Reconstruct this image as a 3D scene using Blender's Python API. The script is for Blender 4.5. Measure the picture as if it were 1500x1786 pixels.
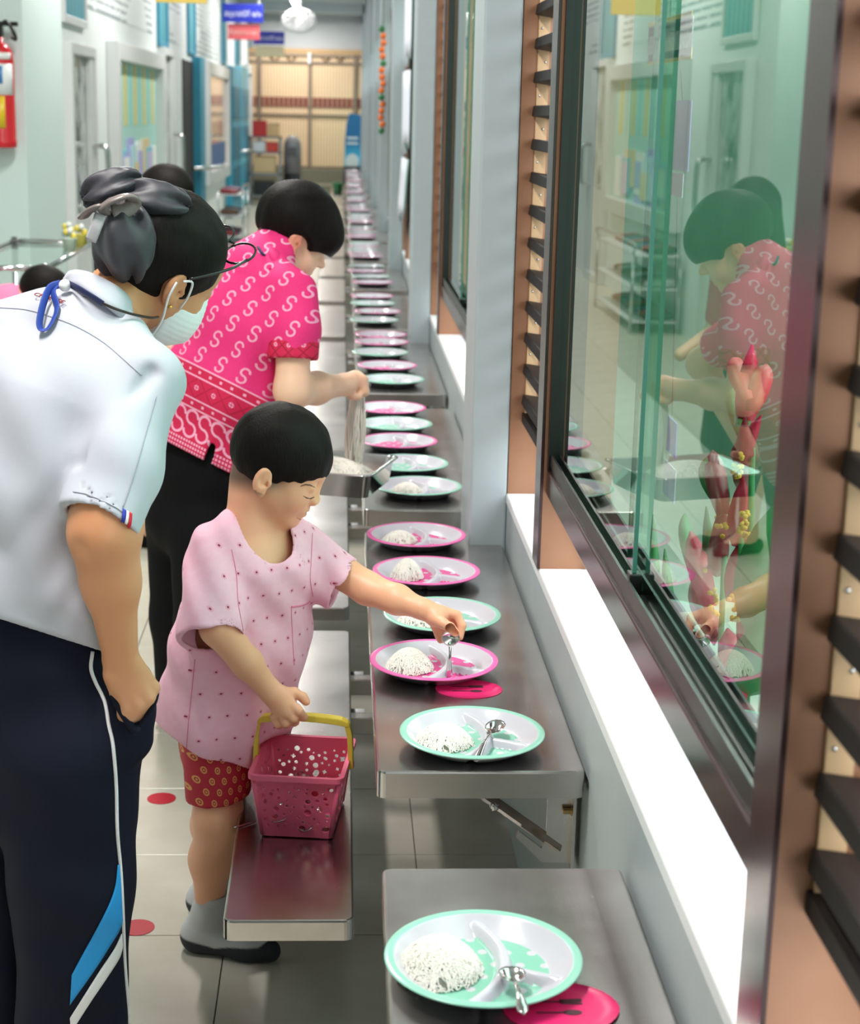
import bpy, bmesh, math, random
import numpy as np
from mathutils import Vector, Matrix, Euler
from mathutils.bvhtree import BVHTree

# ------------------------------------------------------------------ camera
SC = bpy.context.scene
for _o in list(bpy.data.objects):
    bpy.data.objects.remove(_o)
C = SC.collection
IMG_W, IMG_H = 1500.0, 1786.0
F_PX = 2900.0                       # focal length in pixels of the 1500 x 1786 frame
VPX, VPY = 598.0, 195.0             # vanishing point of the corridor
CAM_Z = 1.6
ROLL = math.radians(0.6)


def _cam_axes():
    d = np.array([(VPX - IMG_W / 2) / F_PX, -(VPY - IMG_H / 2) / F_PX, 1.0])
    d /= np.linalg.norm(d)
    up = np.array([math.sin(ROLL), math.cos(ROLL), 0.0])
    z = up - d * np.dot(up, d)
    z /= np.linalg.norm(z)
    x = np.cross(z, d)
    if x[0] < 0:
        x = -x
    return np.stack([x, d, z])      # world axes in camera (right, up, forward)


AX = _cam_axes()
cam = bpy.data.cameras.new('camera')
cam.sensor_fit = 'VERTICAL'
cam.sensor_height = 36.0
cam.lens = F_PX / IMG_H * 36.0
cam.clip_start = 0.05
cam.clip_end = 300
cam.dof.use_dof = True
cam.dof.focus_distance = 2.75
cam.dof.aperture_fstop = 7.0
cam_o = bpy.data.objects.new('camera', cam)
C.objects.link(cam_o)
_m = Matrix.Identity(4)
for i in range(3):
    _m[i][0] = AX[i][0]
    _m[i][1] = AX[i][1]
    _m[i][2] = -AX[i][2]
_m[0][3], _m[1][3], _m[2][3] = 0, 0, CAM_Z
cam_o.matrix_world = _m
SC.camera = cam_o

# ------------------------------------------------------------------ light
world = bpy.data.worlds.new('overcast_sky')
SC.world = world
world.use_nodes = True
_bg = world.node_tree.nodes['Background']
_bg.inputs[0].default_value = (0.93, 0.97, 1.0, 1)
_bg.inputs[1].default_value = 4.2

SC.view_settings.view_transform = 'Standard'
SC.view_settings.look = 'None'
SC.view_settings.gamma = 1.0
SC.view_settings.use_curve_mapping = False
SC.view_settings.exposure = 0.3
SC.cycles.max_bounces = 10
SC.cycles.transparent_max_bounces = 16
SC.cycles.caustics_reflective = False
SC.cycles.caustics_refractive = False
LAMP_W = 58.0        # watts of one added fill lamp on the ceiling

R = random.Random(7)


# ------------------------------------------------------------------ helpers
def ray(px, py):
    v = np.array([(px - IMG_W / 2) / F_PX, -(py - IMG_H / 2) / F_PX, 1.0])
    return AX @ v


def atx(px, py, x):
    d = ray(px, py)
    t = x / d[0]
    return Vector((d[0] * t, d[1] * t, CAM_Z + d[2] * t))


def aty(px, py, y):
    d = ray(px, py)
    t = y / d[1]
    return Vector((d[0] * t, d[1] * t, CAM_Z + d[2] * t))


def atz(px, py, z):
    d = ray(px, py)
    t = (z - CAM_Z) / d[2]
    return Vector((d[0] * t, d[1] * t, z))


def srgb(r, g, b):
    def f(c):
        c /= 255.0
        return c / 12.92 if c <= 0.04045 else ((c + 0.055) / 1.055) ** 2.4
    return (f(r), f(g), f(b), 1.0)


MATS = {}


def mat(name, col, rough=0.5, metal=0.0, **kw):
    if name in MATS:
        return MATS[name]
    m = bpy.data.materials.new(name)
    m.use_nodes = True
    b = m.node_tree.nodes['Principled BSDF']
    b.inputs['Base Color'].default_value = col
    b.inputs['Roughness'].default_value = rough
    b.inputs['Metallic'].default_value = metal
    for k, v in kw.items():
        b.inputs[k.replace('_', ' ')].default_value = v
    MATS[name] = m
    return m


class S:
    """tiny shader-node expression builder"""
    def __init__(self, nt, sock):
        self.nt, self.s = nt, sock

    def _m(self, op, *args):
        n = self.nt.nodes.new('ShaderNodeMath')
        n.operation = op
        for i, a in enumerate((self,) + args):
            if isinstance(a, S):
                self.nt.links.new(a.s, n.inputs[i])
            else:
                n.inputs[i].default_value = float(a)
        return S(self.nt, n.outputs[0])

    def __add__(s, o): return s._m('ADD', o)
    def __sub__(s, o): return s._m('SUBTRACT', o)
    def __mul__(s, o): return s._m('MULTIPLY', o)
    def __truediv__(s, o): return s._m('DIVIDE', o)
    def __radd__(s, o): return s._m('ADD', o)
    def __rmul__(s, o): return s._m('MULTIPLY', o)
    def fract(s): return s._m('FRACT')
    def floor(s): return s._m('FLOOR')
    def abs(s): return s._m('ABSOLUTE')
    def sqrt(s): return s._m('SQRT')
    def sin(s): return s._m('SINE')
    def lt(s, o): return s._m('LESS_THAN', o)
    def gt(s, o): return s._m('GREATER_THAN', o)
    def mn(s, o): return s._m('MINIMUM', o)
    def mx(s, o): return s._m('MAXIMUM', o)
    def mod(s, o): return s._m('FLOORED_MODULO', o)


def coords(m, kind='Object'):
    nt = m.node_tree
    tc = nt.nodes.new('ShaderNodeTexCoord')
    sp = nt.nodes.new('ShaderNodeSeparateXYZ')
    nt.links.new(tc.outputs[kind], sp.inputs[0])
    return [S(nt, sp.outputs[i]) for i in range(3)], tc.outputs[kind]


def mixc(m, fac, a, b):
    nt = m.node_tree
    n = nt.nodes.new('ShaderNodeMix')
    n.data_type = 'RGBA'
    for k, v in ((0, fac), (6, a), (7, b)):
        if isinstance(v, S):
            nt.links.new(v.s, n.inputs[k])
        elif hasattr(v, 'is_linked'):
            nt.links.new(v, n.inputs[k])
        else:
            n.inputs[k].default_value = v
    return n.outputs[2]


def setcol(m, sock):
    m.node_tree.links.new(sock, m.node_tree.nodes['Principled BSDF'].inputs['Base Color'])


def noise(m, scale, detail=3.0, vec=None, rough=0.55):
    nt = m.node_tree
    n = nt.nodes.new('ShaderNodeTexNoise')
    n.inputs['Scale'].default_value = scale
    n.inputs['Detail'].default_value = detail
    n.inputs['Roughness'].default_value = rough
    if vec is None:
        tc = nt.nodes.new('ShaderNodeTexCoord')
        vec = tc.outputs['Object']
    nt.links.new(vec, n.inputs['Vector'])
    return S(nt, n.outputs['Fac'])


def scaled(m, sx, sy, sz, kind='Object'):
    nt = m.node_tree
    tc = nt.nodes.new('ShaderNodeTexCoord')
    mp = nt.nodes.new('ShaderNodeMapping')
    mp.inputs['Scale'].default_value = (sx, sy, sz)
    nt.links.new(tc.outputs[kind], mp.inputs['Vector'])
    return mp.outputs[0]


def bump(m, h, strength=0.2, dist=0.002):
    nt = m.node_tree
    b = nt.nodes.new('ShaderNodeBump')
    b.inputs['Strength'].default_value = strength
    b.inputs['Distance'].default_value = dist
    nt.links.new(h.s, b.inputs['Height'])
    nt.links.new(b.outputs[0], nt.nodes['Principled BSDF'].inputs['Normal'])


def mottle(m, c1, c2, scale, lo=0.35, hi=0.65, vec=None):
    n = noise(m, scale, 4, vec)
    f = (n - lo) / (hi - lo)
    f = f.mx(0.0).mn(1.0)
    setcol(m, mixc(m, f, c1, c2))
    return n


# ---- mesh building
def bm_obj(name, bm, m, parent=None, smooth=False):
    me = bpy.data.meshes.new(name)
    bm.to_mesh(me)
    bm.free()
    return me_obj(name, me, m, parent, smooth)


def me_obj(name, me, m, parent=None, smooth=False):
    if m is not None and not me.materials:
        me.materials.append(m)
    if smooth:
        me.shade_smooth()
    o = bpy.data.objects.new(name, me)
    C.objects.link(o)
    o.parent = parent
    return o


def pydata(name, v, f, m, parent=None, smooth=True):
    me = bpy.data.meshes.new(name)
    me.from_pydata([tuple(p) for p in v], [], [tuple(int(i) for i in q) for q in f])
    me.update()
    return me_obj(name, me, m, parent, smooth)


def empty(name, loc=(0, 0, 0), rz=0.0):
    o = bpy.data.objects.new(name, None)
    C.objects.link(o)
    o.location = loc
    o.rotation_euler = (0, 0, rz)
    o.empty_display_size = 0.1
    return o


def tag(o, label, cat, group=None):
    o['label'] = label
    o['category'] = cat
    if group:
        o['group'] = group
    return o


def struct(o, label=None):
    o['kind'] = 'structure'
    if label:
        o['label'] = label
    return o


def copy_tree(o, parent=None):
    c = o.copy()
    C.objects.link(c)
    c.parent = parent
    for ch in list(o.children):
        copy_tree(ch, c)
    return c


def box(bm, x0, x1, y0, y1, z0, z1, bev=0.0, seg=2, M=None):
    vs = [bm.verts.new(p) for p in ((x0, y0, z0), (x1, y0, z0), (x1, y1, z0), (x0, y1, z0),
                                    (x0, y0, z1), (x1, y0, z1), (x1, y1, z1), (x0, y1, z1))]
    fs = [bm.faces.new([vs[i] for i in q]) for q in ((0, 3, 2, 1), (4, 5, 6, 7), (0, 1, 5, 4),
                                                     (1, 2, 6, 5), (2, 3, 7, 6), (3, 0, 4, 7))]
    if bev > 0:
        es = list({e for f in fs for e in f.edges})
        r = bmesh.ops.bevel(bm, geom=es, offset=bev, segments=seg, affect='EDGES', profile=0.5)
        nv = list({v for f in r['faces'] for v in f.verts} | {v for v in vs if v.is_valid})
    else:
        nv = vs
    if M is not None:
        bmesh.ops.transform(bm, matrix=M, verts=nv)
    return nv


def boxo(name, x0, x1, y0, y1, z0, z1, m, parent=None, bev=0.0, seg=2, M=None, smooth=False):
    bm = bmesh.new()
    box(bm, x0, x1, y0, y1, z0, z1, bev, seg, M)
    return bm_obj(name, bm, m, parent, smooth)


def tube(bm, pts, r, n=8, caps=True, flat=1.0, up=None):
    """swept tube through pts; r number or list; flat squashes it along the frame's second axis"""
    pts = [Vector(p) for p in pts]
    k = len(pts)
    rs = list(r) if isinstance(r, (list, tuple)) else [r] * k
    rs += [rs[-1]] * (k - len(rs))
    rings = []
    t0 = (pts[1] - pts[0]).normalized()
    ref = Vector(up) if up is not None else (Vector((0, 0, 1)) if abs(t0.z) < 0.9 else Vector((1, 0, 0)))
    u = (ref - t0 * ref.dot(t0)).normalized()
    for i, p in enumerate(pts):
        t = (pts[min(i + 1, k - 1)] - pts[max(i - 1, 0)]).normalized()
        u = (u - t * u.dot(t))
        u = u.normalized() if u.length > 1e-6 else t.orthogonal().normalized()
        w = t.cross(u)
        rings.append([bm.verts.new(p + (u * math.cos(a) * flat + w * math.sin(a)) * rs[i])
                      for a in [2 * math.pi * j / n for j in range(n)]])
    for i in range(k - 1):
        for j in range(n):
            bm.faces.new((rings[i][j], rings[i][(j + 1) % n], rings[i + 1][(j + 1) % n], rings[i + 1][j]))
    if caps:
        bm.faces.new(rings[0][::-1])
        bm.faces.new(rings[-1])


def tubeo(name, pts, r, m, parent=None, n=8, flat=1.0, up=None):
    bm = bmesh.new()
    tube(bm, pts, r, n, True, flat, up)
    return bm_obj(name, bm, m, parent, True)


def lathe(bm, prof, n=24, c=(0, 0, 0)):
    rings = []
    for r_, z in prof:
        rings.append([bm.verts.new((c[0] + r_ * math.cos(2 * math.pi * j / n), c[1] + r_ * math.sin(2 * math.pi * j / n), c[2] + z))
                      for j in range(n)])
    for i in range(len(prof) - 1):
        for j in range(n):
            bm.faces.new((rings[i][j], rings[i][(j + 1) % n], rings[i + 1][(j + 1) % n], rings[i + 1][j]))
    bm.faces.new(rings[0][::-1])
    bm.faces.new(rings[-1])


def catmull(pts, n=6):
    pts = [np.asarray(p, float) for p in pts]
    P = [2 * pts[0] - pts[1]] + pts + [2 * pts[-1] - pts[-2]]
    out = []
    for i in range(1, len(P) - 2):
        for k in range(n):
            t = k / n
            a, b, c, d = P[i - 1], P[i], P[i + 1], P[i + 2]
            out.append(0.5 * (2 * b + (c - a) * t + (2 * a - 5 * b + 4 * c - d) * t * t + (3 * b - a - 3 * c + d) * t ** 3))
    out.append(pts[-1])
    return out


def prism(bm, poly, axis, a, b):
    """extrude a 2-D polygon along an axis ('x','y','z') from a to b"""
    def P(p, h):
        return {'x': (h, p[0], p[1]), 'y': (p[0], h, p[1]), 'z': (p[0], p[1], h)}[axis]
    v0 = [bm.verts.new(P(p, a)) for p in poly]
    v1 = [bm.verts.new(P(p, b)) for p in poly]
    n = len(poly)
    bm.faces.new(v0)
    bm.faces.new(v1[::-1])
    for i in range(n):
        bm.faces.new((v0[i], v1[i], v1[(i + 1) % n], v0[(i + 1) % n]))
    bmesh.ops.recalc_face_normals(bm, faces=bm.faces)


def rrect(x0, x1, y0, y1, r, n=5):
    pts = []
    for cx, cy, a0 in ((x1 - r, y1 - r, 0), (x0 + r, y1 - r, 90), (x0 + r, y0 + r, 180), (x1 - r, y0 + r, 270)):
        for i in range(n + 1):
            a = math.radians(a0 + 90 * i / n)
            pts.append((cx + r * math.cos(a), cy + r * math.sin(a)))
    return pts


def text_mesh(name, body, size, m, parent, loc, rot, extrude=0.001, align='CENTER', width=None):
    cu = bpy.data.curves.new(name, 'FONT')
    cu.body = body
    cu.size = size
    cu.extrude = extrude
    cu.align_x = align
    cu.align_y = 'CENTER'
    cu.resolution_u = 2
    to = bpy.data.objects.new(name, cu)
    C.objects.link(to)
    bpy.context.view_layer.update()
    me = bpy.data.meshes.new_from_object(to.evaluated_get(bpy.context.evaluated_depsgraph_get()))
    bpy.data.objects.remove(to)
    me.materials.clear()
    if width and len(me.vertices):
        xs = [v.co.x for v in me.vertices]
        w = max(xs) - min(xs)
        for v in me.vertices:
            v.co.x *= width / max(w, 1e-6)
    o = me_obj(name, me, m, parent)
    o.location = loc
    o.rotation_euler = rot
    return o


# ------------------------------------------------------------------ materials
M_FLOOR = mat('floor_tile', srgb(202, 196, 182), 0.25)
mottle(M_FLOOR, srgb(198, 191, 176), srgb(208, 202, 188), 7)
M_GROUT = mat('tile_joint', srgb(104, 99, 90), 0.7)
M_MINT = mat('mint_wall', srgb(214, 230, 228), 0.35)
M_MINTP = mat('pale_wall', srgb(228, 234, 234), 0.45)
M_CEIL = mat('ceiling_paint', srgb(216, 219, 220), 0.7)
M_PARA = mat('parapet_grey', srgb(172, 182, 184), 0.5)
mottle(M_PARA, srgb(166, 177, 180), srgb(178, 187, 188), 3)
M_SILL = mat('sill_white', srgb(238, 240, 240), 0.55)
bump(M_SILL, noise(M_SILL, 260, 3), 0.35, 0.002)
M_COL = mat('column_grey', srgb(174, 186, 190), 0.45)
M_BROWN = mat('brown_aluminium', srgb(150, 108, 82), 0.33, 0.35)
mottle(M_BROWN, srgb(146, 104, 78), srgb(158, 116, 90), 5)
M_FRAME = mat('dark_bronze_frame', srgb(62, 44, 44), 0.22, 0.5)
M_BLACK = mat('black_channel', srgb(18, 16, 16), 0.35)
M_SLAT = mat('slat_black_brown', srgb(24, 19, 18), 0.55, 0.0, Specular_IOR_Level=0.25)
M_TAN = mat('tan_strip', srgb(206, 172, 132), 0.4)
M_STEEL = mat('brushed_steel', srgb(176, 172, 170), 0.3, 1.0)
_n = noise(M_STEEL, 6, 5)
_n2 = noise(M_STEEL, 1.0, 2, scaled(M_STEEL, 400, 6, 40))
setcol(M_STEEL, mixc(M_STEEL, (_n - 0.3) / 0.4, srgb(186, 180, 176), srgb(212, 208, 206)))
_r = _n * 0.13 + 0.15 + _n2 * 0.06
M_STEEL.node_tree.links.new(_r.s, M_STEEL.node_tree.nodes['Principled BSDF'].inputs['Roughness'])
M_CHROME = mat('polished_steel', srgb(205, 205, 206), 0.12, 1.0)
M_ALU = mat('satin_aluminium', srgb(220, 222, 222), 0.35, 0.15)
M_TEAL = mat('teal_paint', srgb(44, 142, 170), 0.4)
M_TEALD = mat('teal_dark', srgb(30, 104, 128), 0.45)
M_WHITE = mat('white_plastic', srgb(236, 236, 238), 0.25)
M_DARK = mat('doorway_shade', srgb(22, 22, 24), 0.8)


def glass_mat(name, tint, ior, rough=0.0):
    m = bpy.data.materials.new(name)
    m.use_nodes = True
    nt = m.node_tree
    nt.nodes.clear()
    out = nt.nodes.new('ShaderNodeOutputMaterial')
    mix = nt.nodes.new('ShaderNodeMixShader')
    fr = nt.nodes.new('ShaderNodeFresnel')
    fr.inputs['IOR'].default_value = ior
    gl = nt.nodes.new('ShaderNodeBsdfGlossy')
    gl.inputs['Roughness'].default_value = rough
    gl.inputs['Color'].default_value = (0.95, 1.0, 0.97, 1)
    tr = nt.nodes.new('ShaderNodeBsdfTransparent')
    tr.inputs['Color'].default_value = tint
    # one reflecting, tinting face per pane: faces looking back into the pane let light straight through
    ge = nt.nodes.new('ShaderNodeNewGeometry')
    inv = nt.nodes.new('ShaderNodeMath')
    inv.operation = 'SUBTRACT'
    inv.inputs[0].default_value = 1.0
    nt.links.new(ge.outputs['Backfacing'], inv.inputs[1])
    mu = nt.nodes.new('ShaderNodeMath')
    mu.operation = 'MULTIPLY'
    nt.links.new(fr.outputs[0], mu.inputs[0])
    nt.links.new(inv.outputs[0], mu.inputs[1])
    cm = nt.nodes.new('ShaderNodeMix')
    cm.data_type = 'RGBA'
    nt.links.new(ge.outputs['Backfacing'], cm.inputs[0])
    cm.inputs[6].default_value = tint
    cm.inputs[7].default_value = (1, 1, 1, 1)
    nt.links.new(cm.outputs[2], tr.inputs['Color'])
    nt.links.new(mu.outputs[0], mix.inputs[0])
    nt.links.new(tr.outputs[0], mix.inputs[1])
    nt.links.new(gl.outputs[0], mix.inputs[2])
    nt.links.new(mix.outputs[0], out.inputs[0])
    return m


M_GLASS = glass_mat('green_tinted_glass', (0.46, 0.74, 0.60, 1), 2.5)
M_CLEAR = glass_mat('clear_glass', (0.85, 0.92, 0.9, 1), 1.5)
# ================================================================== STRUCTURE
XW = 0.40            # corridor face of the parapet
PER = 3.58           # column spacing
NB = 9
Y_END = 32.0
# ---- floor
fl = boxo('floor', -3.4, 0.56, -6.0, 60.0, -0.12, -0.004, M_GROUT)
struct(fl, 'pale beige tiled corridor floor')
fl_far = boxo('floor_strip', -3.4, XW, 20.05, 60.0, -0.004, 0.0, M_FLOOR, fl)
TX, TY = 0.393, 0.369
tile_me = None
ix0, ix1 = -5, 2
for iy in range(0, 44):
    for ix in range(ix0, ix1):
        x0 = -0.215 + ix * TX
        y0 = 3.04 + (iy - 2) * TY
        if y0 > 20.0 or (iy < 1 and ix < -3):
            continue
        if tile_me is None:
            bm = bmesh.new()
            box(bm, 0.0012, TX - 0.0012, 0.0012, TY - 0.0012, -0.006, 0.0, 0.0008, 1)
            t = bm_obj('floor_tile', bm, M_FLOOR, fl)
            tile_me = t.data
        else:
            t = bpy.data.objects.new('floor_tile', tile_me)
            C.objects.link(t)
            t.parent = fl
        t.location = (x0, y0, R.uniform(-0.0003, 0.0003))
struct(boxo('floor_near', -3.4, XW, -6.0, 2.30, -0.004, -0.0005, M_FLOOR))
# ---- ceiling with beams
ce = boxo('ceiling', -3.4, 0.95, -6.0, 40.0, 3.35, 3.45, M_CEIL)
struct(ce, 'pale grey corridor ceiling')
for k in range(1, 10):
    boxo('beam', -3.4, 0.66, 3.84 + PER * k, 3.84 + PER * k + 0.22, 3.20, 3.349, M_CEIL, ce)
# ---- parapet (right), white sill on top
pa = boxo('wall_right', XW, 0.56, -6.0, Y_END + 2, 0.0, 0.70, M_PARA)
struct(pa, 'low grey parapet wall under the windows')
boxo('lintel', XW, 0.56, -6.0, Y_END + 2, 2.45, 3.35, M_PARA, pa)
struct(boxo('trim_1', XW - 0.002, 0.565, -6.0, Y_END + 2, 0.70, 0.726, M_SILL, bev=0.004), 'bright white plaster window sill')

boxo('added_solid_bay', XW, 0.56, -6.0, -1.4, 0.7265, 2.449, M_PARA, pa)  # added bay out of view, blocks light coming from behind
WN = [0]


def louvre(y0, y1, near):
    """dark slatted louvre between two brown fins, y0..y1"""
    WN[0] += 1
    w = struct(empty('window_%d' % WN[0], (0, y0, 0)), 'dark louvre with horizontal slats')
    zt, zb = 2.42, 0.90
    L = y1 - y0
    boxo('bottom_rail', XW + 0.028, XW + 0.068, 0.0, L, zb, zb + 0.022, M_SLAT, w)
    boxo('top_rail', XW + 0.028, XW + 0.068, 0.0, L, zt - 0.03, zt, M_SLAT, w)
    n = int((zt - zb - 0.06) / 0.073)
    me = None
    for k in range(n):
        z = zb + 0.052 + k * 0.073
        if z > 2.0 and not near:
            break
        if me is None:
            bm = bmesh.new()
            box(bm, -0.022, 0.024, 0.0, L - 0.0065, -0.012, 0.012, 0.002, 1,
                Matrix.Rotation(math.radians(8), 4, 'Y'))
            o = bm_obj('slat', bm, M_SLAT, w)
            me = o.data
        else:
            o = bpy.data.objects.new('slat', me)
            C.objects.link(o)
            o.parent = w
        o.location = (XW + 0.048, 0, z)
    # riveted tan strip on the far jamb behind the slats
    st = boxo('jamb_strip', XW + 0.034, XW + 0.060, L - 0.006, L - 0.001, zb + 0.022, zt, M_TAN, w)
    rm = None
    for k in range(20 if near else 0):
        bm = bmesh.new() if rm is None else None
        if rm is None:
            lathe(bm, [(0.0028, 0), (0.0026, 0.0012), (0.0012, 0.0018)], 8)
            bmesh.ops.rotate(bm, verts=bm.verts, cent=(0, 0, 0), matrix=Matrix.Rotation(math.radians(90), 3, 'X'))
            o = bm_obj('rivet', bm, M_CHROME, st, True)
            rm = o.data
        else:
            o = bpy.data.objects.new('rivet', rm)
            C.objects.link(o)
            o.parent = st
        o.location = (XW + 0.041 + 0.010 * (k % 2), L - 0.006, 0.915 + k * 0.073)
    return w


def glazing(y0, y1, near):
    """projecting sliding window: dark frame, two sliding panes"""
    WN[0] += 1
    w = struct(empty('window_%d' % WN[0], (0, y0, 0)), 'sliding window with green tinted panes in a dark frame')
    L = y1 - y0
    zb, zt = 0.878, 2.42
    fr = boxo('bottom_rail', XW + 0.006, XW + 0.07, 0.0, L, zb, zb + 0.05, M_FRAME, w, 0.003)
    boxo('track', XW + 0.012, XW + 0.064, 0.0, L, zb + 0.05, zb + 0.062, M_BLACK, w)
    for xo in (0.010, 0.036, 0.061):
        boxo('track_lip', XW + xo, XW + xo + 0.004, 0.0, L, zb + 0.06, zb + 0.084, M_BLACK, w)
    boxo('top_rail', XW + 0.006, XW + 0.07, 0.0, L, zt - 0.05, zt, M_FRAME, w, 0.003)
    boxo('stile', XW + 0.006, XW + 0.07, L - 0.022, L, zb + 0.05, zt - 0.05, M_BLACK, w)
    boxo('stile', XW + 0.006, XW + 0.07, 0.0, 0.03, zb + 0.05, zt - 0.05, M_FRAME, w)
    ym = L * 0.49
    boxo('pane', XW + 0.020, XW + 0.025, ym - 0.02, L - 0.02, zb + 0.065, zt - 0.05, M_GLASS, w)
    boxo('pane', XW + 0.032, XW + 0.037, 0.03, ym + 0.09, zb + 0.065, zt - 0.05, M_GLASS, w)
    boxo('pane_edge', XW + 0.0195, XW + 0.0255, ym - 0.024, ym - 0.02, zb + 0.065, zt - 0.05, M_EDGE, w)
    boxo('pane_edge', XW + 0.0315, XW + 0.0375, ym + 0.09, ym + 0.094, zb + 0.065, zt - 0.05, M_EDGE, w)
    boxo('pane_clip', XW + 0.014, XW + 0.032, ym - 0.034, ym - 0.008, zb + 0.058, zb + 0.092, M_BLACK, w, 0.002)
    return w


M_EDGE = mat('glass_edge', srgb(70, 120, 110), 0.2)
for b in range(NB):
    o = b * PER
    near = b < 2
    # bay: slats, fin, glass, fin, slats, column
    fins = [(o + 1.37, o + 1.45), (o + 3.17, o + 3.25)]
    for a, c in fins:
        f = boxo('trim_%d' % (WN[0] + 2), XW, 0.535, a, c, 0.7262, 2.45, M_BROWN)
        f.name = 'trim_%d' % (100 + int(a * 10))
        struct(f, 'brown aluminium fin between window and louvre')
        # dark bronze cap along the fin's corridor edge
        boxo('edge_cap', XW - 0.006, XW - 0.0004, a - 0.001, c + 0.001, 0.7265, 2.45, M_FRAME, f)
    louvre(o + 0.53 if b == 0 else o + 0.55, o + 1.3698, near)
    glazing(o + 1.4502, o + 3.1698, near)
    louvre(o + 3.2502, o + 3.8398, near)
    j = boxo('trim_x', XW + 0.0004, 0.535, o + 3.84, o + 4.095, 0.7262, 2.45, M_BROWN)
    j.name = 'trim_%d' % (104 + int((o + 3.84) * 10))
    struct(j, 'brown clad jamb behind the column')
    cdesc = ['nearest pale grey square column, beside the noodle plates', 'second pale grey column along the window wall',
             'third pale grey column along the window wall', 'fourth pale grey column along the window wall']
    cl = boxo('column', 0.312, XW - 0.0005, o + 3.84, o + 4.12, 0.0, 3.349, M_COL, None, 0.006)
    tag(cl, cdesc[b] if b < 4 else 'pale grey column far down the window wall', 'column', None if b < 4 else 'far columns')

# ---- left side
XL = -1.75
lw = boxo('wall_left', XL - 0.12, XL, 8.2, Y_END + 4, 0.0, 3.35, M_MINTP)
struct(lw, 'white classroom wall along the left of the corridor')
struct(boxo('wall_pillar', -3.4, -1.5, 8.18, 9.30, 0.0, 3.35, M_MINT, bev=0.004), 'pale mint pillar standing out from the classroom wall')
struct(boxo('wall_side', -3.5, -3.4, -6.0, 8.3, 0.0, 3.35, M_MINT), 'side wall out of view')  # unseen wall, put in to cut the light from the left
# far end: gate on a raised step
struct(boxo('wall_end', -3.4, 1.2, Y_END + 0.12, Y_END + 0.25, 2.62, 3.20, mat('end_wall_grey', srgb(206, 210, 214), 0.6)))
st = boxo('step', -1.75, XW, Y_END - 1.4, Y_END + 3.2, 0.0, 0.30, mat('step_olive', srgb(134, 130, 112), 0.6))
struct(st, 'grey step below the gate')
boxo('step_upper', -1.75, XW, Y_END - 0.5, Y_END + 3.2, 0.3, 0.55, mat('step_olive', None), st)
# outdoors on the right
struct(boxo('ground_outside', 0.562, 30, -20, 60, -0.14, -0.05, mat('concrete', srgb(188, 186, 178), 0.8)))
struct(boxo('wall_opposite', 7.0, 7.3, -15, 60, -0.05, 3.4, mat('opposite_wall', srgb(200, 204, 196), 0.8)))
_gw = mat('added_wall_green', srgb(84, 128, 104), 0.8)
mottle(_gw, srgb(120, 166, 140), srgb(136, 180, 155), 1.2)
struct(boxo('wall_added_green', 1.9, 2.05, 5.5, 40, -0.05, 3.0, _gw), 'added green wall dimming the view through the windows')  # added wall, darkens the bright outdoors seen through the glass
struct(boxo('wall_back', -3.4, 0.95, -6.1, -6.0, 0.0, 3.35, M_MINT), 'added wall behind the camera keeping sky light out')  # added out of view to shut off the sky behind the camera
struct(boxo('ground_back', -30, 0.56, -30, -6.1, -0.14, -0.05, mat('concrete', None)))

# ---- ceiling lamps, added to brighten the corridor
M_TUBE = mat('added_lamp_tube', (1, 1, 1, 1), 0.4)
_b = M_TUBE.node_tree.nodes['Principled BSDF']
_b.inputs['Emission Color'].default_value = (1.0, 0.98, 0.94, 1)
_b.inputs['Emission Strength'].default_value = 3.0
for k in range(9):
    y = 2.02 + k * 3.58
    L = tag(empty('added_ceiling_lamp', (-0.75, y, 3.33)), 'added white tube lamp that brightens the corridor', 'lamp', 'added ceiling tube lamps')
    boxo('housing', -0.05, 0.05, -0.62, 0.62, -0.04, 0.016, M_WHITE, L, 0.006)
    tubeo('tube', [(0, -0.6, -0.06), (0, 0.6, -0.06)], 0.014, M_TUBE, L)
    ld = bpy.data.lights.new('fill_light', 'AREA')
    ld.shape = 'RECTANGLE'
    ld.size, ld.size_y = 0.12, 1.2
    ld.energy = LAMP_W * (1.15 if k < 2 else 0.75)
    ld.color = (1.0, 0.97, 0.93)
    lo = bpy.data.objects.new('fill_light', ld)
    C.objects.link(lo)
    lo.location = (-0.75, y, 3.245)
    lo.visible_camera = True
# ================================================================== TABLES AND BENCHES
TZ, BZ = 0.60, 0.32
TX0, TX1 = 0.064, 0.392
TLEN = 1.53
table_y = [0.56, 2.43, 4.19, 6.03] + [6.03 + 1.84 * k for k in range(1, 13)]
ORD = ['nearest', 'second', 'third', 'fourth', 'fifth', 'sixth', 'seventh', 'eighth', 'ninth', 'tenth']


def slab_bm(x0, x1, y0, y1, z0, z1, r, bev):
    bm = bmesh.new()
    prism(bm, rrect(x0, x1, y0, y1, r), 'z', z0, z1)
    es = [e for e in bm.edges if abs(e.verts[0].co.z - e.verts[1].co.z) < 1e-6 and e.verts[0].co.z > z1 - 1e-5]
    bmesh.ops.bevel(bm, geom=es, offset=bev, segments=2, affect='EDGES', profile=0.5)
    return bm


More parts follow.
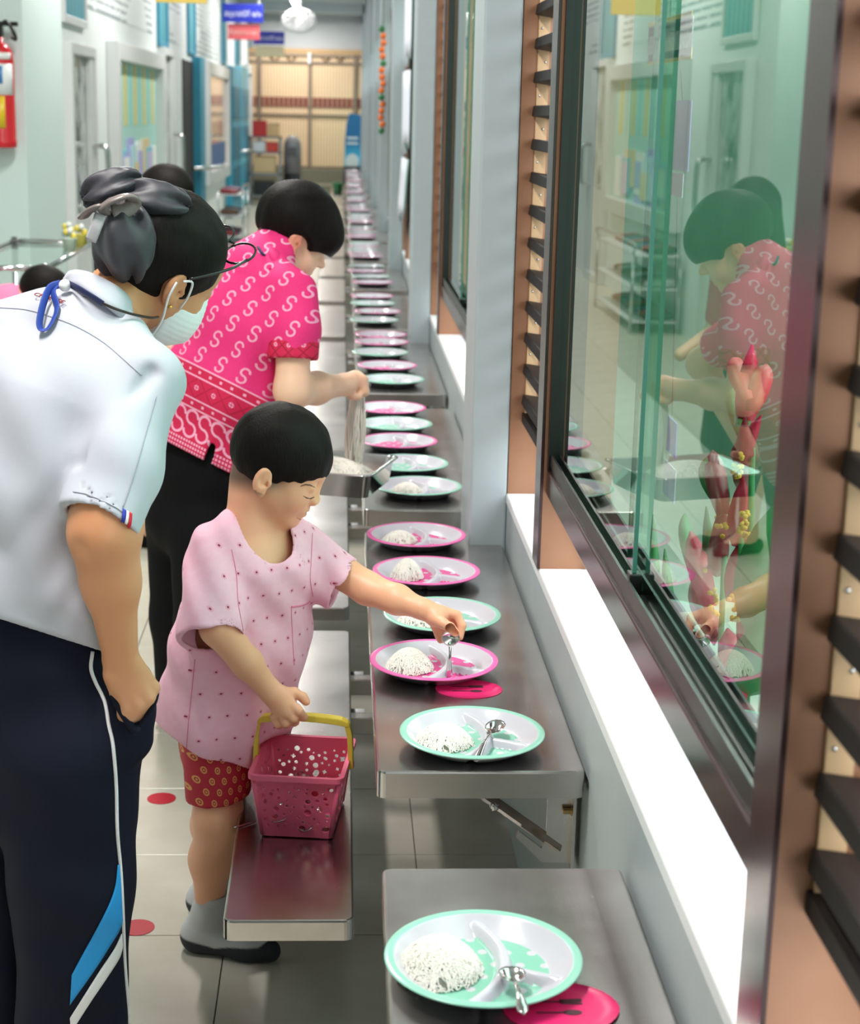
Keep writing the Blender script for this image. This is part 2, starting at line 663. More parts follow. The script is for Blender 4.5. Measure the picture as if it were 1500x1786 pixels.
def make_table():
    t = empty('folding_table')
    bm = slab_bm(0, TX1 - TX0, 0, TLEN, -0.045, 0.0, 0.014, 0.004)
    o = bm_obj('table_top', bm, M_STEEL, t)
    W = TX1 - TX0
    for y in (0.10, TLEN - 0.10):
        # diagonal brace as a channel bar
        bm = bmesh.new()
        a, b = Vector((0.13, y, -0.046)), Vector((W - 0.022, y, -0.175))
        tube(bm, [a, b], 0.016, 4, True, 0.6)
        br = bm_obj('brace', bm, M_STEEL, t)
        bm = bmesh.new()
        lathe(bm, [(0.008, 0), (0.008, 0.003), (0.004, 0.006)], 10)
        bmesh.ops.rotate(bm, verts=bm.verts, cent=(0, 0, 0), matrix=Matrix.Rotation(math.radians(90), 3, 'X'))
        rv = bm_obj('pivot', bm, M_CHROME, br, True)
        rv.location = (0.195, y - 0.009, -0.098)
        # wall plate with a cut-out
        bm = bmesh.new()
        prism(bm, [(W - 0.058, -0.046), (W - 0.045, -0.05), (W - 0.045, -0.155), (W - 0.052, -0.175), (W - 0.09, -0.145),
                   (W - 0.095, -0.155), (W - 0.05, -0.20), (W - 0.001, -0.20), (W - 0.001, -0.046)], 'y', y - 0.004, y + 0.004)
        wp = bm_obj('wall_plate', bm, M_STEEL, t)
        bm = bmesh.new()
        lathe(bm, [(0.009, 0), (0.009, 0.005), (0.0055, 0.005), (0.0055, 0.018), (0.003, 0.019)], 6)
        bmesh.ops.rotate(bm, verts=bm.verts, cent=(0, 0, 0), matrix=Matrix.Rotation(math.radians(-90), 3, 'Y'))
        bl = bm_obj('bolt', bm, mat('brass_bolt', srgb(170, 140, 92), 0.3, 0.9), wp, False)
        bl.location = (W - 0.0015, y - 0.012, -0.105)
        boxo('wall_flange', W - 0.006, W - 0.001, y - 0.03, y + 0.03, -0.205, -0.046, M_STEEL, t)
    return t


def make_bench():
    t = empty('bench')
    bm = slab_bm(0, 0.213, 0, 1.56, -0.036, 0.0, 0.016, 0.004)
    bm_obj('seat', bm, M_STEEL, t)
    for y in (1.07, 1.33):
        boxo('support_arm', 0.03, 0.575, y - 0.02, y + 0.02, -0.085, -0.045, M_STEEL, t, 0.003)
        bm = bmesh.new()
        tube(bm, [(0.20, y + 0.028, -0.05), (0.245, y + 0.028, -0.05)], 0.010, 10)
        bm_obj('sleeve', bm, M_WHITE, t, True)
        boxo('bearer', 0.03, 0.07, y - 0.02, y + 0.02, -0.0455, -0.035, M_STEEL, t)
    boxo('underside_rail', 0.035, 0.055, 0.05, 1.5, -0.062, -0.036, M_STEEL, t)
    return t


def describe(i, kind):
    d = {'table': ['steel folding table nearest the camera, one mint plate on it',
                   'steel folding table beside the boy, with a spoon-holding hand above it',
                   'steel folding table under the held noodle tray',
                   'fourth steel folding table from the camera, behind the grabbing hands'],
         'bench': ['', 'low steel bench carrying the pink basket', 'low steel bench behind the boy, second from the camera',
                   'third low steel bench from the camera']}[kind]
    return d[i] if i < len(d) else None


proto_t, proto_b = make_table(), make_bench()
for i, y in enumerate(table_y):
    t = proto_t if i == 0 else copy_tree(proto_t)
    t.location = (TX0, y, TZ)
    l = describe(i, 'table')
    tag(t, l or ('steel folding table, %s from the camera' % ORD[i] if i < 9 else 'steel folding table far down the plate row'), 'table', 'far folding tables' if i >= 9 else None)
    if i == 0:
        continue
    b = proto_b if i == 1 else copy_tree(proto_b)
    b.location = (-0.181, y + 0.05, BZ)
    l = describe(i, 'bench')
    tag(b, l or ('low steel bench, %s from the camera' % ORD[i - 1] if i < 9 else 'low steel bench far down the corridor'), 'bench', 'far benches' if i >= 9 else None)

# ================================================================== PLATES
PR = 0.1185


def plate_mat(name, col, white=(0.58, 0.57, 0.61, 1)):
    m = mat(name, col, 0.22)
    (x, y, z), _ = coords(m)
    p = 0.030
    u, v = x / p, y / p
    row = v.floor()
    u2 = u + row.mod(2.0) * 0.5
    du, dv = u2.fract() - 0.5, v.fract() - 0.5
    f = (du * du + dv * dv).lt(0.038)
    setcol(m, mixc(m, f, col, white))
    return m


M_PW = mat('melamine_white', srgb(200, 198, 206), 0.2)
M_PM = mat('melamine_mint', srgb(148, 205, 184), 0.2)
M_PP = mat('melamine_pink', srgb(236, 108, 176), 0.2)
M_PMD = plate_mat('mint_dots', srgb(136, 196, 173))
M_PPD = plate_mat('pink_dots', srgb(222, 70, 146))


def divd(x, y):
    """distance to the plate's dividers (a curved one top to bottom, one from it to the right)"""
    # main divider: arc through (-.01,.1) (.022,.0) (0,-.1)
    xm = 0.026 - 4.2 * (y - 0.0) ** 2 + 0.05 * y
    d1 = abs(x - xm) * 0.93
    if x > xm:
        ym = -0.012 - 0.36 * (x - 0.026)
        d2 = abs(y - ym)
        return min(d1, d2)
    return d1


def plate_h(x, y):
    r = math.hypot(x, y)
    q = r / PR
    if q < 0.66:
        z = 0.0045
    elif q < 0.90:
        t = (q - 0.66) / 0.24
        z = 0.0045 + 0.0195 * (t ** 1.25)
    else:
        z = 0.024 + 0.0012 * math.sin((q - 0.9) / 0.1 * math.pi)
    d = divd(x, y)
    if d < 0.011 and q < 0.9:
        t = max(0.0, min(1.0, (0.011 - d) / 0.008))
        s = t * t * (3 - 2 * t)
        z = max(z, 0.0045 + 0.0135 * s)
    return z


def build_plate_meshes():
    NR, NA = 72, 176
    rs = [PR * (k / NR) ** 0.85 for k in range(NR + 1)]
    top = {}
    V, Fs = [], {0: [], 1: [], 2: []}
    V.append((0, 0, plate_h(0, 0)))
    for k in range(1, NR + 1):
        for j in range(NA):
            a = 2 * math.pi * j / NA
            x, y = rs[k] * math.cos(a), rs[k] * math.sin(a)
            V.append((x, y, plate_h(x, y)))
    idx = lambda k, j: 0 if k == 0 else 1 + (k - 1) * NA + j % NA
    for k in range(NR):
        for j in range(NA):
            q = [idx(k, j), idx(k + 1, j), idx(k + 1, j + 1), idx(k, j + 1)]
            if k == 0:
                q = [0, idx(1, j), idx(1, j + 1)]
            cx = sum(V[i][0] for i in q) / len(q)
            cy = sum(V[i][1] for i in q) / len(q)
            rq = math.hypot(cx, cy) / PR
            if rq > 0.905:
                c = 1
            elif rq < 0.665 and divd(cx, cy) > 0.0095:
                c = 2
            else:
                c = 0
            Fs[c].append(q)
    # underside joined to the white body
    base = len(V)
    prof = [(PR, 0.0225), (PR * 0.97, 0.0195), (PR * 0.9, 0.0165), (PR * 0.72, 0.003), (PR * 0.66, 0.0), (PR * 0.62, 0.0), (PR * 0.6, 0.0018), (0.001, 0.0018)]
    for r_, z in prof:
        for j in range(NA):
            a = 2 * math.pi * j / NA
            # small notch in the wall where the divider ends
            nd = abs(((a - math.radians(268) + math.pi) % (2 * math.pi)) - math.pi)
            zz = z + (0.008 * max(0, 1 - nd / 0.09) if 0.6 * PR < r_ < PR * 0.95 else 0)
            V.append((r_ * math.cos(a), r_ * math.sin(a), zz))
    for k in range(len(prof) - 1):
        for j in range(NA):
            Fs[0].append([base + k * NA + j, base + (k + 1) * NA + j, base + (k + 1) * NA + (j + 1) % NA, base + k * NA + (j + 1) % NA])
    for j in range(NA):
        Fs[1].append([idx(NR, j), base + j, base + (j + 1) % NA, idx(NR, j + 1)])
    out = []
    for c in range(3):
        used = sorted({i for q in Fs[c] for i in q})
        mp = {u: n for n, u in enumerate(used)}
        me = bpy.data.meshes.new(['dish', 'rim_band', 'well'][c])
        me.from_pydata([V[u] for u in used], [], [[mp[i] for i in q] for q in Fs[c]])
        me.update()
        me.shade_smooth()
        out.append(me)
    return out


def make_plate(kind, meshes):
    p = empty('divided_plate')
    for c, me in enumerate(meshes):
        m2 = me.copy()
        m2.materials.append([M_PW, M_PM if kind == 'mint' else M_PP, M_PMD if kind == 'mint' else M_PPD][c])
        o = bpy.data.objects.new(me.name, m2)
        C.objects.link(o)
        o.parent = p
    return p


_pm = build_plate_meshes()
PROTO = {'mint': make_plate('mint', _pm), 'pink': make_plate('pink', _pm)}
_used = {'mint': False, 'pink': False}
# (x, y, colour, label)
PL = [(0.178, 1.801, 'mint', 'mint-rimmed divided plate nearest the camera, noodles and spoon on it'),
      (0.221, 2.543, 'mint', 'mint-rimmed plate at the near end of the second table, spoon across it'),
      (0.178, 2.91, 'pink', 'pink-rimmed plate under the boy\'s hand and upright spoon'),
      (0.210, 3.198, 'mint', 'mint-rimmed plate behind the boy\'s outstretched forearm'),
      (0.194, 3.524, 'pink', 'pink-rimmed plate with a tall pointed noodle heap'),
      (0.186, 3.845, 'pink', 'pink-rimmed plate at the far end of the second table'),
      (0.213, 4.378, 'mint', 'mint-rimmed plate with noodles at the near end of the third table'),
      (0.196, 4.68, 'mint', 'mint-rimmed empty plate half hidden by the steel tray'),
      (0.183, 5.012, 'pink', 'pink-rimmed empty plate just beyond the steel tray'),
      (0.182, 5.301, 'mint', 'mint-rimmed empty plate between two pink ones on the third table'),
      (0.176, 5.601, 'pink', 'pink-rimmed empty plate at the far end of the third table, right of hanging noodles'),
      (0.200, 6.229, 'mint', 'mint-rimmed empty plate right of the teacher\'s fist'),
      (0.188, 6.578, 'pink', 'pink-rimmed empty plate, second on the fourth table'),
      (0.168, 6.95, 'mint', 'mint-rimmed empty plate, third on the fourth table'),
      (0.181, 7.274, 'pink', 'pink-rimmed empty plate, fourth on the fourth table'),
      (0.183, 7.525, 'pink', 'pink-rimmed empty plate, last on the fourth table')]
cyc = ['pink', 'mint', 'pink', 'mint', 'pink', 'mint', 'pink', 'pink']
n5 = 0
for ti in range(5, len(table_y) + 1):
    y0 = table_y[ti - 1]
    for k in range(5 if ti > 6 else 4):
        yy = y0 + 0.20 + k * (0.29 if ti > 6 else 0.36)
        kc = cyc[(n5 * 3 + ti) % 8]
        PL.append((0.168 + R.uniform(-0.012, 0.02), yy, kc, '%s-rimmed empty plate, %s on the %s table from the camera' % (kc, ['first', 'second', 'third', 'fourth', 'fifth'][k], ORD[ti - 1]) if ti < 10 else None))
        n5 += 1
plates = []
for i, (x, y, k, lab) in enumerate(PL):
    p = copy_tree(PROTO[k]) if _used[k] else PROTO[k]
    _used[k] = True
    p.location = (x, y, TZ + 0.0003)
    p.rotation_euler = (0, 0, math.radians(R.uniform(-5, 5)))
    tag(p, lab or ('%s-rimmed empty plate far down the row' % k), 'plate', None if lab else 'far %s-rimmed plates' % k)
    plates.append(p)

# ================================================================== NOODLES
M_NOOD = mat('rice_noodle', srgb(242, 238, 228), 0.4)
M_NOOD.node_tree.nodes['Principled BSDF'].inputs['Subsurface Weight'].default_value = 0.25
M_NOOD.node_tree.nodes['Principled BSDF'].inputs['Subsurface Radius'].default_value = (0.01, 0.008, 0.006)


def heap_mesh(name, rx, ry, h, n, seed, strand=0.0008):
    rr = random.Random(seed)
    bm = bmesh.new()
    N, K = 20, 9
    rings = []
    for k in range(K):
        q = k / (K - 1)
        ring = []
        for j in range(N):
            a = 2 * math.pi * j / N
            s = 1 - 0.86 * q ** 1.3
            w = 1 + 0.10 * math.sin(3 * a + seed) + 0.06 * math.sin(7 * a + 2 * k)
            ring.append(bm.verts.new((rx * 0.86 * s * w * math.cos(a), ry * 0.86 * s * w * math.sin(a), h * 0.84 * math.sin(q * math.pi / 2) ** 1.3)))
        rings.append(ring)
    for k in range(K - 1):
        for j in range(N):
            bm.faces.new((rings[k][j], rings[k][(j + 1) % N], rings[k + 1][(j + 1) % N], rings[k + 1][j]))
    bm.faces.new(rings[-1])
    for s in range(n):
        a = rr.uniform(0, 2 * math.pi)
        q = rr.random() ** 0.7
        pts = []
        ang = rr.uniform(0, 2 * math.pi)
        cur = rr.uniform(-1.0, 1.0)
        x, y = rx * q * math.cos(a), ry * q * math.sin(a)
        step = 0.0030 * (rx / 0.045)
        for t in range(rr.randint(11, 20)):
            e = min(1.25, math.hypot(x / rx, y / ry))
            z = h * max(0, math.cos(min(1.0, e) * math.pi / 2)) ** 0.75 + 0.0012 + rr.uniform(-0.001, 0.0016)
            pts.append((x, y, z))
            x += step * math.cos(ang)
            y += step * math.sin(ang)
            if (x / rx) ** 2 + (y / ry) ** 2 > 1.1:
                break
            cur += rr.uniform(-0.35, 0.35)
            ang += 0.38 * cur
        if len(pts) > 2:
            tube(bm, pts, strand, 4, False)
    me = bpy.data.meshes.new(name)
    bm.to_mesh(me)
    bm.free()
    me.shade_smooth()
    me.materials.append(M_NOOD)
    return me


HM = [heap_mesh('noodle_heap', 0.051, 0.056, 0.036, 640, 3), heap_mesh('noodle_heap', 0.044, 0.044, 0.036, 480, 5),
      heap_mesh('noodle_heap', 0.036, 0.036, 0.040, 360, 8), heap_mesh('noodle_heap', 0.042, 0.036, 0.024, 320, 11)]
HL = [(0, 0, 'largest rice noodle heap, on the mint plate nearest the camera', 0.052, 0.004),
      (1, 0, 'rice noodle heap beside the spoon on the second mint plate', 0.046, 0.0),
      (2, 1, 'rice noodle heap on the pink plate under the boy\'s hand', 0.045, 0.002),
      (3, 3, 'flat noodle heap on the mint plate behind the boy\'s forearm', 0.05, -0.01),
      (4, 2, 'tall pointed noodle heap on a pink plate', 0.042, 0.006),
      (5, 3, 'low noodle heap on the farthest served pink plate', 0.04, 0.0),
      (6, 3, 'noodle heap on the mint plate in front of the steel tray', 0.03, 0.0)]
for pi, hi, lab, dx, dy in HL:
    o = bpy.data.objects.new('noodle_heap', HM[hi])
    C.objects.link(o)
    o.location = (PL[pi][0] - dx, PL[pi][1] + dy, TZ + 0.0052)
    if pi == 1:
        o.scale = (0.92, 0.9, 0.8)
    tag(o, lab, 'noodles', None)

# ================================================================== SPOONS
M_SPOON = mat('spoon_steel', srgb(214, 212, 210), 0.13, 1.0)


def spoon_parts(parent, L=0.135):
    """spoon along +y: bowl at the origin end, handle to +y; bowl opens to +z"""
    V, F = [], []
    n, m_ = 14, 8
    a, b, d = 0.0165, 0.024, 0.0065
    for side in (0, 1):
        for i in range(m_ + 1):
            q = i / m_
            for j in range(n):
                t = 2 * math.pi * j / n
                ex = 1.0 if math.sin(t) < 0 else 1.12
                V.append((a * q * math.cos(t), b * q * math.sin(t) * ex, -d * (1 - q * q) - 0.0009 * side))
    W = (m_ + 1) * n
    for i in range(m_):
        for j in range(n):
            q = [i * n + j, (i + 1) * n + j, (i + 1) * n + (j + 1) % n, i * n + (j + 1) % n]
            F.append(q)
            F.append([W + k for k in q[::-1]])
    for j in range(n):
        F.append([m_ * n + j, W + m_ * n + j, W + m_ * n + (j + 1) % n, m_ * n + (j + 1) % n])
    pydata('bowl', V, F, M_SPOON, parent)
    prof = [(0.022, 0.0032, -0.002), (0.03, 0.0026, 0.001), (0.045, 0.0024, 0.004), (0.07, 0.0032, 0.0055), (0.095, 0.0052, 0.004), (0.112, 0.0068, 0.0015), (0.122, 0.0062, 0.0), (L - 0.006, 0.002, -0.0005)]
    V, F = [], []
    for y, w, z in prof:
        for dx, dz in ((-1, 0), (-0.5, 0.0011), (0.5, 0.0011), (1, 0), (0.5, -0.0008), (-0.5, -0.0008)):
            V.append((dx * w, y, z + dz))
    for i in range(len(prof) - 1):
        for j in range(6):
            F.append([i * 6 + j, (i + 1) * 6 + j, (i + 1) * 6 + (j + 1) % 6, i * 6 + (j + 1) % 6])
    F.append([0, 1, 2, 3, 4, 5])
    F.append([len(prof) * 6 - 1 - k for k in range(6)])
    pydata('handle', V, F, M_SPOON, parent)


def place_spoon(bowl, end, label, roll=0.0, group=None, up=(0, 0, 1)):
    s = empty('spoon')
    spoon_parts(s)
    b, e = Vector(bowl), Vector(end)
    y = (e - b).normalized()
    u = Vector(up)
    z = (u - y * u.dot(y)).normalized()
    x = y.cross(z)
    Mx = Matrix((x, y, z)).transposed().to_4x4()
    Mx = Mx @ Matrix.Rotation(roll, 4, 'Y')
    Mx.translation = b
    s.matrix_world = Mx
    tag(s, label, 'spoon', group)
    return s


_sp0 = place_spoon(atz(893, 1697, 0.627), atz(912, 1762, 0.630), 'steel spoon lying on the mint plate nearest the camera')
_sp0.scale = (1.0, 0.74, 1.0)
place_spoon(atz(864, 1266, 0.628), atz(828, 1330, 0.615), 'steel spoon leaning across the second mint plate')
SPOON_TOP = aty(786, 1112, 2.85)
SPOON_BOT = atz(782, 1180, 0.6085)
s = place_spoon(SPOON_TOP, SPOON_BOT, 'steel spoon held bowl-up in the boy\'s fingers', 0.0, None, (0.1, -1.0, 0.1))
s.scale = (1.0, 0.62, 1.0)

# pink printed paper pockets under two plates
M_PAPER = mat('pink_paper', srgb(226, 38, 110), 0.45)
M_PRINT = mat('dark_print', srgb(74, 44, 52), 0.6)


def paper(cx, cy, rx, ry, lab, curl):
    p = empty('paper_mat', (cx, cy, TZ + 0.0004))
    n = 28
    V, F = [], []
    for lay in (0, 1):
        V.append((0, 0, 0.0006 * lay))
        for k in (1, 2, 3):
            for j in range(n):
                a = 2 * math.pi * j / n
                x, y = rx * k / 3 * math.cos(a), ry * k / 3 * math.sin(a)
                z = curl * max(0, (x / rx - 0.35)) ** 2 * max(0, -y / ry + 0.2)
                V.append((x, y, z + 0.0006 * lay))
    W = 1 + 3 * n
    for j in range(n):
        F.append([0, 1 + j, 1 + (j + 1) % n][::-1])
        F.append([W, W + 1 + j, W + 1 + (j + 1) % n])
        for k in range(2):
            q = [1 + k * n + j, 1 + (k + 1) * n + j, 1 + (k + 1) * n + (j + 1) % n, 1 + k * n + (j + 1) % n]
            F.append(q[::-1])
            F.append([W + i for i in q])
        q = [1 + 2 * n + j, W + 1 + 2 * n + j, W + 1 + 2 * n + (j + 1) % n, 1 + 2 * n + (j + 1) % n]
        F.append(q)
    pydata('sheet', V, F, M_PAPER, p)
    # printed spoon and fork
    for dy, kind in ((0.012, 'fork'), (-0.012, 'spoon')):
        bm = bmesh.new()
        if kind == 'spoon':
            poly = [(0.022 * math.cos(2 * math.pi * j / 14) * 0.5 + 0.012, dy + 0.006 * math.sin(2 * math.pi * j / 14)) for j in range(14)]
        else:
            poly = [(0.0, dy - 0.005), (0.026, dy - 0.007), (0.026, dy - 0.003), (0.012, dy - 0.002), (0.026, dy - 0.001), (0.026, dy + 0.006), (0.0, dy + 0.005)]
        prism(bm, poly, 'z', 0.0009, 0.0011)
        box(bm, -0.03, 0.004, dy - 0.0015, dy + 0.0015, 0.0009, 0.0011)
        bm_obj('%s_print' % kind, bm, M_PRINT, p)
    tag(p, lab, 'paper')
    return p


paper(0.262, 1.722, 0.068, 0.058, 'round pink paper with spoon print sticking out under the nearest plate', 0.012)
paper(0.236, 2.812, 0.060, 0.05, 'round pink paper sticking out under the boy\'s plate', 0.0)
# ================================================================== ORGANIC SHAPES (signed distance -> surface nets)
def V3(*a):
    return np.array(a, np.float32)


def sd_cone(P, a, b, r1, r2):
    a, b = np.asarray(a, np.float32), np.asarray(b, np.float32)
    ba = b - a
    t = np.clip(((P - a) @ ba) / np.dot(ba, ba), 0, 1)
    d = P - a - t[..., None] * ba
    return np.sqrt((d * d).sum(-1)) - (r1 + (r2 - r1) * t)


def sd_chain(P, pts, rs, k=0.01):
    d = None
    for i in range(len(pts) - 1):
        e = sd_cone(P, pts[i], pts[i + 1], rs[i], rs[i + 1])
        d = e if d is None else smin(d, e, k)
    return d


def sd_ell(P, c, r, Rm=None):
    q = P - np.asarray(c, np.float32)
    if Rm is not None:
        q = q @ np.asarray(Rm, np.float32)       # columns = local axes
    r = np.asarray(r, np.float32)
    k0 = np.sqrt(((q / r) ** 2).sum(-1))
    k1 = np.sqrt(((q / (r * r)) ** 2).sum(-1)) + 1e-9
    return k0 * (k0 - 1) / k1


def smin(a, b, k):
    if k <= 0:
        return np.minimum(a, b)
    h = np.clip(0.5 + 0.5 * (b - a) / k, 0, 1)
    return b + (a - b) * h - k * h * (1 - h)


def smax(a, b, k):
    return -smin(-a, -b, k)


def sd_loft(P, secs, right, k=0.03):
    """secs: list of (center, half_width, half_depth); right: lateral axis (unit). Elliptic tube along the spine."""
    right = np.asarray(right, np.float32)
    d = None
    for (c0, a0, b0), (c1, a1, b1) in zip(secs[:-1], secs[1:]):
        c0, c1 = np.asarray(c0, np.float32), np.asarray(c1, np.float32)
        ba = c1 - c0
        L2 = np.dot(ba, ba)
        ax = ba / np.sqrt(L2)
        rt = right - ax * np.dot(right, ax)
        rt /= np.linalg.norm(rt)
        fw = np.cross(ax, rt)
        t = ((P - c0) @ ba) / L2
        tc = np.clip(t, 0, 1)
        a = a0 + (a1 - a0) * tc
        b = b0 + (b1 - b0) * tc
        q = P - c0 - tc[..., None] * ba
        u, v, w = q @ rt, q @ fw, q @ ax
        m = np.minimum(a, b)
        k0 = np.sqrt((u / a) ** 2 + (v / b) ** 2 + (w / m) ** 2) + 1e-6
        k1 = np.sqrt((u / (a * a)) ** 2 + (v / (b * b)) ** 2 + (w / (m * m)) ** 2) + 1e-6
        e = k0 * (k0 - 1) / k1
        d = e if d is None else smin(d, e, k)
    return d


def wobble(P, f, seed=0.0, dirs=None):
    """smooth pseudo-noise in -1..1 from a few sines"""
    rr = np.random.RandomState(int(seed * 10) + 3)
    o = 0
    for i in range(5):
        w = rr.normal(size=3)
        w /= np.linalg.norm(w)
        if dirs is not None:
            w = w * np.asarray(dirs)
        w = w * f * rr.uniform(0.6, 1.5)
        o = o + np.sin(P @ w.astype(np.float32) + rr.uniform(0, 6.28))
    return o / 3.0


def surface(f, lo, hi, h):
    """surface nets of f(P)=0 in the box lo..hi with cell h -> verts, quads"""
    lo, hi = np.asarray(lo, float), np.asarray(hi, float)
    n = np.ceil((hi - lo) / h).astype(int) + 1
    ax = [(lo[i] + h * np.arange(n[i])).astype(np.float32) for i in range(3)]
    G = np.empty(n, np.float32)
    step = max(1, int(400000 / (n[1] * n[2])))
    for i in range(0, n[0], step):
        X, Y, Z = np.meshgrid(ax[0][i:i + step], ax[1], ax[2], indexing='ij')
        G[i:i + step] = f(np.stack([X, Y, Z], -1))
    G[G == 0] = 1e-7
    ins = G < 0
    c = np.zeros(tuple(n - 1), np.int8)
    for dx in (0, 1):
        for dy in (0, 1):
            for dz in (0, 1):
                c += ins[dx:n[0] - 1 + dx, dy:n[1] - 1 + dy, dz:n[2] - 1 + dz]
    act = (c > 0) & (c < 8)
    I = np.argwhere(act)
    if len(I) == 0:
        return np.zeros((0, 3)), np.zeros((0, 4), int)
    idx = -np.ones(act.shape, np.int64)
    idx[act] = np.arange(len(I))
    acc = np.zeros((len(I), 3))
    cnt = np.zeros(len(I))
    corners = [(x, y, z) for x in (0, 1) for y in (0, 1) for z in (0, 1)]
    for p in corners:
        for a in range(3):
            if p[a] == 0:
                q = list(p)
                q[a] = 1
                g0 = G[I[:, 0] + p[0], I[:, 1] + p[1], I[:, 2] + p[2]]
                g1 = G[I[:, 0] + q[0], I[:, 1] + q[1], I[:, 2] + q[2]]
                cr = (g0 < 0) != (g1 < 0)
                t = np.where(cr, g0 / np.where(cr, g0 - g1, 1), 0)
                pos = np.tile(np.array(p, float), (len(I), 1))
                pos[:, a] += t
                acc[cr] += pos[cr]
                cnt[cr] += 1
    verts = lo + h * (I + acc / cnt[:, None])
    quads = []
    for a in range(3):
        b, c_ = (a + 1) % 3, (a + 2) % 3
        sl0 = [slice(None)] * 3
        sl1 = [slice(None)] * 3
        sl0[a] = slice(0, n[a] - 1)
        sl1[a] = slice(1, n[a])
        s0, s1 = ins[tuple(sl0)], ins[tuple(sl1)]
        E = np.argwhere(s0 != s1)
        E = E[(E[:, b] > 0) & (E[:, c_] > 0) & (E[:, b] < n[b] - 1) & (E[:, c_] < n[c_] - 1)]
        if len(E) == 0:
            continue
        def cell(db, dc):
            e = E.copy()
            e[:, b] -= db
            e[:, c_] -= dc
            return idx[e[:, 0], e[:, 1], e[:, 2]]
        q = np.stack([cell(1, 1), cell(0, 1), cell(0, 0), cell(1, 0)], -1)
        flip = ~s0[E[:, 0], E[:, 1], E[:, 2]]
        q[flip] = q[flip][:, ::-1]
        quads.append(q)
    quads = np.concatenate(quads)
    quads = quads[(quads >= 0).all(1)]
    return verts, quads


def relax(v, q, it=2, w=0.5):
    """Laplacian smoothing to hide the grid"""
    e = np.concatenate([q[:, [0, 1]], q[:, [1, 2]], q[:, [2, 3]], q[:, [3, 0]]])
    e = np.concatenate([e, e[:, ::-1]])
    deg = np.bincount(e[:, 0], minlength=len(v)).astype(float)
    deg[deg == 0] = 1
    for _ in range(it):
        for ww in (w, -w * 1.03):
            s = np.stack([np.bincount(e[:, 0], weights=v[e[:, 1], k], minlength=len(v)) for k in range(3)], -1) / deg[:, None]
            v = v + ww * (s - v)
    return v


def organic(name, f, lo, hi, h, m, parent=None, smooth_it=2):
    v, q = surface(f, lo, hi, h)
    v = relax(v, q, smooth_it)
    return sd_obj(name, [(v, q)], m, parent)


def sd_obj(name, pieces, m, parent=None):
    vs, qs, b = [], [], 0
    for v, q in pieces:
        vs.append(v)
        qs.append(q + b)
        b += len(v)
    v = np.concatenate(vs)
    q = np.concatenate(qs)
    me = bpy.data.meshes.new(name)
    me.vertices.add(len(v))
    me.vertices.foreach_set('co', v.astype(np.float32).ravel())
    me.loops.add(len(q) * 4)
    me.loops.foreach_set('vertex_index', q.astype(np.int32).ravel())
    me.polygons.add(len(q))
    me.polygons.foreach_set('loop_start', np.arange(0, len(q) * 4, 4, dtype=np.int32))
    me.polygons.foreach_set('loop_total', np.full(len(q), 4, np.int32))
    me.update(calc_edges=True)
    me.validate()
    me.shade_smooth()
    return me_obj(name, me, m, parent)


def vcol(o, fn, name='tint'):
    """per-vertex colour attribute from fn(world points)->rgb (object's own pigment)"""
    me = o.data
    co = np.empty(len(me.vertices) * 3, np.float32)
    me.vertices.foreach_get('co', co)
    rgb = fn(co.reshape(-1, 3))
    a = me.color_attributes.new(name, 'FLOAT_COLOR', 'POINT')
    a.data.foreach_set('color', np.concatenate([rgb, np.ones((len(rgb), 1))], 1).astype(np.float32).ravel())


def skin_mat(name, rough=0.45):
    m = mat(name, (0.5, 0.3, 0.2, 1), rough)
    nt = m.node_tree
    a = nt.nodes.new('ShaderNodeAttribute')
    a.attribute_name = 'tint'
    b = nt.nodes['Principled BSDF']
    nt.links.new(a.outputs['Color'], b.inputs['Base Color'])
    b.inputs['Subsurface Weight'].default_value = 0.18
    b.inputs['Subsurface Radius'].default_value = (0.012, 0.005, 0.003)
    b.inputs['Subsurface Scale'].default_value = 1.0
    n = noise(m, 900, 2)
    bump(m, n, 0.05, 0.0006)
    return m


def frame(fwd, up):
    """columns = forward, left, up (unit, orthogonal)"""
    f = np.asarray(fwd, float)
    f /= np.linalg.norm(f)
    u = np.asarray(up, float)
    u = u - f * np.dot(u, f)
    u /= np.linalg.norm(u)
    l = np.cross(u, f)
    return np.stack([f, l, u], 1)


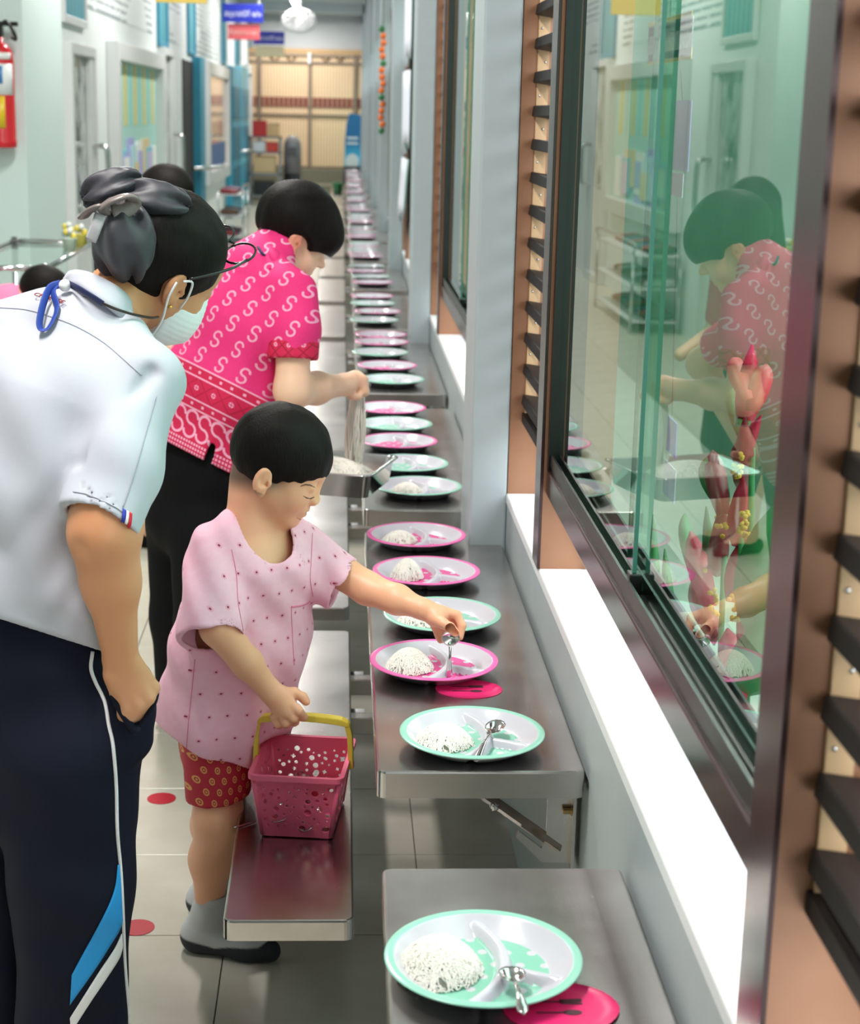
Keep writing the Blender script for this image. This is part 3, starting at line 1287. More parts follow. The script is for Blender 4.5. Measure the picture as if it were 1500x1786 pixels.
def head_sdf(P, c, Fm, s=1.0, adult=False, ear_r=True, ear_l=True):
    """head in its own frame: x forward, y left, z up, origin at the cranium's centre; s scales"""
    q = ((P - np.asarray(c, np.float32)) @ Fm.astype(np.float32)) / s
    E = lambda cc, r: sd_ell(q, cc, r)
    fl = 1.12 if adult else 1.0             # face length
    d = E((-0.008, 0, 0.018), (0.088, 0.073, 0.080))
    d = smin(d, E((0.034, 0, 0.014), (0.056, 0.060, 0.054)), 0.02)
    d = smin(d, E((0.030, 0, -0.036 * fl), (0.052, 0.055, 0.066 * fl)), 0.025)
    for sg in (1, -1):
        d = smin(d, E((0.046, 0.034 * sg, -0.046 * fl), (0.030, 0.026, 0.030)), 0.02)
    d = smin(d, E((0.058, 0, -0.090 * fl), (0.024, 0.026, 0.020)), 0.02)
    # jaw
    for sg in (1, -1):
        d = smin(d, sd_cone(q, (0.0, 0.052 * sg, -0.045 * fl), (0.05, 0.018 * sg, -0.088 * fl), 0.016, 0.014), 0.02)
    # eye hollows
    for sg in (1, -1):
        d = smax(d, -E((0.094, 0.031 * sg, -0.011), (0.017, 0.020, 0.012)), 0.014)
        d = smin(d, E((0.068, 0.030 * sg, -0.012), (0.0145, 0.0165, 0.013)), 0.004)
    # nose
    nl = -0.007 if not adult else 0.003
    d = smin(d, sd_cone(q, (0.076, 0, -0.006), (0.094 + nl, 0, -0.035 * fl), 0.0072, 0.0095), 0.014)
    d = smin(d, E((0.097 + nl, 0, -0.038 * fl), (0.0100, 0.0120, 0.0095)), 0.007)
    for sg in (1, -1):
        d = smin(d, E((0.088, 0.011 * sg, -0.041 * fl), (0.009, 0.0065, 0.007)), 0.006)
    # mouth
    d = smin(d, E((0.073, 0, -0.064 * fl), (0.015, 0.026, 0.015)), 0.012)
    d = smin(d, E((0.0815, 0, -0.0605 * fl), (0.0075, 0.020, 0.0055)), 0.004)
    d = smin(d, E((0.0795, 0, -0.0715 * fl), (0.0075, 0.016, 0.006)), 0.004)
    d = smax(d, -E((0.091, 0, -0.0658 * fl), (0.010, 0.026, 0.0018)), 0.003)
    # ears
    for sg, on in ((-1, ear_r), (1, ear_l)):
        if not on:
            continue
        ez = -0.030 if not adult else -0.020
        e = E((-0.014, 0.077 * sg, ez), (0.0165, 0.0080, 0.0265))
        e = smax(e, -E((-0.0105, 0.0865 * sg, ez + 0.004), (0.0105, 0.0085, 0.0175)), 0.004)
        e = smin(e, E((-0.008, 0.0755 * sg, ez - 0.0225), (0.009, 0.0055, 0.0095)), 0.006)
        e = smin(e, E((-0.0105, 0.079 * sg, ez + 0.004), (0.0045, 0.003, 0.013)), 0.003)
        e = smin(e, E((0.0005, 0.078 * sg, ez - 0.001), (0.0042, 0.0045, 0.0065)), 0.003)
        e = smax(e, -E((-0.0045, 0.083 * sg, ez - 0.003), (0.0042, 0.009, 0.0055)), 0.002)
        d = smin(d, e, 0.005)
    return d * s


def finger(P, pts, r0, r1):
    n = len(pts)
    rs = [r0 + (r1 - r0) * i / (n - 1) for i in range(n)]
    return sd_chain(P, pts, rs, 0.004)


def tobj(o):
    me = o.data
    return BVHTree.FromPolygons([v.co.copy() for v in me.vertices], [p.vertices[:] for p in me.polygons])


def drape(bv, pts, off=0.0015):
    """points on a surface seen along the given picture directions, lifted off by off"""
    out = []
    for px, py in pts:
        d = Vector(ray(px, py)).normalized()
        h = bv.ray_cast(Vector((0, 0, CAM_Z)), d)
        if h[0] is not None:
            n = h[1] if h[1].dot(d) < 0 else -h[1]
            out.append(h[0] + n * off)
    return out


def ribbon_on(name, bv, pts, w, m, parent, off=0.0015, n=10, flat=0.35):
    P = drape(bv, [tuple(p) for p in catmull(pts, n)], off)
    if len(P) < 2:
        return None
    bm = bmesh.new()
    tube(bm, P, w, 6)
    return bm_obj(name, bm, m, parent, True)


def patch_on(name, bv, left, right, m, parent, off=0.0015, nu=6):
    """strip of cloth between two picture polylines, laid on the surface"""
    L, Rr = catmull(left, 8), catmull(right, 8)
    k = min(len(L), len(Rr))
    V, F = [], []
    rows = []
    for i in range(k):
        a = L[int(i * (len(L) - 1) / (k - 1))]
        b = Rr[int(i * (len(Rr) - 1) / (k - 1))]
        row = drape(bv, [tuple(a + (b - a) * j / nu) for j in range(nu + 1)], off)
        if len(row) == nu + 1:
            rows.append(row)
    for r_ in rows:
        V += [tuple(p) for p in r_]
    for i in range(len(rows) - 1):
        for j in range(nu):
            F.append([i * (nu + 1) + j, i * (nu + 1) + j + 1, (i + 1) * (nu + 1) + j + 1, (i + 1) * (nu + 1) + j])
    if not F:
        return None
    o = pydata(name, V, F, m, parent)
    so = o.modifiers.new('thickness', 'SOLIDIFY')
    so.thickness = 0.0012
    so.offset = 0
    return o
# ================================================================== BOY
def A(px, py, y):
    return np.array(aty(px, py, y))


def bounds(pts, pad):
    p = np.array(pts)
    return p.min(0) - pad, p.max(0) + pad


def mix3(a, b, t):
    return np.asarray(a)[None] * (1 - t[:, None]) + np.asarray(b)[None] * t[:, None]


def sstep(x, a, b):
    t = np.clip((x - a) / (b - a), 0, 1)
    return t * t * (3 - 2 * t)


M_HAIR = mat('black_hair', srgb(20, 16, 15), 0.55, 0.0, Specular_IOR_Level=0.12)
_hn = noise(M_HAIR, 1.0, 3, scaled(M_HAIR, 260, 260, 30))
bump(M_HAIR, _hn, 0.5, 0.003)
setcol(M_HAIR, mixc(M_HAIR, _hn, srgb(9, 7, 7), srgb(26, 20, 18)))
M_SKINB = skin_mat('skin_boy')


def settle(root):
    """parts were modelled in world space: give them the root's frame"""
    for ch in root.children:
        ch.location = ch.location - root.location
    return root


def build_boy():
    boy = tag(empty('person', (-0.24, 2.97, 0)), 'small boy in a pink eyelet shirt reaching a spoon to a plate', 'person')
    lat = np.array([0.77, 0.64, 0.0])
    hc = A(488, 806, 2.95)
    pit, yaw = math.radians(24), math.radians(-4)
    fwd = np.array([math.cos(pit) * math.cos(yaw), math.cos(pit) * math.sin(yaw), -math.sin(pit)])
    Fm = frame(fwd, (0, 0.03, 1))
    S_ = 0.955
    neckb = A(440, 915, 2.955)
    rS, rE, rW = A(362, 968, 2.89), A(380, 1095, 2.80), A(472, 1206, 2.825)
    lS, lE, lW = A(540, 962, 3.02), A(640, 1026, 2.965), A(737, 1062, 2.895)
    sp = [(A(440, 925, 2.955), 0.085, 0.05), (A(447, 985, 2.95), 0.112, 0.078), (A(412, 1130, 2.965), 0.115, 0.085), (A(388, 1250, 2.99), 0.11, 0.085)]

    def torso(P, off=0.0):
        return sd_loft(P, [(c, a - off, b - off) for c, a, b in sp], lat, 0.04)

    def neck(P):
        return sd_cone(P, hc + Fm @ np.array([-0.028, 0, -0.05]), neckb + np.array([0.0, 0, -0.02]), 0.045, 0.050)

    def fhead(P):
        d = head_sdf(P, hc, Fm, S_)
        d = smin(d, neck(P), 0.022)
        return smin(d, torso(P, 0.016), 0.03)

    lo, hi = bounds([hc], 0.125)
    lo[2] = 0.76
    lo[0] -= 0.03
    v1, q1 = surface(fhead, lo, hi, 0.0026)
    # ---- right hand round the basket handle
    def fr(P):
        d = sd_chain(P, [rS * 0.85 + rE * 0.15 + np.array([0.01, 0.01, 0]), rE, (rE * 0.45 + rW * 0.55), rW], [0.033, 0.031, 0.027, 0.0195], 0.012)
        d = smin(d, sd_cone(P, rW, A(492, 1226, 2.832), 0.019, 0.022), 0.012)
        pal = sd_cone(P, A(488, 1218, 2.832), A(497, 1238, 2.828), 0.021, 0.018)
        d = smin(d, pal, 0.012)
        d = smin(d, finger(P, [A(508, 1228, 2.823), A(521, 1240, 2.822), A(529, 1250, 2.836), A(522, 1250, 2.85)], 0.0090, 0.0074), 0.004)
        d = smin(d, finger(P, [A(500, 1240, 2.820), A(511, 1253, 2.822), A(514, 1259, 2.838), A(506, 1254, 2.852)], 0.0090, 0.0074), 0.004)
        d = smin(d, finger(P, [A(489, 1248, 2.822), A(498, 1261, 2.824), A(500, 1264, 2.84)], 0.0086, 0.0072), 0.004)
        d = smin(d, finger(P, [A(478, 1250, 2.826), A(484, 1263, 2.828), A(487, 1266, 2.842)], 0.0078, 0.0066), 0.004)
        d = smin(d, finger(P, [A(494, 1208, 2.84), A(513, 1208, 2.85), A(528, 1216, 2.852), A(534, 1224, 2.85)], 0.0105, 0.0078), 0.006)
        return d
    lo, hi = bounds([rS, rE, rW, A(540, 1270, 2.84), A(480, 1190, 2.87)], 0.045)
    v2, q2 = surface(fr, lo, hi, 0.0024)
    # ---- left hand with the spoon
    def fl_(P):
        d = sd_chain(P, [lS, lE, (lE * 0.45 + lW * 0.55), lW], [0.036, 0.030, 0.027, 0.0185], 0.012)
        d = smin(d, sd_cone(P, lW, A(764, 1072, 2.884), 0.0175, 0.0185), 0.012)
        d = smin(d, sd_cone(P, A(760, 1078, 2.88), A(773, 1074, 2.892), 0.017, 0.0145), 0.010)
        d = smin(d, finger(P, [A(774, 1066, 2.888), A(797, 1073, 2.884), A(806, 1091, 2.874), A(802, 1111, 2.866)], 0.0092, 0.0066), 0.004)
        d = smin(d, finger(P, [A(774, 1074, 2.900), A(795, 1083, 2.898), A(800, 1100, 2.888), A(796, 1115, 2.880)], 0.0088, 0.0064), 0.004)
        d = smin(d, finger(P, [A(765, 1086, 2.902), A(776, 1104, 2.902), A(778, 1117, 2.894)], 0.0082, 0.0064), 0.004)
        d = smin(d, finger(P, [A(757, 1090, 2.898), A(765, 1108, 2.898), A(768, 1117, 2.892)], 0.0076, 0.006), 0.004)
        d = smin(d, finger(P, [A(759, 1080, 2.870), A(772, 1087, 2.852), A(785, 1094, 2.840), A(794, 1103, 2.840)], 0.0108, 0.0076), 0.006)
        return d
    lo, hi = bounds([lS, lE, lW, A(806, 1120, 2.88)], 0.045)
    v3, q3 = surface(fl_, lo, hi, 0.0024)
    # ---- trunk and legs
    hip = A(388, 1300, 2.985)
    kn, an, hl = A(380, 1425, 2.925), A(364, 1572, 2.965), np.array([-0.262, 2.985, 0.032])
    an = np.array([an[0], 2.975, 0.085])
    kn2, an2 = np.array([-0.235, 3.05, 0.30]), np.array([-0.245, 3.12, 0.085])
    bl, toe = np.array([-0.165, 2.952, 0.024]), np.array([-0.125, 2.94, 0.019])
    off2 = an2 - an

    def foot(P, o=0.0, e=0.0):
        d = sd_chain(P, [an + o, hl + o, bl + o, toe + o], [0.029 + e, 0.030 + e, 0.027 + e, 0.018 + e], 0.02)
        return smax(d, 0.0015 - P[..., 2], 0.004)

    def fb(P):
        d = torso(P, 0.018)
        calf = kn * 0.55 + an * 0.45 + np.array([-0.006, 0.008, 0])
        d = smin(d, sd_chain(P, [hip + np.array([-0.004, -0.02, -0.01]), kn, calf, an], [0.046, 0.042, 0.0375, 0.026], 0.03), 0.02)
        calf2 = kn2 * 0.6 + an2 * 0.4 + np.array([-0.008, 0.012, 0])
        d = smin(d, sd_chain(P, [hip + np.array([0.02, 0.05, 0]), kn2, calf2, an2], [0.055, 0.043, 0.038, 0.026], 0.02), 0.01)
        d = smin(d, foot(P), 0.012)
        d = smin(d, foot(P, off2 * np.array([1, 1, 0])), 0.012)
        return d
    lo, hi = bounds([sp[0][0], sp[1][0], hl, toe, hip, an2 + np.array([0.15, 0, 0])], 0.14)
    lo[2] = -0.01
    hi[2] = sp[0][0][2] - 0.02
    v4, q4 = surface(fb, lo, hi, 0.0055)
    body = sd_obj('body', [(relax(v1, q1, 1), q1), (relax(v2, q2, 1), q2), (relax(v3, q3, 1), q3), (relax(v4, q4, 2), q4)], M_SKINB, boy)
    base, dark, lip, blush = srgb(238, 174, 140)[:3], srgb(40, 32, 28)[:3], srgb(205, 120, 108)[:3], srgb(226, 150, 122)[:3]
    hz = A(490, 829, 2.95)[2]

    def col(P):
        L = ((P - hc) @ Fm) / S_
        c = np.tile(np.asarray(base)[None], (len(P), 1))
        # clipped hair fading out below the bowl cut, behind the forehead
        fade = sstep(P[:, 2], hz - 0.034, hz + 0.004) * sstep(-L[:, 0], -0.045, 0.0) * (np.abs(L).max(1) < 0.12)
        ear = (np.abs(L[:, 1]) > 0.071) & (np.abs(L[:, 0] + 0.012) < 0.022) & (np.abs(L[:, 2] + 0.018) < 0.034)
        fade = np.where(ear, 0, fade) * 0.85
        c = c * (1 - fade[:, None]) + np.asarray(dark)[None] * fade[:, None]
        lp = np.exp(-((L[:, 0] - 0.088) / 0.012) ** 2 - ((L[:, 2] + 0.066) / 0.0085) ** 2 - (L[:, 1] / 0.018) ** 2) * 0.8
        c = c * (1 - lp[:, None]) + np.asarray(lip)[None] * lp[:, None]
        bl_ = np.exp(-((L[:, 0] - 0.062) / 0.03) ** 2 - ((L[:, 2] + 0.045) / 0.022) ** 2 - ((np.abs(L[:, 1]) - 0.045) / 0.025) ** 2) * 0.45
        c = c * (1 - bl_[:, None]) + np.asarray(blush)[None] * bl_[:, None]
        return c
    vcol(body, col)
    bv = tobj(body)

    # ---- hair: bowl cut
    def fhair(P):
        L = ((P - hc) @ Fm.astype(np.float32)) / S_
        d = sd_ell(L, (-0.006, 0, 0.022), (0.0985, 0.083, 0.091))
        d = d + 0.0012 * wobble(L * np.array([1, 1, 0.25], np.float32), 160, 2)
        cut = (hz + 0.0035 * np.sin(P[..., 0] * 210) * np.sin(P[..., 0] * 83 + 1) - 0.035 * np.clip(-(P[..., 0] - hc[0] + 0.055), 0, 1)) - P[..., 2]
        return smax(d * S_, cut, 0.006)
    organic('hair', fhair, hc - 0.115, hc + 0.125, 0.0026, M_HAIR, boy, 1)
    M_BROW = mat('brow', srgb(96, 66, 52), 0.7)
    tubeo('eyebrow', drape(bv, [(524, 848), (532, 845), (541, 846), (549, 850)], 0.0002), [0.0006, 0.0013, 0.0013, 0.0006], M_BROW, boy, 6)
    tubeo('eyelash', drape(bv, [(529, 865), (535, 868.5), (542, 869.5), (548, 867)], 0.0002), [0.0005, 0.0012, 0.0014, 0.0006], M_BROW, boy, 6)

    tubeo('mouth_line', drape(bv, [(518, 903), (524, 906), (531, 906), (537, 902)], 0.0001), [0.0005, 0.0012, 0.0012, 0.0006], mat('lip_line', srgb(176, 92, 82), 0.6), boy, 6)

    # ---- shirt
    M_EYE = mat('pink_eyelet_cloth', srgb(243, 160, 190), 0.8)
    (x, y, z), vec = coords(M_EYE)
    u = (x * 0.77 + y * 0.64) / 0.030
    v = z / 0.046
    u2 = u + v.floor().mod(2.0) * 0.5
    du, dv = (u2.fract() - 0.5) * 0.030, (v.fract() - 0.5) * 0.046
    r2 = (du * du + dv * dv).sqrt()
    _tc = M_EYE.node_tree.nodes.new('ShaderNodeTexCoord')
    _sp = M_EYE.node_tree.nodes.new('ShaderNodeSeparateXYZ')
    M_EYE.node_tree.links.new(_tc.outputs['Normal'], _sp.inputs[0])
    facing = (S(M_EYE.node_tree, _sp.outputs[0]) * 0.64 - S(M_EYE.node_tree, _sp.outputs[1]) * 0.77).abs().gt(0.42)
    hole = r2.lt(0.0019) * facing
    ringm = r2.lt(0.0048) * facing
    petal = ((du + dv) * 900.0).sin() * ((du - dv) * 900.0).sin()
    f1 = noise(M_EYE, 55, 3)
    c0 = mixc(M_EYE, f1, srgb(246, 172, 200), srgb(252, 200, 218))
    c1 = mixc(M_EYE, ringm * 0.5, c0, srgb(236, 140, 172))
    setcol(M_EYE, mixc(M_EYE, hole, c1, srgb(150, 40, 66)))
    weave = noise(M_EYE, 1400, 2)
    hgt = weave * 0.12 + f1 * 0.6 - hole * 0.8 + (ringm - hole).mx(0.0) * 0.35
    bump(M_EYE, hgt, 0.35, 0.0025)
    M_EYE.node_tree.nodes['Principled BSDF'].inputs['Sheen Weight'].default_value = 0.15
    shp = [(A(443, 935, 2.955), 0.098, 0.058), (A(446, 985, 2.95), 0.120, 0.084), (A(418, 1120, 2.965), 0.130, 0.102), (A(394, 1230, 2.99), 0.130, 0.106), (A(372, 1350, 3.01), 0.132, 0.110), (A(362, 1420, 3.02), 0.134, 0.112)]
    rSe, lSe = A(370, 1112, 2.797), A(601, 1019, 2.985)

    def sleeve(P, s_, e_, r1, r2):
        ax = (e_ - s_) / np.linalg.norm(e_ - s_)
        d = sd_cone(P, s_, e_ + 0.03 * ax, r1, r2)
        return smax(d, (P - e_) @ ax.astype(np.float32), 0.004)

    def shirt_solid(P):
        d = sd_loft(P, shp, lat, 0.05)
        d = smin(d, sleeve(P, rS + np.array([0.012, 0.01, 0.0]), rSe, 0.050, 0.060), 0.03)
        d = smin(d, sleeve(P, lS + np.array([-0.012, -0.012, 0.0]), lSe, 0.050, 0.057), 0.03)
        low = np.clip((0.80 - P[..., 2]) / 0.35, 0, 1)
        ang = (P[..., 0] * 0.77 + P[..., 1] * 0.64)
        d = d + 0.0062 * low * np.sin(ang * 62 + P[..., 2] * 9) + 0.0036 * wobble(P, 30, 1) + 0.0046 * np.sin((P[..., 2] * 62 + P[..., 0] * 95)) * (1 - low) * 0.6
        # the cloth gives way to the basket standing in front of it
        ca, sa = math.cos(math.radians(-7)), math.sin(math.radians(-7))
        qx, qy = P[..., 0] + 0.060, P[..., 1] - 2.880
        lx, ly = np.abs(qx * ca + qy * sa) - 0.094, np.abs(-qx * sa + qy * ca) - 0.112
        bz = P[..., 2] - (BZ + 0.136)
        bx = np.maximum(np.maximum(lx, ly), bz)
        return smax(d, -bx, 0.012)

    def fshirt(P):
        d0 = shirt_solid(P)
        d = np.maximum(d0, -(d0 + 0.0075))
        for s_, e_, r_ in ((rS, rSe, 0.052), (lS, lSe, 0.049)):
            ax = (e_ - s_) / np.linalg.norm(e_ - s_)
            cyl = np.maximum(sd_cone(P, e_ - 0.06 * ax, e_ + 0.06 * ax, r_, r_), np.abs((P - e_) @ ax.astype(np.float32)) - 0.014)
            d = smax(d, -cyl, 0.003)
        hem = (0.412 - 0.5 * (P[..., 0] + 0.165) + 0.12 * (P[..., 1] - 2.90) + 0.003 * np.sin(P[..., 0] * 60)) - P[..., 2]
        d = smax(d, hem, 0.004)
        Ff = frame((0.64, -0.77, -0.75), (0, 0, 1))
        nh = sd_ell(P, A(466, 922, 2.905), (0.066, 0.050, 0.075), Ff)
        nh2 = sd_cone(P, neckb + np.array([0, 0, -0.03]), neckb + np.array([0.03, 0, 0.12]), 0.050, 0.06)
        d = smax(d, -smin(nh, nh2, 0.02), 0.004)
        return d
    lo, hi = bounds([A(270, 1260, 2.95), A(640, 1000, 2.98), A(430, 1370, 2.86), A(440, 880, 2.95)], 0.06)
    lo[1] = 2.72
    hi[1] = 3.13
    sh = organic('shirt', fshirt, lo, hi, 0.0036, M_EYE, boy, 2)
    bs = tobj(sh)
    M_SEAM = mat('pink_seam', srgb(226, 128, 162), 0.8)
    ribbon_on('pocket_edge', bs, [(508, 1058), (520, 1057), (532, 1054), (541, 1048)], 0.0016, M_SEAM, boy, 0.0006)
    ribbon_on('pocket_edge', bs, [(508, 1058), (509, 1090), (511, 1130), (513, 1160)], 0.0007, M_SEAM, boy, 0.0003)
    ribbon_on('side_seam', bs, [(340, 1150), (334, 1210), (328, 1270), (324, 1328)], 0.0008, M_SEAM, boy, 0.0003)
    ribbon_on('armhole_seam', bs, [(404, 958), (412, 1000), (415, 1050), (424, 1100)], 0.0008, M_SEAM, boy, 0.0003)
    ribbon_on('armhole_seam', bs, [(545, 930), (543, 970), (541, 1010), (546, 1040)], 0.0008, M_SEAM, boy, 0.0003)

    # ---- shorts
    M_SHORT = mat('red_print_cloth', srgb(196, 44, 62), 0.75)
    (x, y, z), vec = coords(M_SHORT)
    u = (x * 0.9 + y * 0.5) / 0.021
    v = z / 0.020
    u2 = u + v.floor().mod(2.0) * 0.5
    du, dv = u2.fract() - 0.5, v.fract() - 0.5
    rr = (du * du * 2.4 + dv * dv).sqrt()
    ring = (rr - 0.27).abs().lt(0.07)
    dot = rr.lt(0.10)
    c0 = mixc(M_SHORT, ring.mx(dot), srgb(190, 38, 58), srgb(226, 160, 96))
    setcol(M_SHORT, c0)

    def fshort(P):
        d = sd_cone(P, A(382, 1300, 2.968), A(380, 1440, 2.925), 0.070, 0.056)
        d = smin(d, sd_cone(P, hip + np.array([0.02, 0.05, 0.02]), kn2, 0.064, 0.055), 0.02)
        d = smin(d, sd_ell(P, A(386, 1300, 3.015), (0.080, 0.064, 0.085)), 0.03)
        d = d + 0.0015 * wobble(P, 50, 4)
        d = np.maximum(d, -(d + 0.008))
        cut = (A(380, 1408, 2.89)[2] + 0.10 * (P[..., 0] + 0.235)) - P[..., 2]
        return smax(d, cut, 0.003)
    organic('shorts', fshort, A(250, 1450, 2.95) - np.array([0, 0.13, 0]), A(540, 1170, 2.95) + np.array([0, 0.2, 0.02]), 0.004, M_SHORT, boy, 1)

    # ---- socks
    M_SOCK = skin_mat('sock_knit', 0.85)

    def sock(o):
        def f(P):
            d = foot(P, o, 0.004)
            d = smin(d, sd_cone(P, an + o, kn * 0.22 + an * 0.78 + o + np.array([0.006, 0, 0.02]), 0.030, 0.031), 0.015)
            top = P[..., 2] - 0.128
            rib = 0.0008 * np.sin(P[..., 2] * 1100) * (P[..., 2] > 0.085)
            return smax(d + rib, top, 0.004)
        c0 = np.array([-0.19, 2.965, 0.06]) + o
        s_ = organic('sock', f, c0 - np.array([0.135, 0.10, 0.068]), c0 + np.array([0.12, 0.10, 0.085]), 0.003, M_SOCK, boy, 1)
        wc, bc = np.asarray(srgb(196, 196, 200)[:3]), np.asarray(srgb(46, 48, 56)[:3])

        def colr(P):
            lim = 0.024 + 0.012 * np.abs(np.sin((P[:, 0] - c0[0]) * 22 + 0.9)) + 0.012 * sstep(P[:, 0] - o[0], -0.15, -0.12)
            t = 1 - sstep(P[:, 2], lim - 0.002, lim + 0.002)
            return mix3(wc, bc, t)
        vcol(s_, colr)
    sock(np.zeros(3))
    sock(off2 * np.array([1, 1, 0]))
    return settle(boy)


BOY = build_boy()

# ================================================================== BASKET
def build_basket():
    M_BK = mat('pink_plastic', srgb(246, 102, 138), 0.35)
    M_BK.node_tree.nodes['Principled BSDF'].inputs['Subsurface Weight'].default_value = 0.1
    M_HD = mat('yellow_plastic', srgb(236, 206, 70), 0.35)
    ang = math.radians(-7)
    b = tag(empty('basket', (-0.060, 2.880, BZ + 0.001), ang), 'pink perforated plastic basket with yellow handle on the steel bench', 'basket')
    w0, w1 = 0.064, 0.079         # half width bottom / top
    l0, l1 = 0.084, 0.097         # half length (y)
    H = 0.118
    rr = random.Random(21)

    def wall(name, half_b, half_t, M_):
        """trapezoid panel with punched holes in local (u, v); M_ maps it into the basket"""
        cu = bpy.data.curves.new(name, 'CURVE')
        cu.dimensions = '2D'
        cu.fill_mode = 'BOTH'
        cu.extrude = 0.0013
        def spl(pts):
            s_ = cu.splines.new('POLY')
            s_.points.add(len(pts) - 1)
            for p, q in zip(s_.points, pts):
                p.co = (q[0], q[1], 0, 1)
            s_.use_cyclic_u = True
        spl([(-half_b, 0), (half_b, 0), (half_t, H), (-half_t, H)])
        placed = []
        tries = 0
        while tries < 1600 and len(placed) < 52:
            tries += 1
            r_ = rr.choice([0.0028, 0.0034, 0.0042, 0.0052, 0.0066, 0.0074])
            vv = rr.uniform(0.012, H - 0.020)
            hw = half_b + (half_t - half_b) * vv / H - 0.012
            uu = rr.uniform(-hw, hw)
            if any(math.hypot(uu - p[0], vv - p[1]) < r_ + p[2] + 0.0022 for p in placed):
                continue
            placed.append((uu, vv, r_))
            kind = rr.choice(['o', 'o', 'star', 'bean', 'flower'])
            n = 14 if kind != 'star' else 10
            a0 = rr.uniform(0, 6)
            pts = []
            for j in range(n):
                a = 2 * math.pi * j / n
                k = 1.0
                if kind == 'star':
                    k = 1.0 if j % 2 == 0 else 0.45
                elif kind == 'flower':
                    k = 0.75 + 0.25 * math.cos(4 * a)
                elif kind == 'bean':
                    k = 0.65 + 0.35 * abs(math.cos(a))
                pts.append((uu + r_ * k * math.cos(a + a0), vv + r_ * k * math.sin(a + a0)))
            spl(pts)
        to = bpy.data.objects.new(name, cu)
        C.objects.link(to)
        bpy.context.view_layer.update()
        me = bpy.data.meshes.new_from_object(to.evaluated_get(bpy.context.evaluated_depsgraph_get()))
        bpy.data.objects.remove(to)
        me.materials.clear()
        me.transform(M_)
        o = me_obj(name, me, M_BK, b)
        return o
    def M_wall(origin, uax, vax):
        u, v = Vector(uax).normalized(), Vector(vax).normalized()
        n = u.cross(v)
        m = Matrix((u, v, n)).transposed().to_4x4()
        m.translation = origin
        return m
    wall('end_wall', w0, w1, M_wall((0, -l0, 0.004), (1, 0, 0), (0, -(l1 - l0), H)))
    wall('end_wall', w0, w1, M_wall((0, l0, 0.004), (-1, 0, 0), (0, (l1 - l0), H)))
    wall('side_wall', l0, l1, M_wall((w0, 0, 0.004), (0, 1, 0), ((w1 - w0), 0, H)))
    wall('side_wall', l0, l1, M_wall((-w0, 0, 0.004), (0, -1, 0), (-(w1 - w0), 0, H)))
    bm = bmesh.new()
    prism(bm, rrect(-w0 - 0.001, w0 + 0.001, -l0 - 0.001, l0 + 0.001, 0.008), 'z', 0.0015, 0.0048)
    for sx in (-1, 1):
        for sy in (-1, 1):
            box(bm, sx * 0.05 - 0.008, sx * 0.05 + 0.008, sy * 0.075 - 0.008, sy * 0.075 + 0.008, 0.0, 0.0018)
    bm_obj('base', bm, M_BK, b)
    # rolled rim
    bm = bmesh.new()
    outer, inner = rrect(-w1 - 0.008, w1 + 0.008, -l1 - 0.008, l1 + 0.008, 0.016), rrect(-w1 + 0.0005, w1 - 0.0005, -l1 + 0.0005, l1 - 0.0005, 0.011)
    n = len(outer)
    rings = [[bm.verts.new((p[0], p[1], z)) for p in poly] for poly, z in ((inner, H + 0.001), (inner, H + 0.006), (outer, H + 0.0065), (outer, H - 0.003))]
    for i in range(4):
        for j in range(n):
            try:
                bm.faces.new((rings[i][j], rings[(i + 1) % 4][j], rings[(i + 1) % 4][(j + 1) % n], rings[i][(j + 1) % n]))
            except ValueError:
                pass
    bmesh.ops.recalc_face_normals(bm, faces=bm.faces)
    bm_obj('rim', bm, M_BK, b)
    # corner posts
    for sx in (-1, 1):
        for sy in (-1, 1):
            tubeo('corner_post', [(sx * (w0 - 0.002), sy * (l0 - 0.002), 0.004), (sx * (w1 - 0.002), sy * (l1 - 0.002), H)], 0.005, M_BK, b, 8)
    # handle: flat strap over the top
    hx = w1 + 0.009
    path = catmull([(-hx, 0.0, H - 0.012), (-hx + 0.001, 0, H + 0.03), (-hx + 0.004, 0.0, H + 0.062), (-hx + 0.016, 0, H + 0.077), (0, 0, H + 0.082),
                    (hx - 0.018, 0, H + 0.077), (hx - 0.005, 0, H + 0.062), (hx - 0.001, 0, H + 0.03), (hx, 0, H - 0.012)], 6)
    bm = bmesh.new()
    k = len(path)
    prof = []
    for i, p in enumerate(path):
        t = Vector(path[min(i + 1, k - 1)]) - Vector(path[max(i - 1, 0)])
        t.normalize()
        nrm = Vector((-t.z, 0, t.x))
        q = i / (k - 1)
        wd = 0.0105 if 0.3 < q < 0.7 else 0.0092
        th = 0.0045 if not 0.36 < q < 0.64 else 0.0058
        P0 = Vector(p)
        prof.append([bm.verts.new(P0 + Vector((0, a, 0)) + nrm * c_) for a, c_ in ((-wd, -th), (wd, -th), (wd, th), (-wd, th))])
    for i in range(k - 1):
        for j in range(4):
            bm.faces.new((prof[i][j], prof[i][(j + 1) % 4], prof[i + 1][(j + 1) % 4], prof[i + 1][j]))
    bm.faces.new(prof[0])
    bm.faces.new(prof[-1][::-1])
    bmesh.ops.recalc_face_normals(bm, faces=bm.faces)
    bmesh.ops.bevel(bm, geom=[e for e in bm.edges if len(e.link_faces) == 2 and e.calc_face_angle(0) > 0.9], offset=0.0012, segments=2, affect='EDGES')
    h = bm_obj('handle', bm, M_HD, b, False)
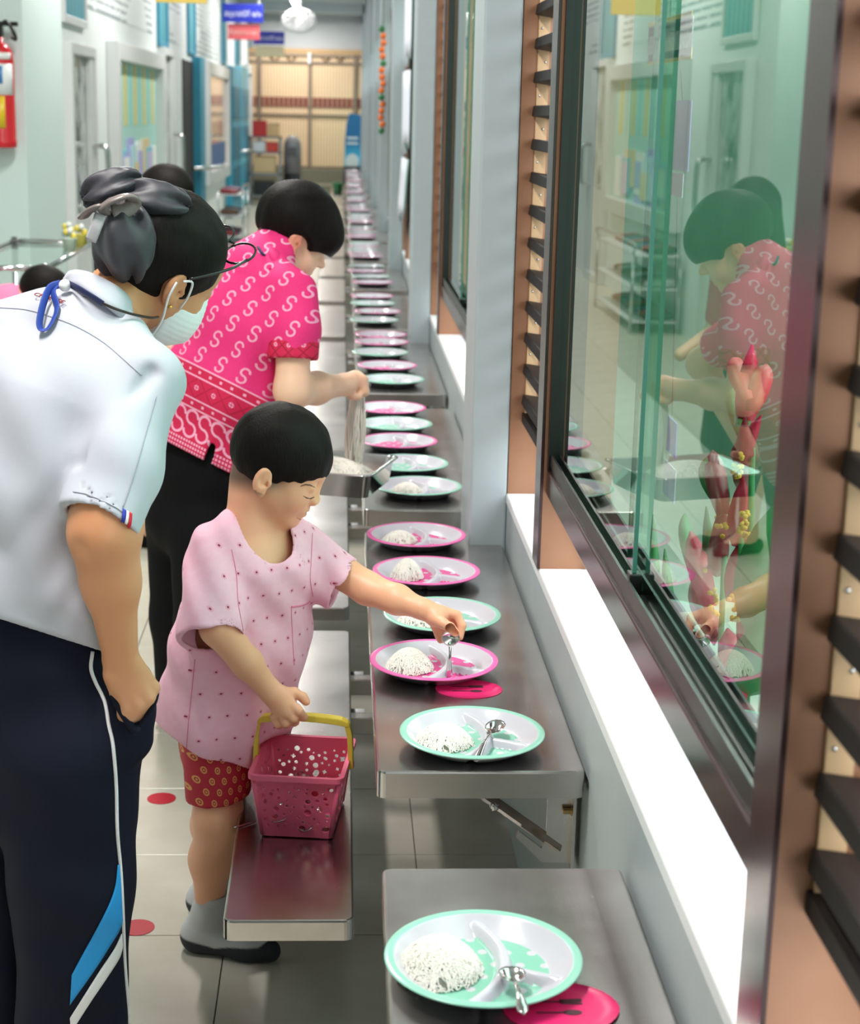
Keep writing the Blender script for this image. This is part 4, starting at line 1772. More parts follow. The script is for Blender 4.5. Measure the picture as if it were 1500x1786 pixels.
    for sx in (-1, 1):
        bm = bmesh.new()
        lathe(bm, [(0.007, -0.003), (0.007, 0.003), (0.004, 0.004)], 12)
        bmesh.ops.rotate(bm, verts=bm.verts, cent=(0, 0, 0), matrix=Matrix.Rotation(math.radians(90 * sx), 3, 'Y'))
        pv = bm_obj('handle_pivot', bm, M_BK, b, True)
        pv.location = (sx * (hx + 0.002), 0, H - 0.006)
    # spoons lying in the basket
    for i in range(9):
        a = rr.uniform(-0.5, 0.5) + (math.pi if rr.random() < 0.4 else 0)
        c = Vector((-0.062 + rr.uniform(-0.032, 0.032), 2.885 + rr.uniform(-0.025, 0.025), BZ + 0.016 + 0.0045 * i))
        d = Vector((math.sin(a), math.cos(a), rr.uniform(-0.05, 0.05))) * 0.06
        place_spoon(c - d, c + d, 'steel spoon lying inside the pink basket', rr.uniform(-0.5, 0.5), 'spoons in the basket')
    return b


BASKET = build_basket()
# ================================================================== WOMAN IN WHITE POLO
M_SKINW = skin_mat('skin_tan')
M_SKINT = skin_mat('skin_light')


def build_woman():
    w = tag(empty('person', (-0.46, 2.48, 0)), 'woman in white polo and navy track trousers, seen from behind, hand in pocket', 'person')
    lat = np.array([0.8, -0.6, 0.0])
    hc = A(288, 453, 2.66)
    pit = math.radians(25)
    fwd = np.array([0.72 * math.cos(pit), 0.69 * math.cos(pit), -math.sin(pit)])
    Fm = frame(fwd, (0.54, -0.02, 0.9))
    S_ = 1.04
    sp = [(A(45, 1330, 2.53), 0.155, 0.110), (A(52, 1150, 2.53), 0.148, 0.102), (A(62, 1000, 2.52), 0.140, 0.100), (A(74, 850, 2.52), 0.140, 0.100), (A(104, 710, 2.54), 0.148, 0.098), (A(150, 605, 2.57), 0.135, 0.072)]
    neckb = A(190, 540, 2.59)
    rS, rE, rW = A(252, 672, 2.475), A(180, 918, 2.335), A(211, 1150, 2.365)

    def torso(P, off=0.0):
        return sd_loft(P, [(c, a - off, b - off) for c, a, b in sp], lat, 0.06)

    def fhead(P):
        d = head_sdf(P, hc, Fm, S_, True)
        d = smin(d, sd_cone(P, hc + Fm @ np.array([-0.03, 0, -0.06]), neckb, 0.052, 0.058), 0.025)
        return smin(d, torso(P, 0.02), 0.03)
    lo, hi = bounds([hc, neckb], 0.13)
    v1, q1 = surface(fhead, lo, hi, 0.0036)
    K = [A(265, 1200, 2.372), A(257, 1216, 2.362), A(242, 1227, 2.358), A(226, 1230, 2.362)]

    def farm(P):
        mid = rE * 0.6 + rW * 0.4
        d = sd_chain(P, [rS * 0.7 + rE * 0.3, rE * 0.9 + rS * 0.1, rE * 0.93 + rW * 0.07, mid, rW], [0.044, 0.045, 0.0455, 0.0385, 0.0255], 0.03)
        for i, k in enumerate(K):
            w0 = rW + (np.array([0.004, 0, 0.0]) * (1.5 - i))
            d = smin(d, sd_cone(P, w0, k, 0.0220, 0.0122), 0.0045)
            f1 = k + (A(232, 1250, 2.38) - A(256, 1214, 2.362)) * (1 - 0.22 * i)
            f2 = f1 + (A(222, 1272, 2.45) - A(232, 1250, 2.38))
            d = smin(d, finger(P, [k, f1, f2], 0.0120, 0.0090), 0.004)
        th = [A(196, 1178, 2.36), A(206, 1210, 2.375), A(218, 1238, 2.40)]
        d = smin(d, finger(P, th, 0.014, 0.010), 0.01)
        # wrist crease and elbow dimple
        d = d + 0.0012 * np.exp(-(((P - A(206, 1172, 2.345)) ** 2).sum(-1)) / 0.00012)
        d = d + 0.0045 * np.exp(-(((P - A(146, 952, 2.30)) ** 2).sum(-1)) / 0.00022)
        return d
    lo, hi = bounds([rS, rE, rW] + K + [A(214, 1275, 2.42)], 0.065)
    v2, q2 = surface(farm, lo, hi, 0.0034)
    lE, lW = A(-120, 880, 2.75), A(-60, 1080, 2.78)
    lS = A(10, 640, 2.68)

    def fb(P):
        d = torso(P, 0.02)
        d = smin(d, sd_chain(P, [lS, lE, lW, lW + np.array([0.02, 0.03, -0.09])], [0.05, 0.042, 0.027, 0.03], 0.02), 0.02)
        for hx in (A(112, 1300, 2.44), A(-20, 1300, 2.58)):
            ft = np.array([hx[0], hx[1] + 0.0, 0.03])
            d = smin(d, sd_chain(P, [hx, hx * 0.5 + ft * 0.5, ft + np.array([0, 0, 0.06]), ft + np.array([0.07, 0.10, 0.0])], [0.07, 0.055, 0.04, 0.035], 0.02), 0.005)
        return smax(d, 0.002 - P[..., 2], 0.004)
    v3, q3 = surface(fb, (-0.85, 2.2, -0.01), (-0.15, 2.95, 1.28), 0.009)
    body = sd_obj('body', [(relax(v1, q1, 1), q1), (relax(v2, q2, 2), q2), (relax(v3, q3, 2), q3)], M_SKINW, w)
    vcol(body, lambda P: mix3(srgb(206, 142, 102)[:3], srgb(216, 156, 120)[:3], sstep(-P[:, 2], -0.80, -0.72)))
    bb = tobj(body)

    # ---- polo shirt
    M_POLO = mat('white_polo', srgb(184, 185, 196), 0.85)
    _k = noise(M_POLO, 1.0, 2, scaled(M_POLO, 700, 700, 700))
    bump(M_POLO, _k, 0.15, 0.001)
    rSe = A(176, 914, 2.335)
    shp = [(A(40, 1400, 2.53), 0.174, 0.130), (A(50, 1150, 2.53), 0.172, 0.126), (A(60, 1000, 2.52), 0.160, 0.120), (A(72, 850, 2.52), 0.155, 0.116), (A(106, 710, 2.54), 0.160, 0.110), (A(152, 610, 2.57), 0.146, 0.082)]
    ax = (rSe - rS) / np.linalg.norm(rSe - rS)
    axc = ax + np.array([-0.20, 0.0, 0.0])
    axc /= np.linalg.norm(axc)

    def solid(P):
        d = sd_loft(P, shp, lat, 0.06)
        s_ = sd_chain(P, [rS + np.array([-0.005, 0, 0.0]), rS * 0.4 + rSe * 0.6, rSe + 0.04 * ax], [0.066, 0.062, 0.0605], 0.02)
        s_ = smax(s_, (P - rSe) @ axc.astype(np.float32), 0.004)
        d = smin(d, s_, 0.028)
        d = smin(d, sd_cone(P, lS, lE * 0.8 + lS * 0.2, 0.065, 0.06), 0.03)
        d = smin(d, sd_chain(P, [A(150, 572, 2.585), A(60, 590, 2.63), A(-20, 610, 2.69)], [0.060, 0.066, 0.066], 0.02), 0.04)
        d = smin(d, sd_cone(P, A(165, 585, 2.58), neckb, 0.075, 0.050), 0.04)
        d = d + 0.005 * wobble(P, 17, 5) + 0.0028 * wobble(P, 42, 25) + 0.003 * np.sin(P[..., 0] * 48 + P[..., 2] * 34)
        # creases between sleeve and back
        for a_, b_, wd_, dp_ in ((A(150, 810, 2.36), A(262, 652, 2.43), 0.014, 0.010),
                                 (A(130, 820, 2.38), A(20, 960, 2.40), 0.022, 0.006), (A(150, 900, 2.36), A(60, 1060, 2.40), 0.022, 0.006), (A(160, 990, 2.37), A(90, 1090, 2.39), 0.018, 0.005)):
            cr = sd_cone(P, a_, b_, 0.001, 0.001)
            d = d + dp_ * np.exp(-(cr / wd_) ** 2)
        return d

    def fpolo(P):
        d0 = solid(P)
        d = np.maximum(d0, -(d0 + 0.011))
        cyl = np.maximum(sd_cone(P, rSe - 0.1 * ax, rSe + 0.1 * ax, 0.052, 0.052), np.abs((P - rSe) @ axc.astype(np.float32)) - 0.030)
        d = smax(d, -cyl, 0.004)
        # hem: plane through the picture's hem line
        p0, p1, p2 = A(0, 1079, 2.43), A(165, 1132, 2.40), A(60, 1095, 2.66)
        n = np.cross(p1 - p0, p2 - p0)
        n /= np.linalg.norm(n)
        if n[2] < 0:
            n = -n
        d = smax(d, -((P - p0) @ n.astype(np.float32)), 0.005)
        d = smax(d, -sd_cone(P, neckb - np.array([0.02, 0.02, 0.03]), hc, 0.058, 0.066), 0.004)
        return d
    polo = organic('polo_shirt', fpolo, (-0.80, 2.20, 0.62), (-0.14, 2.86, 1.40), 0.0048, M_POLO, w, 2)
    bp = tobj(polo)
    # collar
    def strip(name, inner, outer, m, th=0.004):
        I, O = catmull(inner, 5), catmull(outer, 5)
        V, F = [], []
        for a_, b_ in zip(I, O):
            for t in (0, 0.33, 0.66, 1):
                V.append(tuple(a_ + (b_ - a_) * t))
        for i in range(len(I) - 1):
            for j in range(3):
                F.append([i * 4 + j, i * 4 + j + 1, (i + 1) * 4 + j + 1, (i + 1) * 4 + j])
        o = pydata(name, V, F, m, w)
        so = o.modifiers.new('thickness', 'SOLIDIFY')
        so.thickness = th
        so.offset = 0
        return o
    strip('collar', [A(112, 486, 2.63), A(124, 473, 2.595), A(150, 474, 2.555), A(186, 490, 2.54), A(217, 511, 2.545), A(238, 545, 2.57), A(252, 586, 2.62)],
          [A(118, 502, 2.61), A(128, 497, 2.555), A(150, 508, 2.52), A(178, 528, 2.505), A(206, 550, 2.51), A(230, 577, 2.54), A(250, 600, 2.60)], M_POLO, 0.005)
    M_SEAMW = mat('grey_seam', srgb(170, 170, 184), 0.8)
    ribbon_on('yoke_seam', bp, [(0, 537), (50, 541), (100, 556), (140, 573), (180, 597), (215, 626), (247, 655)], 0.0010, M_SEAMW, w, 0.0006)
    ribbon_on('sleeve_hem', bp, [(128, 858), (150, 862), (175, 872), (200, 884), (212, 892)], 0.0009, M_SEAMW, w, 0.0009)
    ribbon_on('sleeve_seam', bp, [(272, 690), (255, 750), (235, 820), (214, 885)], 0.0009, M_SEAMW, w, 0.0006)
    for a_, b_, c_ in ((212, 218, (44, 60, 168)), (218.5, 222.5, (240, 240, 244)), (223, 228, (206, 30, 52))):
        patch_on('sleeve_tag', bp, [(a_ + 1, 887 + (a_ - 212) * 0.55), (a_ - 1, 914 + (a_ - 212) * 0.55)], [(b_ + 1, 887 + (b_ - 212) * 0.55), (b_ - 1, 914 + (b_ - 212) * 0.55)],
                 mat('tag_%d' % int(a_), srgb(*c_), 0.7), w, 0.0022, 3)
    # lettering across the shoulders
    hit = drape(bp, [(64, 519), (114, 534), (90, 545)], 0.003)
    if len(hit) == 3:
        a_, b_, c_ = hit
        ux = (b_ - a_).normalized()
        nz = ux.cross((c_ - a_)).normalized()
        if nz.dot(Vector((0, -1, 0.3))) < 0:
            nz = -nz
        uy = nz.cross(ux)
        t = text_mesh('back_lettering', 'CHEETEE', 0.010, mat('red_print', srgb(150, 52, 50), 0.7), w, (0, 0, 0), (0, 0, 0), 0.0006, 'CENTER', (b_ - a_).length)
        Mx = Matrix((ux, uy, nz)).transposed().to_4x4()
        Mx.translation = (a_ + b_) / 2 + nz * 0.004
        t.matrix_basis = Mx

    # ---- trousers
    M_NAVY = mat('navy_jersey', srgb(15, 18, 36), 0.75, 0.0, Specular_IOR_Level=0.2)

    def ftr(P):
        d = sd_loft(P, [(A(45, 1330, 2.53), 0.164, 0.122), (A(52, 1130, 2.53), 0.158, 0.114), (A(54, 1020, 2.53), 0.150, 0.106)], lat, 0.05)
        r1, r2 = A(122, 1310, 2.455), A(128, 1800, 2.46)
        d = smin(d, sd_chain(P, [r1, A(124, 1520, 2.455), r2, np.array([r2[0] - 0.005, r2[1], 0.05])], [0.112, 0.096, 0.084, 0.08], 0.03), 0.04)
        l1, l2 = A(-20, 1300, 2.585), A(0, 1800, 2.60)
        d = smin(d, sd_chain(P, [l1, l1 * 0.5 + l2 * 0.5, l2, np.array([l2[0], l2[1], 0.05])], [0.112, 0.098, 0.085, 0.08], 0.03), 0.02)
        # pocket bag pushed out by the hand
        d = smin(d, sd_chain(P, [A(222, 1190, 2.415), A(234, 1235, 2.412), A(226, 1285, 2.415)], [0.020, 0.030, 0.034], 0.02), 0.03)
        d = d + 0.0022 * wobble(P, 18, 6) + 0.0018 * np.sin(P[..., 2] * 40 + P[..., 0] * 30)
        top = P[..., 2] - A(50, 1030, 2.5)[2]
        return smax(smax(d, top, 0.004), 0.03 - P[..., 2], 0.004)
    tr = organic('trousers', ftr, (-0.82, 2.24, 0.02), (-0.18, 2.86, 0.98), 0.0055, M_NAVY, w, 2)
    bt = tobj(tr)
    M_PIPE = mat('white_piping', srgb(236, 232, 236), 0.7)
    M_AZ = mat('azure_panel', srgb(30, 150, 222), 0.6)
    ribbon_on('piping', bt, [(161, 1136), (158, 1165), (166, 1190), (183, 1225), (190, 1265), (197, 1300), (202, 1370), (204, 1450), (210, 1520), (214, 1600), (217, 1680), (223, 1760), (224, 1785)], 0.0030, M_PIPE, w, 0.0008)
    patch_on('azure_panel', bt, [(204, 1508), (200, 1545), (188, 1580), (165, 1625), (146, 1660), (125, 1700)], [(207, 1508), (212, 1570), (211, 1612), (190, 1650), (165, 1690), (122, 1752)], M_AZ, w, 0.0016, 6)
    patch_on('white_stripe', bt, [(211, 1628), (198, 1655), (175, 1690), (150, 1730), (122, 1775)], [(213, 1650), (206, 1672), (182, 1710), (158, 1746), (124, 1800)], M_PIPE, w, 0.0016, 4)
    # pocket edge wrapping the knuckles
    path = [A(238, 1148, 2.40), A(256, 1168, 2.39), A(271, 1198, 2.375), A(272, 1216, 2.368), A(262, 1240, 2.366), A(246, 1262, 2.366), A(230, 1278, 2.37)]
    tubeo('pocket_edge', [tuple(p) for p in catmull(path, 6)], 0.0040, M_NAVY, w, 8)
    path = [A(184, 1190, 2.372), A(200, 1218, 2.366), A(214, 1244, 2.362), A(230, 1268, 2.362), A(240, 1274, 2.366)]
    tubeo('pocket_edge', [tuple(p) for p in catmull(path, 6)], [0.003] * 5 + [0.006] * 15 + [0.009] * 5, M_NAVY, w, 8)

    # ---- hair, bun wrapped in a big dark bow
    def fhair(P):
        L = ((P - hc) @ Fm.astype(np.float32)) / S_
        d = sd_ell(L, (-0.010, 0, 0.020), (0.096, 0.082, 0.089))
        d = smin(d, sd_ell(L, (-0.050, 0, -0.030), (0.047, 0.062, 0.055)), 0.03)
        d = d + 0.0010 * wobble(L * np.array([1, 1, 0.4], np.float32), 220, 3)
        face = sd_ell(L, (0.080, 0, -0.055), (0.068, 0.095, 0.072))
        d = smax(d, -face, 0.01)
        ear = sd_ell(L, (-0.010, -0.085, -0.026), (0.024, 0.03, 0.030))
        d = smax(d, -ear, 0.006)
        return d * S_
    organic('hair', fhair, hc - 0.13, hc + 0.13, 0.0036, M_HAIR, w, 1)
    M_BOW = mat('charcoal_satin', srgb(46, 43, 52), 0.5)
    M_BOW.node_tree.nodes['Principled BSDF'].inputs['Sheen Weight'].default_value = 0.1
    bc = A(218, 392, 2.60)

    def lobe(name, c, r, axis, nf, amp, m=M_BOW):
        c = np.array(c)
        Rm = frame(axis, (0, -1, 0.2))

        def f(P):
            L = (P - c) @ Rm.astype(np.float32)
            a_ = np.arctan2(L[..., 1], L[..., 2])
            d = sd_ell(L, (0, 0, 0), r)
            fold = np.sin(a_ * nf + L[..., 0] * 22) + 0.5 * np.sin(a_ * (nf * 1.7) + 1.3 - L[..., 0] * 35)
            return d + amp * fold * np.clip(0.3 + np.abs(L[..., 0]) / r[0], 0, 1)
        e = max(r) + 0.015
        return organic(name, f, c - e, c + e, 0.0026, m, w, 1)
    # head-side coil of hair inside the bow
    lobe('bow_lower', A(222, 418, 2.585), (0.062, 0.052, 0.072), (0.1, 0.0, -1.0), 7, 0.0058)
    lobe('bow_right', A(272, 352, 2.60), (0.050, 0.032, 0.034), (0.95, 0.1, -0.15), 5, 0.0052)
    lobe('bow_left', A(196, 330, 2.60), (0.046, 0.032, 0.026), (0.9, 0.1, 0.35), 5, 0.0046)
    M_TAUPE = mat('taupe_ribbon', srgb(118, 106, 104), 0.35)
    for pts, r_ in (([A(146, 378, 2.545), A(158, 366, 2.53), A(176, 360, 2.525), A(183, 372, 2.535)], 0.012), ([A(176, 362, 2.525), A(195, 350, 2.52), A(222, 342, 2.525), A(233, 352, 2.54), A(218, 366, 2.535), A(196, 372, 2.53)], 0.013)):
        tubeo('ribbon_knot', [tuple(p) for p in catmull(pts, 5)], r_, M_TAUPE, w, 10, 0.35, (0, -0.3, 1))
    tubeo('ribbon_tail', [tuple(p) for p in catmull([A(176, 374, 2.53), A(168, 395, 2.522), A(158, 420, 2.525)], 5)], 0.009, mat('silver_ribbon', srgb(182, 178, 184), 0.3), w, 10, 0.2, (0, -1, 0))
    # ---- mask
    M_MASK = mat('white_mask', srgb(236, 234, 240), 0.8)

    def fmask(P):
        L = ((P - hc) @ Fm.astype(np.float32)) / S_
        d = sd_ell(L, (0.040, 0, -0.064), (0.064, 0.066, 0.062))
        d = smin(d, sd_cone(L, (0.09, 0, -0.02), (0.095, 0, -0.09), 0.012, 0.016), 0.03)
        cutb = 0.012 - L[..., 0] - 0.25 * (L[..., 2] + 0.07)
        d = smax(d, cutb, 0.004)
        d = smax(d, L[..., 2] + 0.018 - 0.25 * (L[..., 0] - 0.05), 0.005)
        d = smax(d, -0.128 - L[..., 2], 0.006)
        return d * S_ + 0.0006 * np.sin(L[..., 2] * 700)
    mk = organic('face_mask', fmask, hc - 0.15, hc + 0.14, 0.0032, M_MASK, w, 1)
    wp = lambda l: hc + Fm @ (np.array(l) * S_)
    eart, earb_ = wp((-0.012, -0.084, 0.004)), wp((-0.016, -0.082, -0.040))
    tubeo('ear_loop', [tuple(p) for p in catmull([wp((0.022, -0.066, -0.045)), wp((0.012, -0.080, -0.02)), wp((0.0, -0.086, 0.002)), wp((-0.016, -0.088, -0.002))], 5)], 0.0018, M_MASK, w, 6)
    tubeo('ear_loop', [tuple(p) for p in catmull([wp((0.010, -0.060, -0.108)), wp((-0.004, -0.078, -0.07)), wp((-0.022, -0.086, -0.035)), wp((-0.026, -0.088, -0.008))], 5)], 0.0018, M_MASK, w, 6)
    ea = wp((-0.008, -0.083, -0.046))
    bm = bmesh.new()
    bmesh.ops.create_icosphere(bm, subdivisions=2, radius=0.003, matrix=Matrix.Translation(Vector(ea)))
    bm_obj('earring', bm, mat('gold', srgb(220, 180, 90), 0.25, 1.0), w, True)
    # ---- glasses pushed up on the head
    M_GL = mat('black_frame', srgb(20, 18, 20), 0.25)
    tubeo('glasses_arm', [tuple(p) for p in catmull([wp((-0.012, -0.092, 0.006)), wp((0.02, -0.092, 0.030)), wp((0.052, -0.082, 0.050)), wp((0.082, -0.062, 0.068))], 6)], 0.0024, M_GL, w, 6)
    for sg in (-1, 1):
        cc = np.array([0.086, 0.034 * sg, 0.068])
        ring = []
        for j in range(25):
            a_ = 2 * math.pi * j / 24
            ring.append(tuple(wp(cc + np.array([0.016 * math.sin(a_) * 0.9, 0.026 * math.cos(a_), 0.020 * math.sin(a_) * 1.0]))))
        tubeo('glasses_rim', ring, 0.0020, M_GL, w, 6)
        V = [tuple(wp(cc))] + ring[:-1]
        lens = pydata('glasses_lens', V, [[0, i, i % 24 + 1] for i in range(1, 25)], M_CLEAR, w)
    tubeo('glasses_bridge', [tuple(wp((0.090, -0.009, 0.071))), tuple(wp((0.094, 0, 0.073))), tuple(wp((0.090, 0.009, 0.071)))], 0.002, M_GL, w, 6)
    # ---- lanyard with bead and loop
    M_STRAP = mat('blue_strap', srgb(34, 62, 150), 0.6)
    M_NST = mat('navy_strap', srgb(28, 38, 84), 0.6)
    tubeo('lanyard', [tuple(p) for p in catmull([A(122, 496, 2.548), A(140, 505, 2.512), A(160, 517, 2.50), A(180, 530, 2.498)], 5)], 0.006, M_NST, w, 8, 0.3, (0.3, 1, 0.2))
    tubeo('chain', [tuple(p) for p in catmull([A(178, 529, 2.497), A(205, 540, 2.50), A(235, 549, 2.525), A(262, 554, 2.56), A(276, 553, 2.60)], 5)], 0.0022, mat('dark_chain', srgb(60, 50, 46), 0.35, 0.6), w, 6)
    bm = bmesh.new()
    bmesh.ops.create_uvsphere(bm, u_segments=16, v_segments=10, radius=0.0095, matrix=Matrix.Translation(Vector(A(113, 498, 2.545))))
    bm_obj('bead', bm, M_WHITE, w, True)
    tubeo('strap_loop', [tuple(p) for p in catmull([A(106, 495, 2.545), A(88, 502, 2.535), A(77, 525, 2.515), A(69, 560, 2.495), A(72, 575, 2.488), A(84, 572, 2.488), A(96, 550, 2.50), A(99, 532, 2.512), A(93, 512, 2.525), A(98, 500, 2.537)], 5)], 0.0062, M_STRAP, w, 8, 0.22, (0, 1, 0))
    return settle(w)


WOMAN = build_woman()
# ================================================================== TEACHER WITH NOODLES
def s_mask(m, a, b, r, wd):
    """S curl made of two three-quarter arcs in local coordinates a (right), b (up)"""
    up = ((a * a + (b - r) * (b - r)).sqrt() - r).abs().lt(wd)
    lo = ((a * a + (b + r) * (b + r)).sqrt() - r).abs().lt(wd)
    ex1 = a.gt(0.0) * b.lt(r)
    ex2 = a.lt(0.0) * b.gt(b * 0.0 - r)
    return (up * (ex1 * -1.0 + 1.0)).mx(lo * (ex2 * -1.0 + 1.0))


def build_teacher():
    t = tag(empty('person', (-0.40, 4.08, 0)), 'short-haired teacher in bright pink patterned shirt lifting noodles from a tray', 'person')
    lat = np.array([0.55, -0.83, 0.0])
    hc = A(514, 402, 4.17)
    pit = math.radians(27)
    fwd = np.array([0.93 * math.cos(pit), 0.36 * math.cos(pit), -math.sin(pit)])
    Fm = frame(fwd, (0.38, 0.0, 0.92))
    S_ = 1.03
    sp = [(A(335, 850, 4.13), 0.150, 0.105), (A(345, 780, 4.12), 0.150, 0.105), (A(385, 670, 4.10), 0.150, 0.105), (A(425, 550, 4.10), 0.150, 0.100), (A(450, 475, 4.10), 0.130, 0.070)]
    neckb = A(474, 452, 4.12)
    rS, rE, rW = A(514, 510, 3.985), A(510, 682, 3.935), A(600, 671, 4.13)
    lS = A(395, 480, 4.25)
    lE, lW = np.array([-0.13, 4.50, 0.95]), np.array([-0.25, 4.34, 0.715])

    def torso(P, off=0.0):
        return sd_loft(P, [(c, a - off, b - off) for c, a, b in sp], lat, 0.05)

    def fhead(P):
        d = head_sdf(P, hc, Fm, S_, True)
        d = smin(d, sd_cone(P, hc + Fm @ np.array([-0.03, 0, -0.06]), neckb, 0.050, 0.055), 0.025)
        return smin(d, torso(P, 0.02), 0.03)
    lo, hi = bounds([hc, neckb], 0.13)
    v1, q1 = surface(fhead, lo, hi, 0.004)

    def farm(P):
        mid = rE * 0.55 + rW * 0.45
        d = sd_chain(P, [rS * 0.75 + rE * 0.25, rE, mid, rW], [0.042, 0.041, 0.037, 0.025], 0.025)
        d = smin(d, sd_cone(P, rW, A(620, 664, 4.165), 0.026, 0.027), 0.015)
        # fist: knuckles to the right, fingers curling down and back
        for i, (kx, ky, dy) in enumerate(((634, 662, 4.148), (634, 664, 4.165), (630, 664, 4.182), (624, 664, 4.197))):
            k = A(kx, ky, dy)
            d = smin(d, finger(P, [A(618, 658, dy), k, A(kx + 3, ky + 20, dy), A(kx - 12, ky + 28, dy + 0.004)], 0.0125, 0.0095), 0.005)
        d = smin(d, finger(P, [A(606, 676, 4.13), A(615, 690, 4.135), A(626, 692, 4.14)], 0.012, 0.009), 0.006)
        return d
    lo, hi = bounds([rS, rE, rW, A(640, 700, 4.17)], 0.06)
    v2, q2 = surface(farm, lo, hi, 0.0036)

    def fl_(P):
        d = sd_chain(P, [lS, lE, lW], [0.050, 0.040, 0.026], 0.025)
        for i in range(4):
            b0 = lW + np.array([0.01, -0.005 - 0.016 * i, -0.012])
            d = smin(d, finger(P, [lW, b0 + np.array([0.03, -0.01, -0.03]), b0 + np.array([0.065, -0.01, -0.034])], 0.014, 0.009), 0.006)
        d = smin(d, finger(P, [lW, lW + np.array([0.03, 0.0, 0.012]), lW + np.array([0.055, -0.005, 0.014])], 0.013, 0.010), 0.006)
        return d
    lo, hi = bounds([lS, lE, lW], 0.10)
    v4, q4 = surface(fl_, lo, hi, 0.005)

    def fb(P):
        d = torso(P, 0.02)
        return d
    v3, q3 = surface(fb, (-0.68, 3.85, 0.55), (-0.05, 4.40, 1.26), 0.01)
    body = sd_obj('body', [(relax(v1, q1, 1), q1), (relax(v2, q2, 1), q2), (relax(v4, q4, 1), q4), (relax(v3, q3, 1), q3)], M_SKINT, t)

    def col(P):
        L = ((P - hc) @ Fm) / S_
        c = np.tile(np.asarray(srgb(238, 194, 164)[:3])[None], (len(P), 1))
        ear = np.exp(-((np.abs(L[:, 1]) - 0.08) / 0.012) ** 2) * (np.abs(L[:, 0] + 0.012) < 0.03) * (np.abs(L[:, 2] + 0.02) < 0.035) * 0.6
        c = c * (1 - ear[:, None]) + np.asarray(srgb(226, 112, 86)[:3])[None] * ear[:, None]
        # clipped nape
        nape = sstep(-L[:, 0], 0.02, 0.06) * sstep(L[:, 2], -0.07, -0.04) * (np.abs(L).max(1) < 0.13) * 0.9
        return c * (1 - nape[:, None]) + np.asarray(srgb(40, 28, 24)[:3])[None] * nape[:, None]
    vcol(body, col)

    def fhair(P):
        L = ((P - hc) @ Fm.astype(np.float32)) / S_
        d = sd_ell(L, (-0.002, 0, 0.026), (0.106, 0.090, 0.096))
        d = smin(d, sd_ell(L, (0.070, -0.01, 0.020), (0.045, 0.070, 0.050)), 0.02)
        d = d + 0.0022 * wobble(L * np.array([1, 1, 0.35], np.float32), 120, 8)
        face = sd_ell(L, (0.060, 0, -0.080), (0.075, 0.11, 0.078))
        d = smax(d, -face, 0.006)
        ear = sd_ell(L, (0.0, -0.09, -0.035), (0.034, 0.05, 0.036))
        d = smax(d, -ear, 0.006)
        low = -0.036 - L[..., 2] - 0.004 * np.sin(L[..., 1] * 150)
        return smax(d, low, 0.006) * S_
    organic('hair', fhair, hc - 0.14, hc + 0.15, 0.004, M_HAIR, t, 1)

    # ---- shirt
    hemc = A(352, 800, 4.02)
    hn = np.array([0.44, 0.18, 0.88])
    hn /= np.linalg.norm(hn)
    field, deep, lite = srgb(240, 48, 128), srgb(214, 26, 78), srgb(250, 176, 206)
    M_BATIK = mat('pink_batik', field, 0.75)
    (x, y, z), vec = coords(M_BATIK)
    s_ = (x - float(hemc[0])) * float(hn[0]) + (y - float(hemc[1])) * float(hn[1]) + (z - float(hemc[2])) * float(hn[2])
    u = x * 0.92 - z * 0.26 + y * -0.30
    # field of staggered S curls
    cu, cv = 0.060, 0.050
    uu, vv = u / cu, s_ / cv
    uu = uu + vv.floor().mod(2.0) * 0.5
    a, b = (uu.fract() - 0.5) * cu, (vv.fract() - 0.5) * cv
    sm = s_mask(M_BATIK, a - b * 0.25, b, 0.0092, 0.0024)
    # big row of curls above the hem
    a2 = ((u / 0.036).fract() - 0.5) * 0.036
    b2 = s_ - 0.066
    sm2 = s_mask(M_BATIK, a2, b2, 0.0155, 0.0030)
    # diamonds with flowers
    du, dv = (u / 0.048).fract() - 0.5, ((s_ - 0.126) / 0.048).fract() - 0.5
    dia = ((du.abs() + dv.abs()) - 0.5).abs().lt(0.05)
    flo = (du.abs() + dv.abs()).lt(0.17) * ((du.abs() - 0.02).gt(0.0)) * ((dv.abs() - 0.02).gt(0.0))
    # hem dashes
    hd = (((u / 0.0075).fract() - 0.5).abs().lt(0.32)) * (((s_ / 0.010).fract() - 0.5).abs().lt(0.3))
    def band(lo_, hi_):
        return s_.gt(lo_) * s_.lt(hi_)
    dots = ((((u / 0.03).fract() - 0.5) * 0.03) * (((u / 0.03).fract() - 0.5) * 0.03)).lt(0.000012)
    lines = band(0.100, 0.104).mx(band(0.121, 0.125)).mx(band(0.172, 0.176)).mx(band(0.195, 0.199))
    strips = (band(0.104, 0.121).mx(band(0.176, 0.195)))
    mid1, mid2 = (s_ - 0.1125).abs().lt(0.0032), (s_ - 0.1855).abs().lt(0.0032)
    deepm = s_.lt(0.199)
    c0 = mixc(M_BATIK, deepm, field, deep)
    ndark = mixc(M_BATIK, dia * band(0.125, 0.172), c0, srgb(190, 14, 60))
    lit = (sm * s_.gt(0.205)).mx(sm2 * band(0.030, 0.100)).mx(flo * band(0.125, 0.172)).mx(hd * s_.lt(0.028)).mx(lines).mx(dots * (mid1.mx(mid2)))
    fine = noise(M_BATIK, 260, 3)
    c1 = mixc(M_BATIK, lit, ndark, lite)
    setcol(M_BATIK, mixc(M_BATIK, (fine - 0.4) * 0.9, c1, srgb(222, 20, 96)))
    shp = [(A(325, 880, 4.13), 0.168, 0.125), (A(345, 780, 4.12), 0.166, 0.122), (A(385, 670, 4.10), 0.166, 0.120), (A(425, 550, 4.10), 0.166, 0.114), (A(448, 480, 4.10), 0.145, 0.080)]
    rSe = A(511, 618, 3.955)
